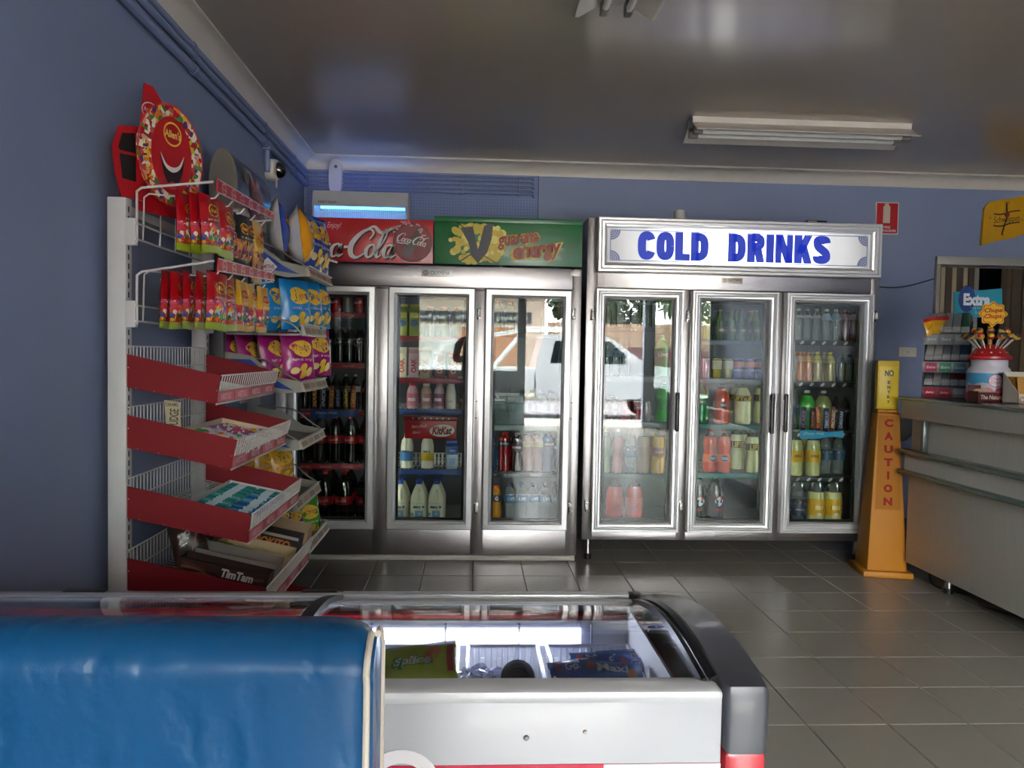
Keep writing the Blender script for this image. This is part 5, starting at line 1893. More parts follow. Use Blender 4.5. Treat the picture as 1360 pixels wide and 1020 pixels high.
def hook_rail(idx, zr, za, pa, pb_, ra, rb):
    """back rail, pegs and a red ticket strip; pa..rb are the strip corners in the photo"""
    a, b_ = at_y(*pa, RY0), at_y(*pb_, RY0)
    c_, d_ = at_y(*ra, RY1 - .02), at_y(*rb, RY1 - .02)
    xs_ = (a.x + c_.x) / 2
    th = thing('hook_rail', ('upper', 'lower')[idx] + ' white wire hook rail with a red ticket strip, sweets hanging below', 'hook rail', (RX, RY0, zr), 'wire hook rails')
    g = G()
    for q in (0, -.05):
        g.tube([(RX + .03, RY0 - .02, zr + q), (RX + .03, RY1, zr + q)], .0035, 6)
    for y in (RY0 - .01, RY1 - .01):
        g.tube([(RX + .03, y, zr - .06), (RX + .03, y, za), (RX + .045, y, za + .012), (xs_ - .01, y, (a.z + b_.z) / 2 + .012)], .0042, 6)
    g.obj('frame', WIRE, th)
    for y in (RY0 - .02, RY1):
        g = G(); g.box(RX - .005, RX + .03, y, y + .02, zr - .07, zr + .015, bev=.003); g.obj('bracket', POST, th)
    g = G(); g.prism([(xs_, RY0 - .012, a.z), (xs_, RY1 - .02, c_.z), (xs_, RY1 - .02, d_.z), (xs_, RY0 - .012, b_.z)], (.004, 0, 0)); st = g.obj('ticket_strip', M('#bf1a26', .35), th)
    g = G(); g2 = G()
    L = RY1 - RY0
    for k in range(7):
        y = RY0 + L * (k + .5) / 7
        zc_ = a.z + (c_.z - a.z) * (k + .5) / 7 * 1.0 - (a.z - b_.z) / 2
        g.shape(xf(ring(.024, .018, .004, 16)), plane_map((xs_ + .004, y, zc_), (0, 1, 0), (0, 0, 1), .0006))
        g.shape(tfit('Allens', .034, .012), plane_map((xs_ + .004, y, zc_), (0, 1, 0), (0, 0, 1), .0008))
    for zz, sgn in ((0, 1), (1, -1)):
        g.prism([(xs_ + .0042, RY0 - .012, (b_.z, a.z)[zz]), (xs_ + .0042, RY1 - .02, (d_.z, c_.z)[zz]), (xs_ + .0042, RY1 - .02, (d_.z, c_.z)[zz] + sgn * .004), (xs_ + .0042, RY0 - .012, (b_.z, a.z)[zz] + sgn * .004)], (.0004, 0, 0))
    g.obj('strip_print', M('#ead2cf', .4), st)
    pegs = [RY0 + .035 + .135 * k for k in range(5)]
    zp = b_.z - .012
    for y in pegs:
        g = G()
        g.tube([(RX + .03, y, zr - .05), (RX + .034, y, zp + .0), (RX + .05, y, zp + .012), (xs_ - .06, y, zp), (xs_ - .02, y, zp + .004), (xs_ - .005, y, zp + .022)], .0028, 5)
        g.obj('peg', WIRE, th)
    return pegs, zp, xs_


def hang(spec, px, y, zp, label, i):
    x = at_y(px, 400, y).x
    spec.spawn((x, y, zp - spec.height + .012), label, 'bags of sweets hanging on the hooks', rot=(random.uniform(-.05, .05), random.uniform(-.06, .06), PI / 2 + random.uniform(-.22, .1)))


pegs, zp, xs_ = hook_rail(0, 1.665, 1.765, (289, 238), (289, 257), (363, 283), (363, 292))
for k, (px, pg) in enumerate([(251, 0), (266, 0), (281, 0)]):
    hang(S_BRED[k % 3], px, pegs[pg], zp, 'red bag of sweets, %s from left on the upper hook rail' % ORD[k], k)
hang(S_BRED[1], 300, pegs[1], zp, 'red bag of sweets, fourth from left on the upper hook rail', 3)
hang(S_BRED[2], 306, pegs[2], zp, 'red bag of sweets, half hidden fifth on the upper hook rail', 4)
hang(S_BDARK, 318, pegs[2] + .05, zp - .005, 'dark bag of sweets between red and yellow bags on the upper rail', 5)
hang(S_BDARK, 327, pegs[3], zp, 'dark bag of sweets just behind the big yellow bag, upper rail', 6)
hang(S_BYELBIG, 341, pegs[4] - .03, zp, 'big yellow bag of sweets at the far end of upper rail', 7)
pegs, zp, xs_ = hook_rail(1, 1.405, 1.5, (289, 343), (289, 361), (364, 363), (364, 373))
for k, px in enumerate((222, 237, 251, 266, 286)):
    hang(S_BRED[k % 3], px, pegs[0], zp, 'red bag of sweets, %s from left on the lower hook rail' % ORD[k], k)
hang(S_BRED[1], 304, pegs[1], zp, 'red bag of sweets beside the yellow ones, lower rail', 5)
hang(S_BRED[0], 292, pegs[1], zp, 'red bag of sweets half hidden on the second lower peg', 5)
for k, (px, pg) in enumerate([(319, 2), (333, 3), (347, 4)]):
    hang(S_BYEL[k % 2], px, pegs[pg], zp, 'yellow bag of sweets, %s from left on the lower hook rail' % ORD[k], 6 + k)

# ---- header sign above the sweets: red boards with a smiling oval
ctr = at_y(226, 207, 2.66)
ang = math.radians(69)
U_, V_ = Vector((math.cos(ang), math.sin(ang), 0)), Vector((0, 0, 1))
N_ = U_.cross(V_)
hd = thing('header_sign', 'red cardboard header with candy bordered oval on top of the sweets rack', 'sign', (ctr.x, ctr.y, 1.75))


def board(name, sh, d, m_, th=.006, par=None, rim=None):
    g = G(); mp = plane_map(ctr, U_, V_, d)
    pts = [mp(x, y) for x, y in sh]
    g.prism(pts, N_ * th)
    return g.obj(name, m_, par or hd)


def ov(rx, ry, n=32, cx=0, cy_=0):
    return [(cx + rx * math.cos(2 * PI * k / n), cy_ + ry * math.sin(2 * PI * k / n)) for k in range(n)]


HR = M('#b5101e', .35, coat=.3)
board('back_board', [(-.12, -.2), (.12, -.2), (.13, -.02), (.1, .13), (.06, .15), (.03, .14), (-.05, .215), (-.085, .215), (-.1, .1)], -.03, HR)
sd_ = board('side_pocket', [(-.225, -.02), (-.2, .045), (-.14, .06), (-.1, .06), (-.1, -.17), (-.19, -.17), (-.215, -.1)], -.02, HR)
board('pocket_window', [(-.205, -.02), (-.19, .025), (-.14, .038), (-.135, -.025), (-.2, -.03)], -.0135, M('#1a1514', .5), .001, sd_)
board('pocket_window', [(-.2, -.04), (-.135, -.035), (-.135, -.115), (-.19, -.115)], -.0135, M('#1a1514', .5), .001, sd_)
bo = board('candy_oval', ov(.148, .168), 0, candy(['#c7352c', '#e8d9c0', '#3e8a3c', '#e07a2a', '#c94a4f', '#d9b23a', '#8a2f3a', '#f0e6d0', '#5a3a7a', '#b3202e', '#d8a08a'], 62))
ri = board('red_oval', ov(.092, .128, cy_=.0), .006, HR, .003)
mpf = plane_map(ctr, U_, V_, .0095)
g = G(); g.shape(ring(.15, .17, .006, 36), plane_map(ctr, U_, V_, .0065)); g.obj('rim_print', M('#c7202b', .4), bo)
for sh, c_, e in ((polyshape(spline([(-.054, -.002), (-.03, -.034), (.0, -.042), (.03, -.03), (.054, .008), (.046, -.05), (.02, -.1), (-.01, -.105), (-.038, -.066)], 5, True)), '#1c0c0c', .0004),
                  (polyshape(spline([(-.054, .0), (-.03, -.031), (.0, -.039), (.03, -.027), (.054, .01), (.036, -.036), (.0, -.056), (-.036, -.04)], 5, True)), '#efe8df', .0008),
                  (polyshape([(-.02, -.095), (.0, -.085), (.02, -.094), (.012, -.112), (-.01, -.113)]), '#c0404a', .0008),
                  (oval(.04, .038, 22, 1), '#a30d18', .0004), (ring(.042, .04, .006, 24), '#e6b93a', .0008), (tfit("Allen's", .072, .026, bold=.02), '#f0d76a', .0012)):
    dy = .07 if c_ in ('#a30d18', '#e6b93a', '#f0d76a') else 0
    g = G(); g.shape(sh, lambda x, y, E=e, D=dy: mpf(x, y + D) + N_ * E); g.obj('print', M(c_, .4), ri)
for k, ch in enumerate('CHEWY'):
    a = PI + .25 + (k - 2) * .2
    g = G(); g.shape(xf(tfit(ch, .016, .022, bold=.04), 1, 1, .118 * math.cos(a), .142 * math.sin(a), rot=a + PI / 2), plane_map(ctr, U_, V_, .0068)); g.obj('letter', M('#e3b62c', .4), bo)
g = G(); g.shape(xf(tfit('NESTLE', .06, .016, bold=.03), 1, 1, -.06, .125, rot=-.3), plane_map(ctr, U_, V_, -.0238)); g.shape(xf(ring(.04, .03, .004, 20), 1, 1, -.06, .13), plane_map(ctr, U_, V_, -.0236)); g.obj('lettering', M('#e6d9d4', .4), hd)

# ================================================================== CHIP RACK
GREY = M('#8f8c82', .45)
CY0, CY1 = 3.38, 3.9
cr = thing('chip_rack_uprights', 'grey slotted uprights of the chip rack beside the corner fridge', 'rack', (-1.12, CY0, 0))
for x, y, m_ in ((-1.13, CY0 - .02, M('#4a4b4d', .5)), (-1.13, CY1 + .02, M('#86868a', .4))):
    g = G(); g.box(x, x + .06, y, y + .04, 0, 1.84, bev=.003); g.obj('upright', m_, cr)
g = G(); g.box(-1.16, -1.14, CY0, CY1 + .05, 1.25, 1.84); g.obj('back_panel', M('#7b7c7c', .5), cr)
g = G(); g.box(-.99, -.945, CY1 + .02, CY1 + .06, 0, 1.32, bev=.003); g.obj('upright', M('#9a9b9f', .35, .3), cr)

SHC = [((407.5, 355), (409, 366), 8, 'up'), ((401, 432), (402, 445), 1, 'wire'), ((400, 508), (401, 520), -9, 'up'), ((397, 586), (397.6, 596.5), -19, 'tray'), ((390, 667), (394, 679), -30, 'tray'), ((402.5, 728), (403.5, 739), -25, 'tray')]
CS = []
for k, (pt, pb_, _, kind) in enumerate(SHC):
    a, b_ = at_y(*pt, CY0), at_y(*pb_, CY0)
    th = thing('chip_shelf', '%s grey chip shelf from the top, with a ticket lip facing the aisle' % ORD[k], 'shelf', (-1.1, CY0, b_.z), 'grey chip shelves')
    xf_, zt_, zb_ = a.x, a.z, b_.z
    zb2 = zb_ + (.05 if kind != 'wire' else .0)    # shelves slope down to the aisle
    g = G(); g.prism([(-1.08, CY0, zb2 + .006), (xf_, CY0, zb_ + .006), (xf_, CY0, zb_), (-1.08, CY0, zb2)], (0, CY1 - CY0, 0)); g.obj('base_plate', GREY, th)
    g = G(); g.prism([(xf_, CY0, zb_ - .004), (xf_ + .018, CY0, zb_), (xf_ + .004, CY0, zt_ + .006), (xf_ - .006, CY0, zt_ + .004)], (0, CY1 - CY0, 0)); lp = g.obj('front_lip', M('#aaa396', .35), th)
    n_ = Vector((zt_ - zb_, 0, .014)).normalized()
    for q in range(4):
        yy = CY0 + (CY1 - CY0) * (q + .5) / 4
        g = G(); g.shape(rect(.115, (zt_ - zb_) * .62), plane_map((xf_ + .0115, yy, (zt_ + zb_) / 2 + .001), (0, 1, 0), (-.014, 0, zt_ - zb_), .001)); g.obj('ticket', M(('#8a7355', '#9c7f63', '#7d6a50', '#93785a')[q] if k else ('#a3563a', '#8a7355', '#a3563a', '#93785a')[q], .5), lp)
    g = G(); g.tube([(xf_ + .012, CY0, zt_ + .006), (xf_ + .012, CY1, zt_ + .006)], .003, 5); g.tube([(xf_ + .018, CY0, zb_), (xf_ + .018, CY1, zb_)], .003, 5); g.obj('clear_edge', M('#c9c7bf', .15), lp)
    if kind in ('up', 'tray'):
        hb = .1 if kind == 'up' else .075
        for y in (CY0 - .006, CY1):
            poly = [(-1.08, y, zb2 + hb + .02), (-.95, y, zb2 + hb), (xf_ - .1, y, zt_ + .022), (xf_ - .005, y, zt_ + .004), (xf_ + .002, y, zb_ - .003), (xf_ - .08, y, zb_ - .01), (-1.08, y, zb2 - .01)]
            g = G(); g.prism(poly, (0, .006, 0)); sp = g.obj('side_wing', GREY, th)
            if y < CY0:
                g = G(); g.prism([(-1.07, y - .001, zb2 + hb - .012), (-.96, y - .001, zb2 + hb - .014), (xf_ - .1, y - .001, zt_ + .004), (xf_ - .03, y - .001, zb_ + .004), (-1.07, y - .001, zb2 - .004)], (0, .001, 0)); bp_ = g.obj('blue_print', M('#1d3f94', .35), sp)
                g = G(); dz = (zt_ + zb_) / 2 + .012
                g.shape(polyshape([(-.042, 0), (0, .04), (.042, 0), (0, -.04)]), front(xf_ - .165, y - .001, dz + .004, .0008)); g.obj('diamond_print', M('#d9d3d0', .4), bp_)
                g = G(); g.shape(tfit('SMITHS', .055, .018, bold=.03), front(xf_ - .165, y - .001, dz + .004, .0014)); g.shape(rect(.04, .003), front(xf_ - .165, y - .001, dz - .012, .0014)); g.obj('lettering', M('#b8404a', .4), bp_)
        for y, e_ in ((CY1, .04), (CY0, .035)):
            g = G(); g.tube(spline([(-1.07, y, zb2 + .1), (-.9, y, zb2 + .085), (xf_ - .06, y, zt_ + e_), (xf_, y, zt_)], 4), .004, 6); g.obj('rim', M('#6f6d66', .4), th)
    else:
        for y in (CY0, CY1):
            g = G()
            g.tube(spline([(-1.08, y, zb_ + .0), (-1.06, y, zb_ + .055), (-.9, y, zb_ + .075), (xf_ - .05, y, zb_ + .05), (xf_, y, zb_ + .005)], 4) + [(xf_ - .02, y, zb_), (-1.06, y, zb_)], .004, 6)
            g.obj('side_wire', M('#a9a8a2', .3, .5), th)
    CS.append((xf_, zb_, zb2))

# header of the chip rack: lens shaped box with a dark green face
p_, q_ = at_y(312, 197, CY0), at_y(316, 292, CY0)
z1, z0 = p_.z, q_.z
ch = thing('chip_header', 'curved dark green header box with an orange emblem above the chip rack', 'sign', (-1.1, CY0, z0))
zc_, hh_ = (z0 + z1) / 2, (z1 - z0) / 2
fr_ = [(-1.085 + .068 * math.cos(a), zc_ + hh_ * math.sin(a)) for a in [PI / 2 - PI * k / 12 for k in range(13)]]
bk = [(-1.085 - .052 * math.cos(a), zc_ + hh_ * math.sin(a)) for a in [-PI / 2 + PI * k / 12 for k in range(1, 12)]]
g = G(); g.prism([(x, CY0 - .01, z) for x, z in fr_ + bk], (0, .012, 0)); g.obj('side_cap', M('#6f6a60', .5), ch)
g = G(); g.prism([(x, CY1 + .03, z) for x, z in fr_ + bk], (0, .012, 0)); g.obj('side_cap', M('#6f6a60', .5), ch)
g = G(); g.grid(lambda u, v: Vector((-1.086 + .068 * math.cos(PI / 2 - PI * v), CY0 + u * (CY1 + .03 - CY0), zc_ + hh_ * math.sin(PI / 2 - PI * v))), 1, 16); fc_ = g.obj('front_face', M('#1f2a1c', .3, coat=.3, vary=.2), ch)
g = G(); g.grid(lambda u, v: Vector((-1.086 - .05 * math.cos(PI / 2 - PI * v), CY0 + u * (CY1 + .03 - CY0), zc_ + hh_ * math.sin(PI / 2 - PI * v))), 1, 10); g.obj('back_face', M('#77705f', .5), ch)


def lensmap(e):
    def f(x, y):
        s_ = max(-1, min(1, y / hh_))
        return Vector((-1.086 + .068 * math.sqrt(max(0, 1 - s_ * s_)) + e, (CY0 + CY1) / 2 + .02 + x, zc_ + y))
    return f


for sh, c_, e in ((polyshape([(-.09, -.06), (-.1, .02), (-.05, .11), (-.02, .05), (.03, .09), (.07, .02), (.11, .05), (.12, -.04), (.06, -.1), (-.03, -.1)]), '#8a3f1c', .006), (tfit('Chips', .16, .05, bold=.02), '#c0852f', .009), (xf(oval(.035, .03, 12, 1), 1, 1, -.16, .06), '#6d5a24', .006), (xf(oval(.03, .02, 12, 1), 1, 1, .17, .07), '#6d5a24', .006),
                  (xf(rect(.5, .012, 10), 1, 1, 0, -.12), '#b8862f', .006)):
    g = G(); g.shape(sh, lensmap(e)); g.obj('face_print', M(c_, .45), fc_)

# ---- chip packets
BLU_ = M('#1c3f9c', .25, coat=.5); LBL = M('#1d86c9', .25, coat=.5); PUR = M('#a01a72', .25, coat=.5); BACKW = M('#c9c6c4', .3, coat=.4); YLP = M('#e39a0c', .25, coat=.5); CHIPY = M('#e8bd3a', .4)


def chips(name, main, seed, word, w=.19, h=.25, t=.085, accent=None, backm=BACKW):
    blob = [(w * .33 * math.cos(a) * (1 + .09 * math.sin(5 * a + seed)), h * .17 * math.sin(a) * (1 + .1 * math.sin(3 * a + seed))) for a in [2 * PI * k / 24 for k in range(24)]]
    bl = (list([(0, 0)] + [(x * .5, y * .5) for x, y in blob] + blob), [(0, 1 + k, 1 + (k + 1) % 24) for k in range(24)] + [(1 + k, 25 + k, 25 + (k + 1) % 24, 1 + (k + 1) % 24) for k in range(24)])
    pr = [(bl, CHIPY, 0, h * .66, .0014), (xf(tfit(word, w * .46, h * .12, shear=.15), 1, 1, rot=.15), M('#8a2a5a' if main is PUR else '#a8332a', .4), 0, h * .67, .0028),
          (tfit('light & tangy' if main is PUR else 'crinkle cut', w * .6, h * .06), M('#e3d3e0', .4), 0, h * .42, .0016)]
    for k, (dx, dz) in enumerate(((-.22, .2), (.02, .27), (.22, .18), (.05, .14))):
        pr.append((xf(oval(w * .13, h * .07, 12, 2), 1, 1, rot=.5 * k), CHIPY if k % 2 else M('#f0dc8a', .4), w * dx, h * dz, .0016 + .0003 * k))
    return pack(name, 'chips', w, h, t, seed, [main, backm], [(1.0, 0)], pr, back=1, nu=12, nv=18)


S_CB = [chips('chip_packet', BLU_, 60 + k, 'Smiths', .2, .27, .09) for k in range(2)]
S_CY = chips('chip_packet', YLP, 65, 'Smiths', .21, .265, .125)
S_CL = [chips('chip_packet', LBL, 70 + k, 'Thins', .18, .225, .08) for k in range(2)]
S_CP = [chips('chip_packet', PUR, 80 + k, 'Thins', .18, .225, .085) for k in range(2)]
S_CG = chips('chip_packet', M('#4f9a2c', .25, coat=.5), 90, 'Chips', .18, .2, .09)
S_CV = chips('chip_packet', M('#5d2f7d', .25, coat=.5), 93, 'Chips', .18, .17, .09)
S_CYL = chips('chip_packet', M('#d99a14', .25, coat=.5), 96, 'Twist', .18, .2, .1)


def chip(spec, px, py, y, label, grp, rz=PI / 2, tilt=0.0, roll=0.0):
    p = at_y(px, py, y)
    spec.spawn((p.x, y, p.z), label, grp, rot=(tilt, roll, rz))


# top shelf (px, py = bottom centre of the packet)
chip(S_CB[0], 374, 345, 3.5, 'blue chip packet with white back, first on the top chip shelf', 'chips on the top shelf', rz=1.95, tilt=-.12, roll=.0)
chip(S_CY, 402, 354, 3.55, 'orange chip packet with a white back on the top chip shelf', 'chips on the top shelf', rz=1.85, tilt=-.12)
chip(S_CB[0], 416, 358, 3.74, 'blue chip packet behind the orange one on the top chip shelf', 'chips on the top shelf', rz=1.35, tilt=-.14)
chip(S_CB[1], 424, 362, 3.84, 'blue chip packet at the far end of the top chip shelf', 'chips on the top shelf', rz=1.3, tilt=-.08)
# second shelf
for k, (px, y, rz) in enumerate(((366, 3.45, 1.2), (394, 3.5, 1.0), (413, 3.68, 1.15), (426, 3.82, 1.25))):
    chip(S_CL[k % 2], px, 439 - k, y, 'light blue chip packet, %s from left on the second chip shelf' % ORD[k], 'light blue chip packets', rz=rz, tilt=-.1)
# third shelf
for k, (px, py, y, rz) in enumerate(((314, 507, 3.5, 1.4), (336, 509, 3.5, 1.35), (366, 508, 3.5, 1.25), (397, 506, 3.56, .85), (422, 499, 3.8, .95))):
    chip(S_CP[k % 2], px, py, y, 'purple chip packet, %s from left on the third chip shelf' % ORD[k], 'purple chip packets', rz=rz, tilt=-.18 if k < 3 else -.1)
# lower shelves
for k, (px, py, y, rz) in enumerate(((330, 640, 3.6, 1.2), (348, 642, 3.65, 1.3), (372, 644, 3.72, 1.0))):
    chip(S_CYL, px, py, y, 'yellow chip packet, %s from left on the fifth chip shelf' % ORD[k], 'yellow chip packets', rz=rz, tilt=-.1)
for k, (px, py, y, rz) in enumerate(((372, 716, 3.6, 1.2), (388, 716, 3.7, 1.1))):
    chip(S_CV, px, py, y, 'violet chip packet, %s from left on the lowest chip shelf' % ORD[k], 'violet chip packets', rz=rz, tilt=-.2)
chip(S_CG, 408, 715, 3.82, 'bright green chip packet at the front of the lowest chip shelf', 'green chip packets', rz=1.0, tilt=-.1)

# power point with a lead on the left wall behind the racks
p_ = at_x(366, 530, XL)
pw = thing('power_socket', 'white power socket with a hanging lead under the third chip shelf', 'socket', (XL, 4.1, .95))
p_ = at_y(362, 528, 4.0)
g = G(); g.box(XL, XL + .012, 4.03, 4.15, p_.z - .035, p_.z + .035, bev=.003); g.obj('plate', WHITE, pw)
g = G(); g.box(XL + .012, XL + .05, 4.06, 4.11, p_.z - .02, p_.z + .02, bev=.006); pl = g.obj('plug', M('#b9b39f', .5), pw)
g = G(); g.tube(spline([(XL + .05, 4.09, p_.z - .01), (XL + .07, 4.09, p_.z - .06), (XL + .06, 4.1, p_.z - .2), (XL + .05, 4.1, .3)], 5), .004, 6); g.obj('lead', M('#b9b39f', .5), pw)

# ================================================================== SWEETS IN THE BASKETS
def open_box(label, name, x0, x1, y0, y1, k, h, hx, inner=None, front_h=None, bprint=None):
    """open topped carton resting on basket k (follows its slope)"""
    (ztb, zbb), (ztf, zbf), (xt, xb) = BASK[k]
    sl = math.atan2(zbf - zbb, xb - RX)
    bx = BB[k][0]
    root = thing(name, label, 'box', (x0, y0, bx(x0) + .004))
    root.rotation_euler = (0, -sl, 0)
    w, d = (x1 - x0) / math.cos(sl), y1 - y0
    fh = front_h or h
    g = G(); g.box(0, w, 0, d, 0, .003)
    g.box(0, w, 0, .003, .003, h); g.box(0, w, d - .003, d, .003, h); g.box(0, .003, .003, d - .003, .003, h); g.box(w - .003, w, .003, d - .003, .003, fh)
    g.obj('carton', M(hx, .6), root, w=False)
    return root, w, d


# second basket: tray of wrapped lollies, and the fudge card
rd = random.Random(9)
bx2 = BB[1][0]
root, w, d = open_box('cream cardboard tray of wrapped lollies in the second basket', 'lolly_tray', -1.02, -.775, 2.56, 3.16, 1, .05, '#d8c7ac')
LC = [M(c_, .3, coat=.4) for c_ in ('#8a3a7a', '#d9a21c', '#2f8a4a', '#c72f6a', '#d9662a', '#cfc6d6', '#7f6a9a', '#e0d5c0')]
lol = [Spec('wrapped_lolly', 'lolly') for _ in LC]
for s_, m_ in zip(lol, LC):
    g = G(); g.lathe([(.004, -.028), (.009, -.02), (.0115, -.012), (.0115, .012), (.009, .02), (.004, .028)], 8); s_.add('sweet', g, m_)
    g = G(); g.lathe([(.003, .024), (.009, .034)], 7); g.lathe([(.009, -.034), (.003, -.024)], 7); s_.add('twist', g, M('#d9d5de', .3))
sl2 = math.atan2(BASK[1][1][1] - BASK[1][0][1], BASK[1][2][1] - RX)
for i in range(13):
    for j in range(8):
        x, y = -1.0 + .215 * (j + .5) / 8, 2.585 + .55 * (i + .5) / 13
        ii = (i * 3 + j * 5 + (j // 3)) % 8
        lol[ii].spawn((x, y, bx2(x) + .03 + rd.uniform(-.004, .006)), 'twist wrapped lolly, %s from wall, %s row of the second basket tray' % (ORD[j], ORD[i]), 'wrapped lollies in the second basket', rot=(0, PI / 2 + rd.uniform(-.3, .3), rd.uniform(-.4, .4)))
p_ = at_y(231, 575, 2.62)
fd = thing('price_card', 'cream hand lettered fudge card standing in the second basket', 'card', (p_.x, 2.62, p_.z))
a = at_y(222, 531, 2.62)
h_ = a.z - p_.z
g = G(); g.prism([(p_.x - .024, 2.62, p_.z), (p_.x + .026, 2.62, p_.z - .01), (p_.x + .019, 2.62, p_.z + h_ - .008), (p_.x - .032, 2.62, p_.z + h_), ], (0, .002, 0)); cdd = g.obj('card', M('#b8a788', .6), fd)
g = G(); g.shape(xf(tfit('FUDGE', .062, .03, bold=.02), 1, 1, rot=PI / 2 - .06), front(p_.x - .0, 2.62, p_.z + h_ * .45, .001)); g.shape(tfit('CARAMEL', .044, .012, bold=.02), front(p_.x - .006, 2.62, p_.z + h_ * .86, .001)); g.obj('lettering', M('#4a4136', .5), cdd)

# third basket: white tray of mint rolls and a second row of blue rolls
bx3 = BB[2][0]
root, w, d = open_box('white display tray of mint rolls in the third basket', 'mint_tray', -.99, -.745, 2.56, 3.18, 2, .028, '#dedad6')
root2 = root
RC = [M(c_, .25, coat=.5) for c_ in ('#2f7f8a', '#3f8fc0', '#2a5fa0', '#3d9a8a', '#7fb0c8')]
rl = []
for m_ in RC:
    s_ = Spec('mint_roll', 'sweets')
    g = G(); g.lathe([(.005, -.055), (.0115, -.048), (.0115, .048), (.005, .055)], 10); b_ = s_.add('wrapper', g, m_)
    g = G(); g.lathe([(.0119, -.02 + .006 * (len(rl) % 3)), (.0119, .014 + .006 * (len(rl) % 3))], 10); s_.add('label_band', g, M('#c9d8de', .35), b_)
    rl.append(s_)
sl3 = math.atan2(BASK[2][1][1] - BASK[2][0][1], BASK[2][2][1] - RX)
n_ = 0
for j, (x, row_) in enumerate(((-.92, 'back'), (-.81, 'front'))):
    for i in range(16):
        y = 2.735 + i * .0275
        c_ = ((3, 0, 3, 4)[i % 4] if i < 9 else (0, 3)[i % 2]) if j == 0 else ((2, 1)[i % 2] if i < 5 else (1, 2, 1, 4)[i % 4] if i < 12 else (0, 3)[i % 2])
        rl[c_].spawn((x, y, bx3(x) + .02), 'mint roll, %s of the %s row in the third basket tray' % (('%s' % ORD[i]) if i < 15 else ('sixteenth', 'seventeenth', 'eighteenth')[i - 15], row_), 'mint rolls in the third basket', rot=(0, PI / 2 - sl3, 0))
for i in range(12):
    x = -.975 + i * .0195
    s_ = rl[4]
root, w, d = open_box('low white box of wafer fingers at near end of the third basket', 'wafer_box', -.985, -.75, 2.555, 2.70, 2, .034, '#e3e0e6')
wf = Spec('wafer_finger', 'sweets')
g = G(); g.box(-.009, .009, -.05, .05, -.006, .008, bev=.003); wf.add('biscuit', g, M('#cfae8a', .5)); g = G(); g.box(-.0095, .0095, -.052, -.02, -.0065, .0085, bev=.003); wf.add('wrapper_end', g, M('#8f86a8', .35))
for i in range(10):
    x = -.965 + i * .0225
    wf.spawn((x, 2.628, bx3(x) + .03), 'wafer finger, %s from the wall in the low white box' % ORD[i], 'wafer fingers in the third basket', rot=(.15, -sl3 * 0, 0))

# fourth basket: chocolate cartons
bx4 = BB[3][0]


def packbox(label, x0, x1, y0, y1, h, hx, lid=None, prints=(), k=3, name='chocolate_box'):
    root, w, d = open_box(label, name, x0, x1, y0, y1, k, h, hx)
    for s, dx, dz, wd_, ht, c_, yy in prints:
        g = G(); g.shape(tfit(s, wd_, ht, bold=.04, shear=.15), front(w / 2 + dx, yy, dz, .0012)); g.obj('lettering', M(c_, .45), root, w=False)
    return root, w, d


r_, w, d = packbox('brown chocolate biscuit box with white lettering, nearest in the fourth basket', -1.0, -.70, 2.62, 2.70, .095, '#3a2018', prints=[('TimTam', .05, .072, .11, .03, '#d9d4cc', 0)])
for q in range(3):
    arc = [(-.14 + .28 * t_ / 8, .03 + q * .014 + .012 * math.sin(t_ * .6 + q), .007) for t_ in range(9)]
    g = G(); g.shape(stroke(arc, sub=2), front(w / 2, 0, .012, .0006)); g.obj('swirl_print', M(('#7a4a38', '#94614a', '#5f3628')[q], .45), r_, w=False)
r_, w, d = packbox('plain grey cardboard carton, second in the fourth basket', -.98, -.70, 2.715, 2.83, .105, '#8c8178')
r_, w, d = packbox('cream cardboard carton behind the grey one in the fourth basket', -.95, -.69, 2.85, 2.99, .1, '#c7ad82')
g = G(); g.box(.0, .06, -.001, .02, .03, .1, bev=.004); g.obj('wrapper', M('#c9c02e', .3, coat=.4), r_, w=False)
r_, w, d = packbox('black chocolate box with orange lettering toward far end of fourth basket', -.92, -.69, 3.01, 3.09, .135, '#241a18', prints=[('CHOKITO', .0, .095, .17, .036, '#d9762a', 0)])
g = G(); g.shape(rect(w - .01, .012), front(w / 2, 0, .126, .0008)); g.obj('stripe_print', M('#b8b2aa', .5), r_, w=False)
r_, w, d = packbox('tan open carton at the far end of the fourth basket', -.92, -.68, 3.1, 3.2, .15, '#9a7f62')
tb_ = pack('chocolate_bag', 'sweets', .12, .2, .05, 77, [M('#3a2018', .3, coat=.4)], [(1, 0)], [(xf(tfit('Bites', .09, .03, bold=.03), 1, 1, rot=1.1), M('#d8d2ca', .4), 0, .1, .002), (xf(rect(.1, .006, 6), 1, 1, rot=1.1), M('#7a4a38', .4), .02, .06, .002)], back=None)
p_ = at_y(257, 745, 2.78)
tb_.spawn((p_.x, 2.78, p_.z + .0), 'dark brown chocolate bag leaning at the back of the fourth basket', 'chocolate bags', rot=(-.35, -.25, .35))
# fifth basket
open_box('brown corrugated carton in the lowest basket', 'carton_box', -.98, -.64, 2.85, 3.18, 4, .075, '#8a6238')

# ================================================================== ICE CREAM FREEZER
FN, FF = 1.09, 1.66           # near and far faces
ZN, ZF = .785, .735
FX0, FX1 = -1.12, .425
FWH = M('#a8a9ac', .3, coat=.3, vary=.03)
FGR = M('#3b3d43', .35, coat=.2)
FAL = M('#c4c7ca', .3, .6)
fz_ = thing('ice_cream_freezer', 'long white chest freezer with curved glass lids, behind the blue seat', 'freezer', (-.3, 1.37, 0))


def arch(t, lift=0.0):
    """point on the lid curve, t = 0 at the near rim"""
    return FN + .03 + (FF - FN - .05) * t, ZN - .004 + (ZF - ZN + .004) * t + .036 * math.sin(PI * t) + lift


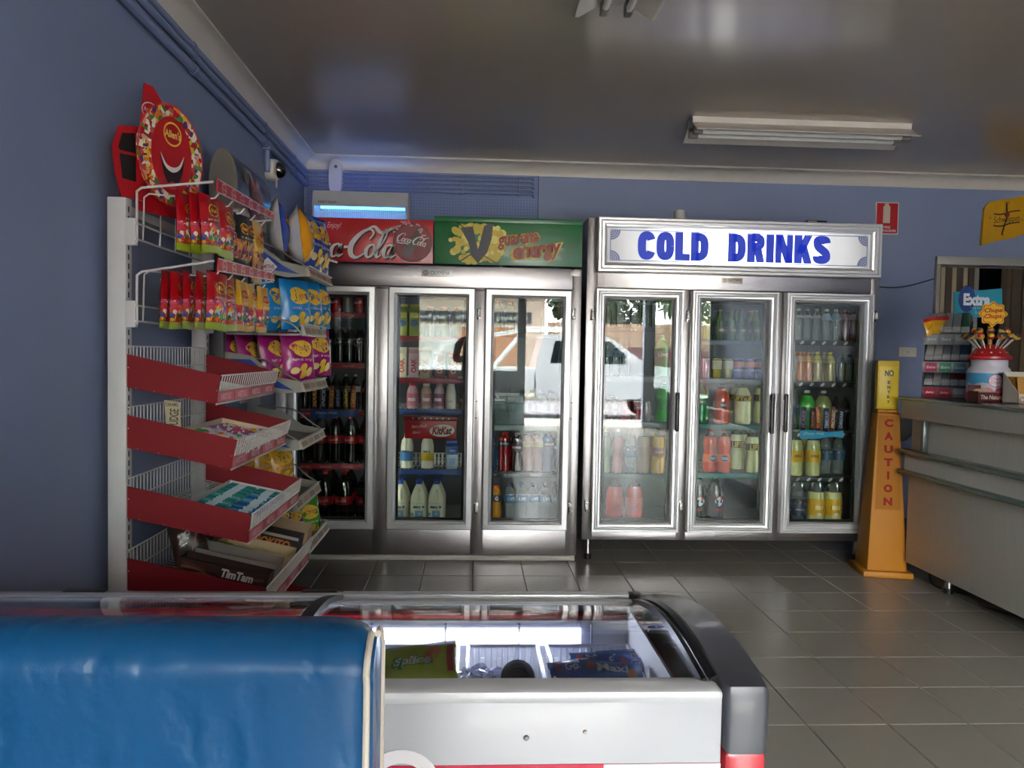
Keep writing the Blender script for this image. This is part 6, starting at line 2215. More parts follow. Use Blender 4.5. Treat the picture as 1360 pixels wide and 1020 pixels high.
g = G()
g.box(FX0, FX1 - .05, FN, FN + .045, .06, ZN - .005, bev=.006)
g.obj('near_panel', FWH, fz_)
g = G(); g.box(FX0, FX1 - .05, FN - .004, FN + .05, ZN - .02, ZN, bev=.008); g.obj('near_rim', M('#c4c4c6', .3, coat=.3), fz_)
g = G(); g.box(FX0, FX1 - .05, FF - .045, FF, .06, ZF - .02, bev=.006); g.obj('far_panel', M('#b21f2c', .35), fz_)
g = G(); g.box(FX0, FX1, FN + .045, FF - .045, .06, .16); g.obj('base', FWH, fz_)
g = G()
for x in (FX0 + .08, FX1 - .12):
    for y in (FN + .08, FF - .08):
        g.lathe([(.025, 0), (.025, .06)], 10, (x, y, 0))
g.obj('caster', BLACK, fz_)
# liner
LN = M('#d5d6dc', .35)
g = G(); g.box(FX0 + .04, FX1 - .08, FN + .045, FN + .05, .16, ZN - .03); g.box(FX0 + .04, FX1 - .08, FF - .05, FF - .045, .16, ZF - .03); g.box(FX0 + .035, FX0 + .04, FN + .045, FF - .045, .16, ZF); g.box(FX1 - .085, FX1 - .08, FN + .045, FF - .045, .16, ZF)
g.box(FX0 + .04, FX1 - .08, FN + .05, FF - .05, .16, .17)
for k in range(46):
    x = FX0 + .06 + k * .031
    if x < FX1 - .1:
        g.box(x, x + .012, FF - .053, FF - .05, .2, .625)
g.obj('liner', LN, fz_)
# end caps
for x0_, x1_, s in ((FX1 - .05, FX1 + .02, 1), (FX0 - .02, FX0, -1)):
    g = G()
    pts = [(FN - .004, .69), (FN - .004, ZN - .006)] + [(arch(t / 12)[0] - .03 + .06 * t / 12, arch(t / 12)[1] + .008) for t in range(13)] + [(FF + .02, ZF - .03), (FF + .02, .69)]
    vs = g.prism([(x0_, y, z) for y, z in pts], (x1_ - x0_, 0, 0))
    es = [e for e in g.bm.edges if abs(e.verts[0].co.x - e.verts[1].co.x) < 1e-5]
    bmesh.ops.bevel(g.bm, geom=es, offset=.012, segments=3, profile=.5, affect='EDGES', clamp_overlap=True)
    g.obj('end_cap', FGR, fz_, angle=50)
    g = G(); g.box(min(x0_, x1_) + .004, max(x0_, x1_) - .002, FN, FF, .06, .69, bev=.01); g.obj('end_panel', M('#b21f2c', .35, coat=.3), fz_)
# inner dark channel along the right end
g = G()
for d, w in ((.052, .012), (.07, .006)):
    pr = [arch(t / 14, .004) for t in range(15)]
    g.tube([(FX1 - d, y, z) for y, z in pr], w * .8, 6)
g.obj('lid_channel', M('#17181b', .35), fz_)
# printed band along the bottom of the near side
g = G(); g.box(FX0 + .02, FX1 - .052, FN - .0015, FN, .56, .676); bd_ = g.obj('printed_band', M('#c01a3c', .35, coat=.3), fz_)
g = G(); g.box(.2, FX1 - .052, FN - .002, FN - .001, .56, .676); g.obj('printed_band', M('#d9d6d8', .35), fz_)
g = G(); q = at_y(533, 1040, FN); g.shape(xf(ring(.055, .05, .02, 30), 1, 1), front(q.x, FN - .0015, q.z + .0, .001)); g.shape(xf(rect(.3, .012), 1, 1, -.2, .02), front(q.x, FN - .0015, q.z, .001)); g.obj('logo_print', M('#e6e1e3', .35), bd_)
for px, py, r, m_ in ((699, 980, .0045, '#77787c'), (777, 972, .0035, '#a89a90')):
    q = at_y(px, py, FN); g = G(); g.lathe([(0, 0), (r, .0), (r * .7, .003), (0, .0035)], 10, (q.x, FN, q.z), axis=Matrix.Rotation(PI / 2, 4, 'X')); g.obj('screw', M(m_, .3, .7), fz_)
# far rail
XD = -.275
g = G(); g.box(XD, FX1 - .055, FF - .012, FF + .014, ZF - .012, ZF + .014, bev=.004); g.box(XD, FX1 - .055, FF - .02, FF - .012, ZF - .02, ZF - .008); g.obj('far_rail', M('#d2d5d4', .3, .3), fz_)
g = G(); g.box(FX0, XD, FF - .012, FF + .012, ZF + .0, ZF + .014, bev=.004); g.obj('far_rail', M('#8d9092', .3, .6), fz_)
for a, b_ in ((-.36, -.285), (-.86, -.775)):
    g = G(); g.box(a, b_, FF - .015, FF + .014, ZF + .001, ZF + .018, bev=.003); g.obj('rail_clip', M('#1d1e21', .4), fz_)
g = G(); g.box(FX1 - .075, FX1 - .045, FF - .022, FF + .015, ZF - .012, ZF + .015, bev=.004); g.obj('rail_clip', M('#1d1e21', .4), fz_)
# curved lids
LG = glass('#eef2f3', 1.5)
for nm, x0_, x1_, lift, lb in (('sliding_lid', XD - .03, FX1 - .062, 0, 'right curved glass lid'), ('sliding_lid', FX0 + .02, XD + .005, .012, 'left curved glass lid, riding above')):
    g = G(); g.grid(lambda u, v: Vector((x0_ + (x1_ - x0_) * u, *arch(v, lift))), 1, 24)
    g.grid(lambda u, v: Vector((x0_ + (x1_ - x0_) * u, *arch(v, lift - .004))), 1, 24, flip=True)
    ld = g.obj(nm, LG, fz_, angle=80); ld['label'] = lb
    for t0 in (0.0, .955):
        g = G()
        y0_, z0_ = arch(t0, lift)
        g.box(x0_, x1_, y0_ - .004, y0_ + .018, z0_ - .008, z0_ + .003, bev=.003)
        g.obj('lid_rail', M('#cfd2d4', .3, .3), ld)
    for x in ((x0_, x1_ - .012) if lift == 0 else (x0_, x1_ - .02)):
        g = G()
        wv = .022 if x > x0_ and lift else .01
        pr = [arch(t / 14, lift + .003) for t in range(15)]
        pb = [arch(t / 14, lift - .008) for t in range(14, -1, -1)]
        g.prism([(x, y, z) for y, z in pr + pb], (wv, 0, 0))
        g.obj('lid_frame', M('#1d1e22', .35), ld)
# LED strip under the far rim
g = G(); g.box(FX0 + .06, .24, FF - .058, FF - .05, .655, .69); st = g.obj('led_strip', emit('#d4d6ff', 1.0), fz_)
for k in range(26):
    x = .2 - k * .047
    g = G(); g.ball((x, FF - .06, .675), .007, 8); g.obj('led', emit('#f2f3ff', 120.0), st)
for k in range(9):
    x = -.98 + k * .155
    g = G(); g.box(x, x + .004, FF - .062, FF - .052, .56, .70); g.obj('liner_rib', M('#8d8fa0', .4), fz_)

WBR = M('#d9dae4', .35)


def fbasket(x0_, x1_, label):
    th = thing('freezer_basket', label, 'basket', ((x0_ + x1_) / 2, 1.38, .17))
    y0_, y1_ = FN + .065, FF - .075
    g = G(); zt = .66
    for z in (zt, .56, .46):
        g.tube([(x0_, y0_, z), (x1_, y0_, z), (x1_, y1_, z), (x0_, y1_, z)], .004 if z == zt else .0025, 6, closed=True)
    n = 12
    for k in range(n + 1):
        x = x0_ + (x1_ - x0_) * k / n
        g.tube([(x, y0_, zt), (x, y0_, .4), (x, y1_, .4), (x, y1_, zt)], .002, 4)
    for k in range(1, 10):
        y = y0_ + (y1_ - y0_) * k / 10
        g.tube([(x0_, y, zt), (x0_, y, .4), (x1_, y, .4), (x1_, y, zt)], .002, 4)
    stuff(g.obj('wire', WBR, th))
    return th


fb = [(-.235, -.02), (.0, .145), (.165, .335), (-.50, -.27), (-.78, -.52), (-1.06, -.80)]
for k, (a, b_) in enumerate(fb):
    fbasket(a, b_, '%s white wire freezer basket counted from %s under the %s lid' % (ORD[k % 3], 'left' if k < 3 else 'the divider', 'right' if k < 3 else 'left'))
# white rigid crates seen through the left lid
for k, (a, b_) in enumerate(((-.98, -.78), (-.75, -.56), (-.53, -.34))):
    th = thing('freezer_crate', '%s translucent white plastic crate from left under the left lid' % ORD[k], 'crate', ((a + b_) / 2, 1.5, .45))
    g = G(); y0_, y1_ = 1.42, 1.57
    for x in (a, b_ - .004):
        g.box(x, x + .004, y0_, y1_, .46, .675)
    for y in (y0_, y1_ - .004):
        g.box(a, b_, y, y + .004, .46, .675)
    g.box(a, b_, y0_, y1_, .455, .46)
    g.obj('crate_wall', glass('#e3e6f0', 1.4, .15, .35, '#dfe1ea'), th)
    g = G(); g.tube([(a, y0_, .675), (b_, y0_, .675), (b_, y1_, .675), (a, y1_, .675)], .006, 6, closed=True); g.obj('rim', M('#e2e3ea', .35), th)
# products under the right lid
iy = pack('ice_block_bag', 'ice block', .20, .1, .03, 201, [M('#b9c42a', .25, coat=.5), M('#c9402f', .25, coat=.5)], [(.22, 0), (1, 0)],
          [(xf(tfit('Splice', .1, .03, shear=.2, bold=.03), 1, 1), M('#e8e4c8', .4), -.01, .05, .0016), (xf(tfit('Splice', .11, .036, shear=.2, bold=.06), 1, 1), M('#3a8a34', .4), -.01, .05, .0012), (xf(oval(.022, .018, 12, 2), 1, 1), M('#e07a24', .4), .045, .068, .0014), (rect(.016, .07, 2, 3), M('#c93a2c', .4), .086, .052, .0014), (rect(.012, .07, 2, 3), M('#4f8a2c', .4), -.085, .05, .0014)], back=None)
q = at_y(553, 914, 1.36)
iy.spawn((q.x, 1.38, q.z), 'yellow green ice block packet leaning in the first freezer basket', 'ice blocks', rot=(-.85, -.13, 0), sc=(.75, .75, .75))
rd = random.Random(3)
cbg = thing('clear_bag', 'crumpled clear plastic bag in the second freezer basket', 'bag', (at_y(640, 900, 1.4).x, 1.4, .58))
g = G()
q = at_y(640, 905, 1.4)
vsb = bmesh.ops.create_icosphere(g.bm, subdivisions=4, radius=1)['verts']
for v in vsb:
    n_ = noise.noise(v.co * 2.3) * .35 + noise.noise(v.co * 6) * .22 + noise.noise(v.co * 13) * .1
    v.co = Vector((v.co.x * .062, v.co.y * .05, v.co.z * .03)) * (1 + n_) + Vector((q.x, 1.4, q.z - .01))
g.obj('film', glass('#e3e6f4', 1.6, .05, .12, '#c9cbe0'), cbg, angle=20)
q = at_y(687, 908, 1.36)
rg = thing('tape_roll', 'dark ring of tape lying in the second freezer basket', 'tape', (q.x, 1.36, q.z))
g = G(); g.lathe([(.02, -.012), (.031, -.012), (.031, .012), (.02, .012), (.02, -.012)], 20, (q.x, 1.36, q.z + .01), axis=Matrix.Rotation(1.1, 4, 'X')); g.obj('ring', M('#1c1a26', .3), rg)
bl_ = [pack('ice_cream_packet', 'ice cream', .2, .075, .03, 210 + k, [M(c_, .25, coat=.5)], [(1, 0)], [(xf(tfit(wd_, .1, .03, bold=.03), 1, 1), M('#d9dce8', .4), 0, .045, .0016), (xf(oval(.02, .015, 12, 2)), M('#b9824a', .4), .06, .03, .0014), (xf(oval(.014, .012, 10, 2)), M('#b0453a', .4), -.07, .05, .0014)], back=None) for k, (c_, wd_) in enumerate((('#2f4f9a', 'Golden'), ('#3a6aa8', 'Maxi'), ('#274080', 'Cone')))]
for k, (px, py, y, rz) in enumerate(((775, 903, 1.42, .1), (800, 893, 1.48, -.05), (838, 889, 1.5, .15), (858, 902, 1.44, -.1), (815, 908, 1.38, .05))):
    q = at_y(px, py, y)
    bl_[k % 3].spawn((q.x, y, q.z), 'blue ice cream packet, %s from left in the third freezer basket' % ORD[k], 'blue ice cream packets', rot=(-1.0, .05 * (k - 2), rz), sc=(.62, .62, .62))
q = at_y(885, 905, 1.3)

# ================================================================== BLUE VINYL SEAT BACK
VIN = bpy.data.materials.new('wrinkled_vinyl')
VIN.use_nodes = True
t = VIN.node_tree
b = t.nodes['Principled BSDF']
b.inputs['Base Color'].default_value = col('#064b7a'); b.inputs['Roughness'].default_value = .36
b.inputs['Coat Weight'].default_value = .08; b.inputs['Coat Roughness'].default_value = .25; b.inputs['Specular IOR Level'].default_value = .35
tc = t.nodes.new('ShaderNodeTexCoord')
w1 = t.nodes.new('ShaderNodeTexNoise'); w1.inputs['Scale'].default_value = 9; w1.inputs['Detail'].default_value = 4
t.links.new(tc.outputs['Object'], w1.inputs[0])
mxv = t.nodes.new('ShaderNodeMix'); mxv.data_type = 'VECTOR'; mxv.inputs['Factor'].default_value = .12
t.links.new(tc.outputs['Object'], mxv.inputs['A']); t.links.new(w1.outputs['Color'], mxv.inputs['B'])
mp = t.nodes.new('ShaderNodeMapping'); mp.inputs['Scale'].default_value = (1, 1, .42)
t.links.new(mxv.outputs['Result'], mp.inputs[0])
v1 = t.nodes.new('ShaderNodeTexNoise'); v1.noise_type = 'RIDGED_MULTIFRACTAL'; v1.inputs['Scale'].default_value = 26; v1.inputs['Detail'].default_value = 3
t.links.new(mp.outputs[0], v1.inputs[0])
bp = t.nodes.new('ShaderNodeBump'); bp.inputs['Strength'].default_value = .8; bp.inputs['Distance'].default_value = .008; bp.invert = True
t.links.new(v1.outputs['Fac'], bp.inputs['Height'])
v2 = t.nodes.new('ShaderNodeTexNoise'); v2.inputs['Scale'].default_value = 420
t.links.new(tc.outputs['Object'], v2.inputs[0])
bp2 = t.nodes.new('ShaderNodeBump'); bp2.inputs['Strength'].default_value = .12; bp2.inputs['Distance'].default_value = .001
t.links.new(v2.outputs['Fac'], bp2.inputs['Height']); t.links.new(bp.outputs[0], bp2.inputs['Normal'])
t.links.new(bp2.outputs[0], b.inputs['Normal'])
bs = thing('booth_seat_back', 'blue wrinkled vinyl booth seat back with white piping, nearest the camera', 'booth seat', (-.6, .75, 0))
BX1 = -.094
SY0, SY1, SZ = .70, .785, 1.012
prof = [(SY0 + .012, .5), (SY0 + .004, .7), (SY0, .88), (SY0 + .001, SZ - .045)]
prof += [(SY0 + .042 - .042 * math.cos(a), SZ - .042 + .042 * math.sin(a)) for a in [PI / 2 * k / 8 for k in range(1, 9)]]
prof += [(SY1 - .03 + .03 * math.sin(a), SZ - .03 + .03 * math.cos(a)) for a in [PI / 2 * k / 6 for k in range(1, 7)]] + [(SY1, .5)]
g = G()
nx = 40


def bp_(u, i):
    y, z = prof[i]
    x = -1.19 + (BX1 + 1.19) * u
    d = max(0, (x - (BX1 - .045)) / .045)
    k_ = (1 - math.sqrt(max(0, 1 - d * d))) * .018
    yc, zc = .745, .9
    y += (yc - y) / max(.01, math.hypot(y - yc, 0) + .02) * k_ * (1 if z < SZ - .03 else .5)
    z -= k_ * .8 if z > SZ - .05 else 0
    z -= .004 * (x + 1.19)
    return Vector((x, y, z))


us = [k / 30 * .95 for k in range(31)] + [.95 + .05 * k / 8 for k in range(1, 9)]
rows_ = [[g.bm.verts.new(bp_(u, i)) for i in range(len(prof))] for u in us]
for a, b_ in zip(rows_, rows_[1:]):
    for i in range(len(prof) - 1):
        g.bm.faces.new((a[i], b_[i], b_[i + 1], a[i + 1]))
g.bm.faces.new(rows_[0]); 
g.obj('upholstery', VIN, bs, angle=70)
g = G(); g.poly([bp_(1, i) for i in range(len(prof))]); ep = g.bm.faces[:] if False else None
g.prism([bp_(1, i) + Vector((-.02, 0, 0)) for i in range(len(prof))], (.026, 0, 0)); g.obj('end_panel', VIN, bs, angle=70)
g = G(); g.tube([bp_(1, i) + Vector((.0, -.003 if i < 8 else 0, .003 if i > 4 else 0)) for i in range(0, 12)], .0034, 8); g.obj('piping', M('#d3c9b8', .5), bs)
g = G(); g.tube([bp_(1, i) + Vector((.006, .002 if i > 15 else 0, .003 if i < 18 else 0)) for i in range(11, len(prof))], .0034, 8); g.obj('piping', M('#d3c9b8', .5), bs)
g = G(); g.box(-1.19, BX1 - .02, SY0 + .02, SY1 - .005, 0, .51); g.obj('base', M('#3a2d24', .5), bs)

# ================================================================== COUNTER AT THE RIGHT
CX, CYF, CYN = 2.56, 4.33, 1.3
LAM = M('#c2c0b5', .35, coat=.2, vary=.12, vscale=5, stretch=(30, 30, .8))
GRN = M('#5b7068', .25, coat=.3, vary=.3, vscale=90)
ct = thing('serving_counter', 'pale laminate serving counter with green edged ledges along the right side', 'counter', (3.0, 2.9, 0))
g = G(); g.box(CX, 3.25, CYN, CYF, .1, .955); g.obj('body', LAM, ct)
g = G(); g.box(CX - .012, CX, CYN, CYF - .0, .1, .625, bev=.002); g.obj('front_panel', LAM, ct)
g = G(); g.box(2.50, 3.3, CYN, CYF + .02, .945, 1.05, bev=.004); g.obj('fascia', LAM, ct)
g = G(); g.box(2.485, 3.32, CYN, CYF + .035, 1.05, 1.068, bev=.006); g.obj('worktop', M('#66716b', .2, coat=.4, vary=.25, vscale=110), ct)
g = G(); g.box(2.49, CX, CYN, CYF + .03, .738, .766, bev=.01, seg=3); g.obj('ledge', GRN, ct)
g = G(); g.box(2.52, CX, CYN, CYF + .0, .645, .738); g.obj('ledge_panel', LAM, ct)
g = G(); g.box(2.49, CX, CYN, CYF + .03, .618, .646, bev=.01, seg=3); g.obj('bumper_rail', GRN, ct)
for y in (4.18, 3.0, 1.8):
    g = G(); g.box(2.52, 2.55, y - .03, y, .766, .945, bev=.003); g.obj('post', M('#7f8a87', .3, .7), ct)
for y in (4.06, 2.8, 1.6):
    g = G(); g.lathe([(.022, .03), (.022, .1)], 14, (2.64, y, 0)); lg = g.obj('leg', CHROME, ct)
    g = G(); g.lathe([(.028, 0), (.028, .03)], 14, (2.64, y, 0)); g.obj('foot', BLACK, lg)
g = G(); g.tube(spline([(2.7, 4.3, .12), (2.63, 4.2, .012), (2.7, 4.0, .008), (2.68, 3.8, .008), (2.8, 3.6, .01)], 6), .006, 6)
tag(g.obj('power_lead', BLACK), 'black power lead trailing on the floor under the pale counter', 'cable')

# caution cone sign
SRZ = -.16
cs = thing('caution_sign', 'tall yellow floor sign reading caution with a no entry placard on top', 'floor sign', (2.475, 4.47, 0), rz=SRZ)
YO = M('#ab6d06', .6); YB_ = M('#bfa01a', .55)


def frust(z0_, z1_, w0, w1, d0, d1, m_, nm, bev=.006, par=None):
    g = G()
    v = g.box(-.5, .5, -.5, .5, 0, 1)
    for q in v:
        f = q.co.z
        q.co = Vector((q.co.x * (w0 + (w1 - w0) * f), q.co.y * (d0 + (d1 - d0) * f), z0_ + (z1_ - z0_) * f))
    bmesh.ops.bevel(g.bm, geom=list(g.bm.edges), offset=bev, segments=2, profile=.5, affect='EDGES', clamp_overlap=True)
    return g.obj(nm, m_, par or cs, w=False)


frust(0, .035, .285, .28, .28, .275, YO, 'base')
bd_ = frust(.035, .965, .225, .125, .22, .10, YO, 'body')
frust(.965, .985, .12, .12, .08, .08, YO, 'collar')
pl_ = frust(.985, 1.275, .125, .125, .05, .05, YB_, 'placard', .008)
frust(1.0, 1.24, .105, .105, .053, .053, M('#cdb122', .4), 'placard_face', .002, pl_)
RT_ = M('#8c120e', .8)
for k, ch_ in enumerate('CAUTION'):
    z = .905 - k * .077
    f = (z - .035) / .93
    yy = -(.22 + (.10 - .22) * f) / 2
    w_ = .05 if ch_ != 'I' else .014
    g = G(); g.shape(tfit(ch_, w_, .047, bold=.06), plane_map((0, yy, z), (1, 0, 0), (0, .0645, 1), .0022)); g.obj('letter', RT_, bd_, w=False)
frm = rect(.13, .56)
g = G(); mp_ = plane_map((0, -(.22 - .12 * .69) / 2, .675), (1, 0, 0), (0, .0645, 1), .0012); g.shape(polyshape([(-.072, -.28), (.072, -.28), (.056, .275), (-.056, .275)]), mp_); g.obj('face_print', M('#9d6204', .75), bd_, w=False)
for k, (s_, z, w_, h_) in enumerate((('NO', 1.2, .05, .038), ('E', 1.145, .016, .02), ('N', 1.116, .018, .02), ('T', 1.087, .016, .02), ('R', 1.058, .017, .02), ('Y', 1.029, .017, .02))):
    g = G(); g.shape(tfit(s_, w_, h_, bold=.05), front(.003, -.0265, z, .0014)); g.obj('letter', M('#1c1a12', .4), pl_, w=False)

# ---- wall things at the right
fs = thing('extinguisher_sign', 'red fire extinguisher wall sign above the right end of the fridge', 'sign', (3.0, 5.5, 2.2))
a, b_ = at_y(1164, 268, 5.49), at_y(1193, 311.5, 5.49)
g = G(); g.box(a.x, b_.x, 5.494, 5.5, b_.z, a.z, bev=.001); p0 = g.obj('plate', M('#d9d2cd', .4), fs)
cx_, cz_ = (a.x + b_.x) / 2, (a.z + b_.z) / 2
g = G(); g.shape(rect(b_.x - a.x - .014, a.z - b_.z - .014), front(cx_, 5.494, cz_, .001)); g.obj('red_print', M('#b5121b', .4), p0)
g = G(); g.shape(polyshape([(-.026, -.06), (.026, -.06), (.026, .055), (.018, .068), (-.018, .068), (-.026, .055)]), front(cx_ - .005, 5.494, cz_ + .025, .002)); g.shape(rect(.03, .012), front(cx_ - .005, 5.494, cz_ + .1, .002)); g.obj('pictogram', M('#d9cdb8', .4), p0)
for s_, z, w_ in (('FIRE', -.065, .05), ('EXTINGUISHER', -.09, .14)):
    g = G(); g.shape(tfit(s_, w_, .018, bold=.03), front(cx_, 5.494, cz_ + z, .002)); g.obj('lettering', M('#e0cfc6', .4), p0)
sw = thing('light_switch', 'cream single switch plate on the blue back wall', 'switch', (3.19, 5.5, 1.3))
a, b_ = at_y(1194, 461, 5.49), at_y(1217, 474, 5.49)
g = G(); g.box(a.x, b_.x, 5.488, 5.5, b_.z, a.z, bev=.003); p0 = g.obj('plate', M('#cfc7b4', .4), sw)
g = G(); g.lathe([(0, 0), (.008, 0), (.008, .004), (0, .004)], 10, ((a.x + b_.x) / 2, 5.488, (a.z + b_.z) / 2), axis=Matrix.Rotation(PI / 2, 4, 'X')); g.obj('button', M('#b5ad9a', .4), p0)
g = G(); pts = [at_y(1168, 381, 5.48), at_y(1185, 382, 5.48), at_y(1205, 380, 5.48), at_y(1225, 375, 5.48), at_y(1241, 370, 5.48)]
g.tube(spline([tuple(p) for p in pts], 6), .004, 5)
tag(g.obj('wall_cable', BLACK), 'thin black cable drooping across the blue back wall to the doorway', 'cable')
# wavy yellow clock
ck = thing('wall_clock', 'yellow flag shaped wall clock above the strip curtain doorway', 'clock', (3.88, 5.5, 2.15))
pts = [(1303.5, 326), (1305, 305), (1308, 276), (1314, 268.5), (1332, 264.5), (1350, 262.5), (1366, 258), (1381, 253), (1383, 262), (1379, 285), (1374, 304), (1360, 311), (1347, 316), (1331, 319), (1317, 322)]
g = G(); g.prism([tuple(at_y(px, py, 5.475)) for px, py in pts], (0, .022, 0)); cb = g.obj('clock_body', M('#cf9a0c', .35, coat=.2), ck)


def ckt(s_, px, py, w_, h_, c_='#3a2a10', rot=0, e=.001, nm='print', **kw):
    q = at_y(px, py, 5.475)
    g = G(); g.shape(xf(tfit(s_, w_, h_, **kw), 1, 1, rot=rot), front(q.x, 5.475, q.z, e)); g.obj(nm, M(c_, .4), cb)


for s_, px, py in (('12', 1339, 269), ('3', 1357, 292), ('6', 1332, 312), ('9', 1315, 290)):
    ckt(s_, px, py, .02 if len(s_) > 1 else .012, .016)
q = at_y(1337, 291, 5.475)
for dz, sgn in ((.045, 1), (-.04, -1)):
    g = G(); g.shape(stroke([(-.1, dz - .01, .004), (-.04, dz - .012, .01), (.03, dz + .01, .01), (.1, dz + .02, .004)], sub=4), front(q.x, 5.475, q.z, .001)); g.obj('ribbon_print', M('#3a2a10', .4), cb)
ckt('Schweppes', 1337, 292, .2, .06, rot=.12, shear=.2)
for L_, an, nm in ((.1, 1.65, 'minute_hand'), (.14, 4.45, 'hour_hand')):
    g = G(); g.shape(stroke([(0, 0, .008), (L_ * .6 * math.cos(an), L_ * .6 * math.sin(an), .006), (L_ * math.cos(an), L_ * math.sin(an), .002)], sub=2), front(q.x, 5.475, q.z + .02, .004)); g.obj(nm, M('#1a120a', .4), ck)
g = G(); g.lathe([(0, 0), (.018, 0), (.018, .006), (0, .006)], 14, (q.x, 5.475, q.z + .03), axis=Matrix.Rotation(PI / 2, 4, 'X')); g.obj('hub', M('#7d2a12', .4), ck)

# basin, soap and pipes
CER = M('#b9b6ad', .25, coat=.4)
sk = thing('hand_basin', 'white wall basin with a plastic trap, half hidden behind the yellow sign', 'basin', (2.93, 5.4, .5))
g = G()
g.lathe([(.05, .69), (.15, .72), (.21, .79), (.225, .88), (.205, .885), (.18, .80), (.1, .76), (0, .755)], 24, (2.92, 5.29, 0), sy=.85)
g.box(2.72, 3.12, 5.4, 5.5, .74, .89, bev=.015); g.obj('bowl', CER, sk)
g = G(); g.tube(spline([(2.86, 5.28, .69), (2.86, 5.28, .56), (2.87, 5.28, .5), (2.91, 5.28, .47), (2.94, 5.28, .5), (2.945, 5.3, .54), (2.95, 5.49, .55)], 6), .023, 10); g.obj('trap_pipe', M('#a8a497', .4), sk)
g = G(); g.lathe([(.034, .56), (.034, .60)], 14, (2.86, 5.28, 0)); g.obj('collar_nut', M('#a8a497', .4), sk)
g = G(); g.tube([(2.8, 5.45, .3), (2.8, 5.45, .7)], .02, 8); g.tube([(3.03, 5.47, .35), (3.03, 5.47, .7)], .009, 8); g.obj('supply_pipe', M('#8d8a80', .4), sk)
g = G(); g.tube(spline([(2.92, 5.46, .885), (2.92, 5.46, 1.0), (2.92, 5.40, 1.02), (2.92, 5.34, .985)], 5), .011, 8); g.obj('tap', CHROME, sk)
so = thing('soap_pump', 'small soap pump bottle with white pump on the basin edge', 'soap bottle', (2.925, 5.2, .885))
q = at_y(1180, 545, 5.2)
so.location = (q.x, 5.2, .886)
g = G(); g.lathe([(.03, 0), (.034, .006), (.034, .085), (.02, .105), (.013, .11)], 14); g.obj('bottle', glass('#b9d9c4', 1.45, .05, .4, '#4f8a68'), so, w=False)
g = G(); g.lathe([(.014, .108), (.014, .125), (.005, .127), (.005, .15)], 10); g.box(-.03, .012, -.006, .006, .15, .16, bev=.002); g.obj('pump', WHITE, so, w=False)
pbg = thing('plastic_bag', 'crumpled greenish plastic bag behind the soap on the basin', 'bag', (2.83, 5.38, .89))
g = G()
for v in bmesh.ops.create_icosphere(g.bm, subdivisions=3, radius=1)['verts']:
    n_ = noise.noise(v.co * 2.1) * .4 + noise.noise(v.co * 6) * .25
    v.co = Vector((v.co.x * .07, v.co.y * .05, v.co.z * .08)) * (1 + n_) + Vector((2.83, 5.4, .96))
g.obj('film', glass('#cfe0d0', 1.5, .08, .35, '#8fa894'), pbg, angle=15)

# things on top of the right fridge
q = at_y(903, 284, 4.95)
wb = thing('white_pot', 'small white pot on top of the lit sign fridge', 'pot', (q.x, 4.95, 2.115))
g = G(); g.lathe([(.034, 0), (.036, .004), (.036, .1), (.033, .106), (.031, .1), (0, .1)], 18); g.obj('body', M('#dcd9d2', .3), wb, w=False)
q = at_y(1082, 291, 4.9)
bb = thing('black_box', 'flat black box with white edge on top of the lit sign fridge', 'box', (q.x, 4.9, 2.115))
g = G(); g.box(-.07, .06, -.05, .05, 0, .05, bev=.004); g.obj('body', BLACK, bb, w=False)
g = G(); g.box(-.065, -.01, -.056, -.05, .02, .044); g.obj('label', M('#b9b4aa', .5), bb, w=False)

# ---- on the counter: gum stand, turned to face the aisle
q = at_y(1226, 528, 4.32)
GRZ = -.62
gs = thing('gum_stand', 'three tier clear plastic gum stand with a teal card on the counter', 'display stand', (q.x, 4.32, 1.068), rz=GRZ)
GMX = Matrix.Translation(gs.location) @ Matrix.Rotation(GRZ, 4, 'Z')
ACR = glass('#d3d8d8', 1.5, .05, .45, '#8b8f90')
TZ = (.335, .175, .03)
for k in range(3):
    z = TZ[k]
    g = G(); g.prism([(-.005, 0, z - .03), (-.005, 0, z + .03), (-.005, .03, z + .02), (-.005, .26, z + .15), (-.005, .26, z + .144), (-.005, .03, z + .012)], (.225, 0, 0)); g.obj('tray', ACR, gs, w=False)
    g = G(); n_ = 10
    ar = [(-.02 * math.sin(PI * j / n_), z - .032 + .062 * j / n_) for j in range(n_ + 1)]
    g.prism([(-.008, y - .002, zz_) for y, zz_ in ar] + [(-.008, .004, zz_) for y, zz_ in reversed(ar)], (.23, 0, 0)); tk = g.obj('front_label', M(('#8d9193', '#a9a3a4', '#8f6a70')[k], .25, coat=.4), gs, w=False)
    for j in range(3):
        def cm_(x, y, X=.035 + j * .072, z=z):
            t_ = min(1, max(0, (y + .031) / .062))
            return Vector((X + x, -.02 * math.sin(PI * t_) - .0032, z + y - .001))
        g = G(); g.shape(rect(.06, .05, 1, 5), cm_); g.obj('ticket', M((('#9aa2a4', '#8a9496', '#9aa2a4'), ('#b3455a', '#3f8a6a', '#4a86a0'), ('#b03044', '#a82a3c', '#9a9ea0'))[k][j], .35), tk, w=False)
        g = G(); g.shape(tfit('Extra' if k < 2 else 'Juicy', .045, .016, shear=.2, bold=.02), lambda x, y: cm_(x, y) + Vector((0, -.001, 0))); g.obj('lettering', M('#dcd9d9', .4), tk, w=False)
for x in (-.012, .222):
    g = G(); g.prism([(x, .02, 0), (x, .02, .06), (x, .2, .42), (x, .27, .45), (x, .27, 0)], (.005, 0, 0)); g.obj('side_panel', ACR, gs, w=False)


def gw(px, py, y):
    return GMX.inverted() @ at_y(px, py, y)


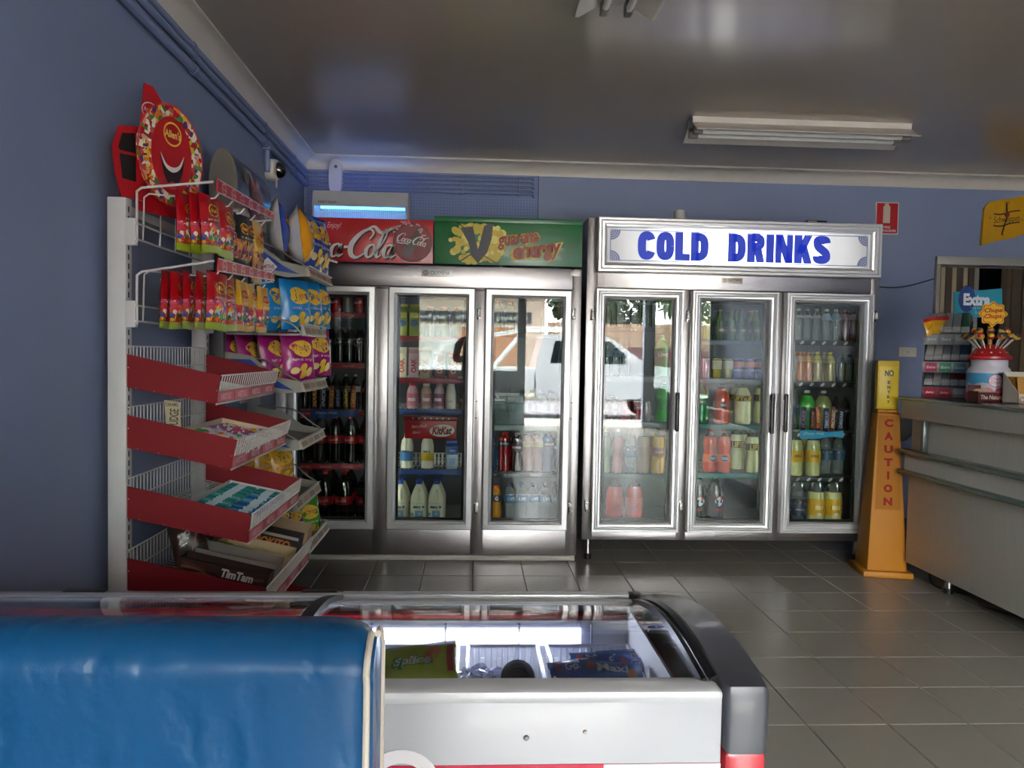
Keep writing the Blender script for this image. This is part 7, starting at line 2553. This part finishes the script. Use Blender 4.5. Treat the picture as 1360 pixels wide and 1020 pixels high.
g = G(); g.prism([tuple(gw(px, py, 4.42)) for px, py in ((1267, 388), (1331, 383), (1331, 422), (1267, 421))], GMX.inverted().to_3x3() @ Vector((0, .006, 0))); hc = g.obj('header_card', M('#1f8ea6', .4, coat=.2), gs, w=False)


def hcard(px, py, e):
    return lambda x, y: GMX.inverted() @ (at_y(px, py, 4.42) + Vector((x, -e, y)))


g = G(); g.shape(oval(.052, .078, 22, 1), hcard(1284, 397, .002)); g.obj('oval_print', M('#143a78', .4, vary=.4, vscale=20), hc, w=False)
g = G(); g.shape(tfit('Extra', .165, .072, bold=.05), hcard(1297, 398, .0035)); g.obj('lettering', M('#e3e6e8', .4), hc, w=False)
for s_, px, py in (('long lasting', 1299, 409), ('flavour', 1301, 415)):
    g = G(); g.shape(tfit(s_, .1 if 'long' in s_ else .06, .02), hcard(px, py, .002)); g.obj('lettering', M('#a9cdd6', .4), hc, w=False)
gk = {}
for c_, nm in (('#d8d6d0', 'white'), ('#1f6a34', 'green'), ('#a8202a', 'red'), ('#8f979c', 'silver'), ('#3a6fa0', 'blue')):
    s_ = Spec('gum_pack', 'gum')
    g = G(); g.box(-.02, .02, -.11, .11, -.009, .009, bev=.005); b0 = s_.add('pack', g, M(c_, .3, coat=.4))
    g = G(); g.box(-.0205, .0205, -.112, -.07, -.0095, .0095, bev=.003); s_.add('pack_end', g, M('#c9ccce' if nm != 'white' else '#b9b6b4', .3), b0)
    gk[nm] = s_
for k, cols in enumerate((('silver', 'white', 'silver', 'silver', 'green'), ('white', 'white', 'silver', 'silver', 'blue'), ('silver', 'white', 'silver', 'red', 'red'))):
    for j, c_ in enumerate(cols):
        gk[c_].spawn(tuple(GMX @ Vector((.018 + j * .044, .15, TZ[k] + .102))), '%s gum pack, %s from left on the %s tier of the gum stand' % (c_, ORD[j], ('top', 'middle', 'bottom')[k]), 'gum packs on the stand', rot=(.515, 0, GRZ))
yp = pack('sweet_packet', 'sweets', .075, .1, .012, 301, [M('#d9a51a', .3, coat=.4), M('#b5221c', .3, coat=.4)], [(.82, 0), (1, 1)], [(xf(tfit('Fruity', .05, .016), 1, 1, rot=.5), M('#b8461c', .4), 0, .05, .0014)], back=0)
for k in range(8):
    q = at_y(1238 + k * 5.2, 445 - k * .5, 4.3)
    yp.spawn((q.x, 4.3 + k * .016, q.z), 'small yellow packet with red top, %s from left on the gum stand' % ORD[k], 'yellow packets on the gum stand', rot=(-.1, -.25 + .07 * k, .2))

# lollipop tin
q = at_y(1312, 530, 4.0)
tx_, ty_ = q.x + .0, 4.0
tn = thing('lollipop_tin', 'white and blue milk can shaped lollipop tin with a red lid', 'tin', (tx_, ty_, 1.068))
g = G(); g.lathe([(.098, 0), (.106, .01), (.106, .15), (.098, .17), (.086, .185), (.086, .215), (.09, .22)], 28); tb = g.obj('tin_body', M('#c9c6cf', .3, coat=.4), tn, w=False)
g = G(); n = 28
zz = [.095 + .018 * noise.noise(Vector((math.cos(2 * PI * k / n) * 2, math.sin(2 * PI * k / n) * 2, 1))) for k in range(n)]
ra = [g.bm.verts.new((.1068 * math.cos(2 * PI * k / n), .1068 * math.sin(2 * PI * k / n), zz[k])) for k in range(n)]
rb = [g.bm.verts.new((.1068 * math.cos(2 * PI * k / n), .1068 * math.sin(2 * PI * k / n), .15)) for k in range(n)]
for k in range(n):
    g.bm.faces.new((ra[k], ra[(k + 1) % n], rb[(k + 1) % n], rb[k]))
g.obj('blue_print', M('#4a9ac4', .35), tb, w=False)
g = G(); g.lathe([(.1066, .004), (.1066, .045)], 28); g.obj('pink_print', M('#c2316a', .35, vary=.4, vscale=40), tb, w=False)
for sh, c_, dz, ph, e in ((oval(.034, .034, 20, 2), '#e0d3da', .11, -.3, .0014), (ring(.034, .034, .003, 20), '#c2316a', .11, -.3, .002), (tfit('Chupa', .045, .018, shear=.2), '#b8285a', .12, -.3, .002), (tfit('Chups', .045, .018, shear=.2), '#b8285a', .1, -.3, .002), (xf(oval(.026, .014, 14, 2), 1, 1, rot=.5), '#cf4a80', .06, -.1, .0016), (xf(oval(.018, .01, 14, 2), 1, 1, rot=-.5), '#d97aa0', .062, -.55, .0016), (tfit('ice cream', .06, .016, shear=.2), '#3a6a9a', .105, .6, .0016), (rect(.05, .06, 4, 4), '#d98a8a', .06, .62, .0012)):
    g = G(); g.shape(sh, wrap(.1062, dz, ph, e)); g.obj('print', M(c_, .4), tb, w=False)
g = G(); g.tube([(.1075 * math.sin(.38), -.1075 * math.cos(.38), .004), (.1075 * math.sin(.38), -.1075 * math.cos(.38), .165)], .0014, 5); g.obj('seam', M('#6d6a70', .4), tb, w=False)
g = G(); g.lathe([(.1, .222), (.104, .226), (.104, .238), (.09, .25), (.06, .285), (.035, .3), (0, .305)], 28); g.obj('lid', M('#b31219', .35, coat=.3), tn, w=False)
g = G()
for k in range(12):
    a = 2 * PI * k / 12
    g.ball((.08 * math.cos(a), .08 * math.sin(a), .258), .0055, 6)
g.obj('lid_holes', M('#d9b0a8', .4), tn, w=False)
# flower shaped header on a stem
g = G(); g.box(-.012, .012, .0, .006, .29, .40); g.obj('header_stem', M('#d9a51a', .4), tn, w=False)
hp = at_y(1318, 417, 4.0)
hx, hz = hp.x - tx_, hp.z - 1.068
fl_ = [((.062 + .007 * math.cos(8 * a)) * 1.18 * math.cos(a), (.062 + .007 * math.cos(8 * a)) * .98 * math.sin(a)) for a in [2 * PI * k / 64 for k in range(64)]]
g = G(); g.prism([(hx + x, -.006, hz + z) for x, z in fl_], (0, .005, 0)); fh = g.obj('flower_header', M('#e3b01c', .6), tn, w=False)
g = G()
n = 64
o1 = [(x * .9, z * .9) for x, z in fl_]; o2 = [(x * .84, z * .84) for x, z in fl_]
g.shape((o1 + o2, [(k, (k + 1) % n, n + (k + 1) % n, n + k) for k in range(n)]), front(hx, -.006, hz, .001)); 
for s_, dz in (('Chupa', .017), ('Chups', -.015)):
    g.shape(xf(tfit(s_, .098, .032, shear=.25, bold=.03), 1, 1, rot=.04), front(hx, -.006, hz + dz, .0016))
g.obj('lettering', M('#a81c12', .7), fh, w=False)
# lollipops
lp = []
for c_, c2 in (('#c98a1c', '#3a3a48'), ('#2f3448', '#c9a23a'), ('#b8321f', '#d9a51c'), ('#d9a21c', '#a82a1c'), ('#4a3a3a', '#d98a2a')):
    s_ = Spec('lollipop', 'lollipop')
    g = G(); g.tube([(0, 0, 0), (0, 0, .075)], .0024, 6); s_.add('stick', g, M('#d9d3c6', .4))
    g = G(); g.ball((0, 0, .088), .0175, 12); b0 = s_.add('sweet', g, M(c_, .25, coat=.5))
    g = G(); g.lathe([(.0178, .080), (.0182, .088), (.0178, .094)], 12); s_.add('wrapper_band', g, M(c2, .3), b0)
    lp.append(s_)
rd = random.Random(12)
for k in range(24):
    rr_, a = ((.035, 8), (.06, 16))[k >= 8][0], 2 * PI * (k if k < 8 else k - 8) / (8 if k < 8 else 16) + .2
    til = .45 if k < 8 else .75
    d = Vector((math.cos(a) * math.sin(til), math.sin(a) * math.sin(til), math.cos(til)))
    rot = d.to_track_quat('Z', 'Y').to_euler()
    z = .296 if k < 8 else .28
    lp[k % 5].spawn((tx_ + rr_ * math.cos(a), ty_ + rr_ * math.sin(a), 1.068 + z), 'wrapped lollipop, %s of the %s ring on the red lid' % ((ORD + ['sixteenth'])[k if k < 8 else k - 8], 'inner' if k < 8 else 'outer'), 'lollipops on the red lid', rot=rot)
# boxes in front of and beside the tin
a, b_ = at_y(1299, 519, 3.86), at_y(1336, 541, 3.86)
nb = thing('sweet_box', 'dark red display box with white lettering in front of the tin', 'box', ((a.x + b_.x) / 2, 3.9, 1.068))
w_ = b_.x - a.x
g = G(); g.box(-w_ / 2, w_ / 2, -.04, .04, 0, .003); g.box(-w_ / 2, w_ / 2, -.04, -.037, 0, .05); g.box(-w_ / 2, w_ / 2, .037, .04, 0, .085); g.box(-w_ / 2, -w_ / 2 + .003, -.04, .04, 0, .055); g.box(w_ / 2 - .003, w_ / 2, -.04, .04, 0, .055); cb_ = g.obj('carton', M('#4f0f16', .4), nb, w=False)
g = G(); g.shape(tfit('The Natural', w_ * .8, .022, shear=.15, bold=.02), front(0, -.04, .025, .001)); g.obj('lettering', M('#cfc3b8', .4), cb_, w=False)
sb = Spec('candy_bar', 'sweets'); g = G(); g.box(-.06, .06, -.014, .014, 0, .02, bev=.006); sb.add('wrapper', g, M('#b39a78', .35, coat=.2)); g = G(); g.box(-.064, .064, -.01, .01, .008, .012); sb.add('crimp', g, M('#c9b593', .4))
for k in range(3):
    sb.spawn((nb.location.x, 3.88 + k * .022, 1.073 + .018 + k * .012), 'cream candy bar, %s from front in the dark red box' % ORD[k], 'candy bars in the dark red box', rot=(.1, 0, .02 * k))
a = at_y(1352, 543, 3.72)
eb = thing('card_box', 'white counter box of tan cards at the edge of the picture', 'box', (a.x + .1, 3.78, 1.068))
g = G(); g.box(-.1, .12, -.06, .06, 0, .004); g.box(-.1, .12, -.06, -.056, 0, .05); g.box(-.1, .12, .056, .06, 0, .16); g.prism([(-.1, -.06, 0), (-.1, .06, 0), (-.1, .06, .16), (-.1, -.06, .05)], (.004, 0, 0)); cb_ = g.obj('carton', M('#c9c1b0', .5), eb, w=False)
g = G(); g.shape(tfit('ENTRY CARDS', .14, .014, bold=.02), front(.02, -.06, .02, .001)); g.shape(xf(ring(.014, .014, .004, 14)), front(-.08, -.06, .022, .001)); g.obj('lettering', M('#7d2a2a', .4), cb_, w=False)
en = Spec('card', 'card'); g = G(); g.box(-.085, .1, -.001, .001, 0, .13); en.add('paper', g, M('#b9863a', .5)); g = G(); g.prism([(-.085, -.0012, 0), (.1, -.0012, .0), (.1, -.0012, .09)], (0, -.0006, 0)); en.add('flap', g, M('#cfa863', .5))
for k in range(4):
    en.spawn((eb.location.x, 3.74 + k * .024, 1.074), 'tan envelope, %s from front in the white counter box' % ORD[k], 'tan envelopes on the counter', rot=(-.12, 0, .0))

# ================================================================== THE PERSON HOLDING THE PHONE (seen only as a reflection)
ps = thing('person', 'dark haired person in a pale shirt holding up a phone, mirrored in the second door', 'person', (0, -.34, 0))
me = bpy.data.meshes.new('body')
V = [(0, 0, .95), (0, .0, 1.15), (0, .0, 1.38), (0, .01, 1.5), (0, .03, 1.57), (0, .05, 1.66), (0, .05, 1.75),
     (-.17, 0, 1.43), (-.22, .02, 1.18), (-.1, .2, 1.22), (-.045, .25, 1.24), (.17, 0, 1.43), (.22, .02, 1.18), (.1, .2, 1.22), (.045, .25, 1.24),
     (-.09, 0, .9), (-.1, .02, .5), (-.1, -.02, .09), (-.11, .1, .04), (.09, 0, .9), (.1, .02, .5), (.1, -.02, .09), (.11, .1, .04)]
E_ = [(0, 1), (1, 2), (2, 3), (3, 4), (4, 5), (5, 6), (2, 7), (7, 8), (8, 9), (9, 10), (2, 11), (11, 12), (12, 13), (13, 14), (0, 15), (15, 16), (16, 17), (17, 18), (0, 19), (19, 20), (20, 21), (21, 22)]
R_ = [.13, .135, .13, .06, .055, .085, .07, .06, .045, .036, .034, .06, .045, .036, .034, .09, .06, .042, .035, .09, .06, .042, .035]
me.from_pydata(V, E_, [])
ob = bpy.data.objects.new('tmp', me)
COL.objects.link(ob)
md = ob.modifiers.new('skin', 'SKIN')
sv = me.skin_vertices[0].data
for k, r in enumerate(R_):
    sv[k].radius = (r, r * (.75 if k in (0, 1, 2) else 1))
sv[0].use_root = True
ob.modifiers.new('sub', 'SUBSURF').levels = 2
dg = bpy.context.evaluated_depsgraph_get()
bme = bpy.data.meshes.new_from_object(ob.evaluated_get(dg))
bpy.data.objects.remove(ob)
for p in bme.polygons:
    p.use_smooth = True
    c = p.center
    p.material_index = 1 if c.z < .96 else (0 if (c.z > 1.5 or (c.y > .12 and c.z > 1.15)) else 2)
    if c.z < .09:
        p.material_index = 3
bme.materials.clear()
for m_ in (M('#b98468', .5), M('#2a2d36', .7), M('#c9c8c4', .7), M('#1d1a18', .5)):
    bme.materials.append(m_)
bo_ = bpy.data.objects.new('body', bme); COL.objects.link(bo_); bo_.parent = ps
g = G()
for v in bmesh.ops.create_uvsphere(g.bm, u_segments=20, v_segments=12, radius=1)['verts']:
    v.co = Vector((v.co.x * .088, v.co.y * .1 - .012, v.co.z * .095)) + Vector((0, .04, 1.72))
bmesh.ops.delete(g.bm, geom=[v for v in g.bm.verts if v.co.z < 1.69 and v.co.y > .0], context='VERTS')
g.obj('hair', M('#1c1512', .6), ps, w=False)
g = G(); g.ball((0, .145, 1.655), .016, 8); g.obj('nose', M('#b98468', .5), ps, w=False)
for s in (-1, 1):
    g = G(); g.ball((s * .032, .125, 1.685), .011, 8); g.obj('eye', M('#2a211c', .3), ps, w=False)
    g = G(); g.ball((s * .088, .045, 1.665), .022, 8); g.obj('ear', M('#b98468', .5), ps, w=False)
    g = G()
    for f in range(4):
        g.tube([(s * .05, .25, 1.225 + f * .016), (s * .03, .285, 1.228 + f * .016), (s * .008, .29, 1.23 + f * .015)], [.009, .0085, .007], 6)
    g.tube([(s * .045, .25, 1.22), (s * .03, .262, 1.2), (s * .012, .266, 1.205)], [.011, .01, .008], 6)
    g.obj('fingers', M('#b98468', .5), ps, w=False)
g = G(); g.tube([(-.025, .137, 1.615), (0, .142, 1.613), (.025, .137, 1.615)], .006, 6); g.obj('mouth', M('#8e4a42', .5), ps, w=False)
pn_ = thing('phone', 'black phone held up in both hands in front of the person', 'phone', (0, -.06, 1.2))
g = G(); g.box(-.075, .075, -.066, -.058, 1.205, 1.285, bev=.003); g.obj('case', BLACK, pn_)
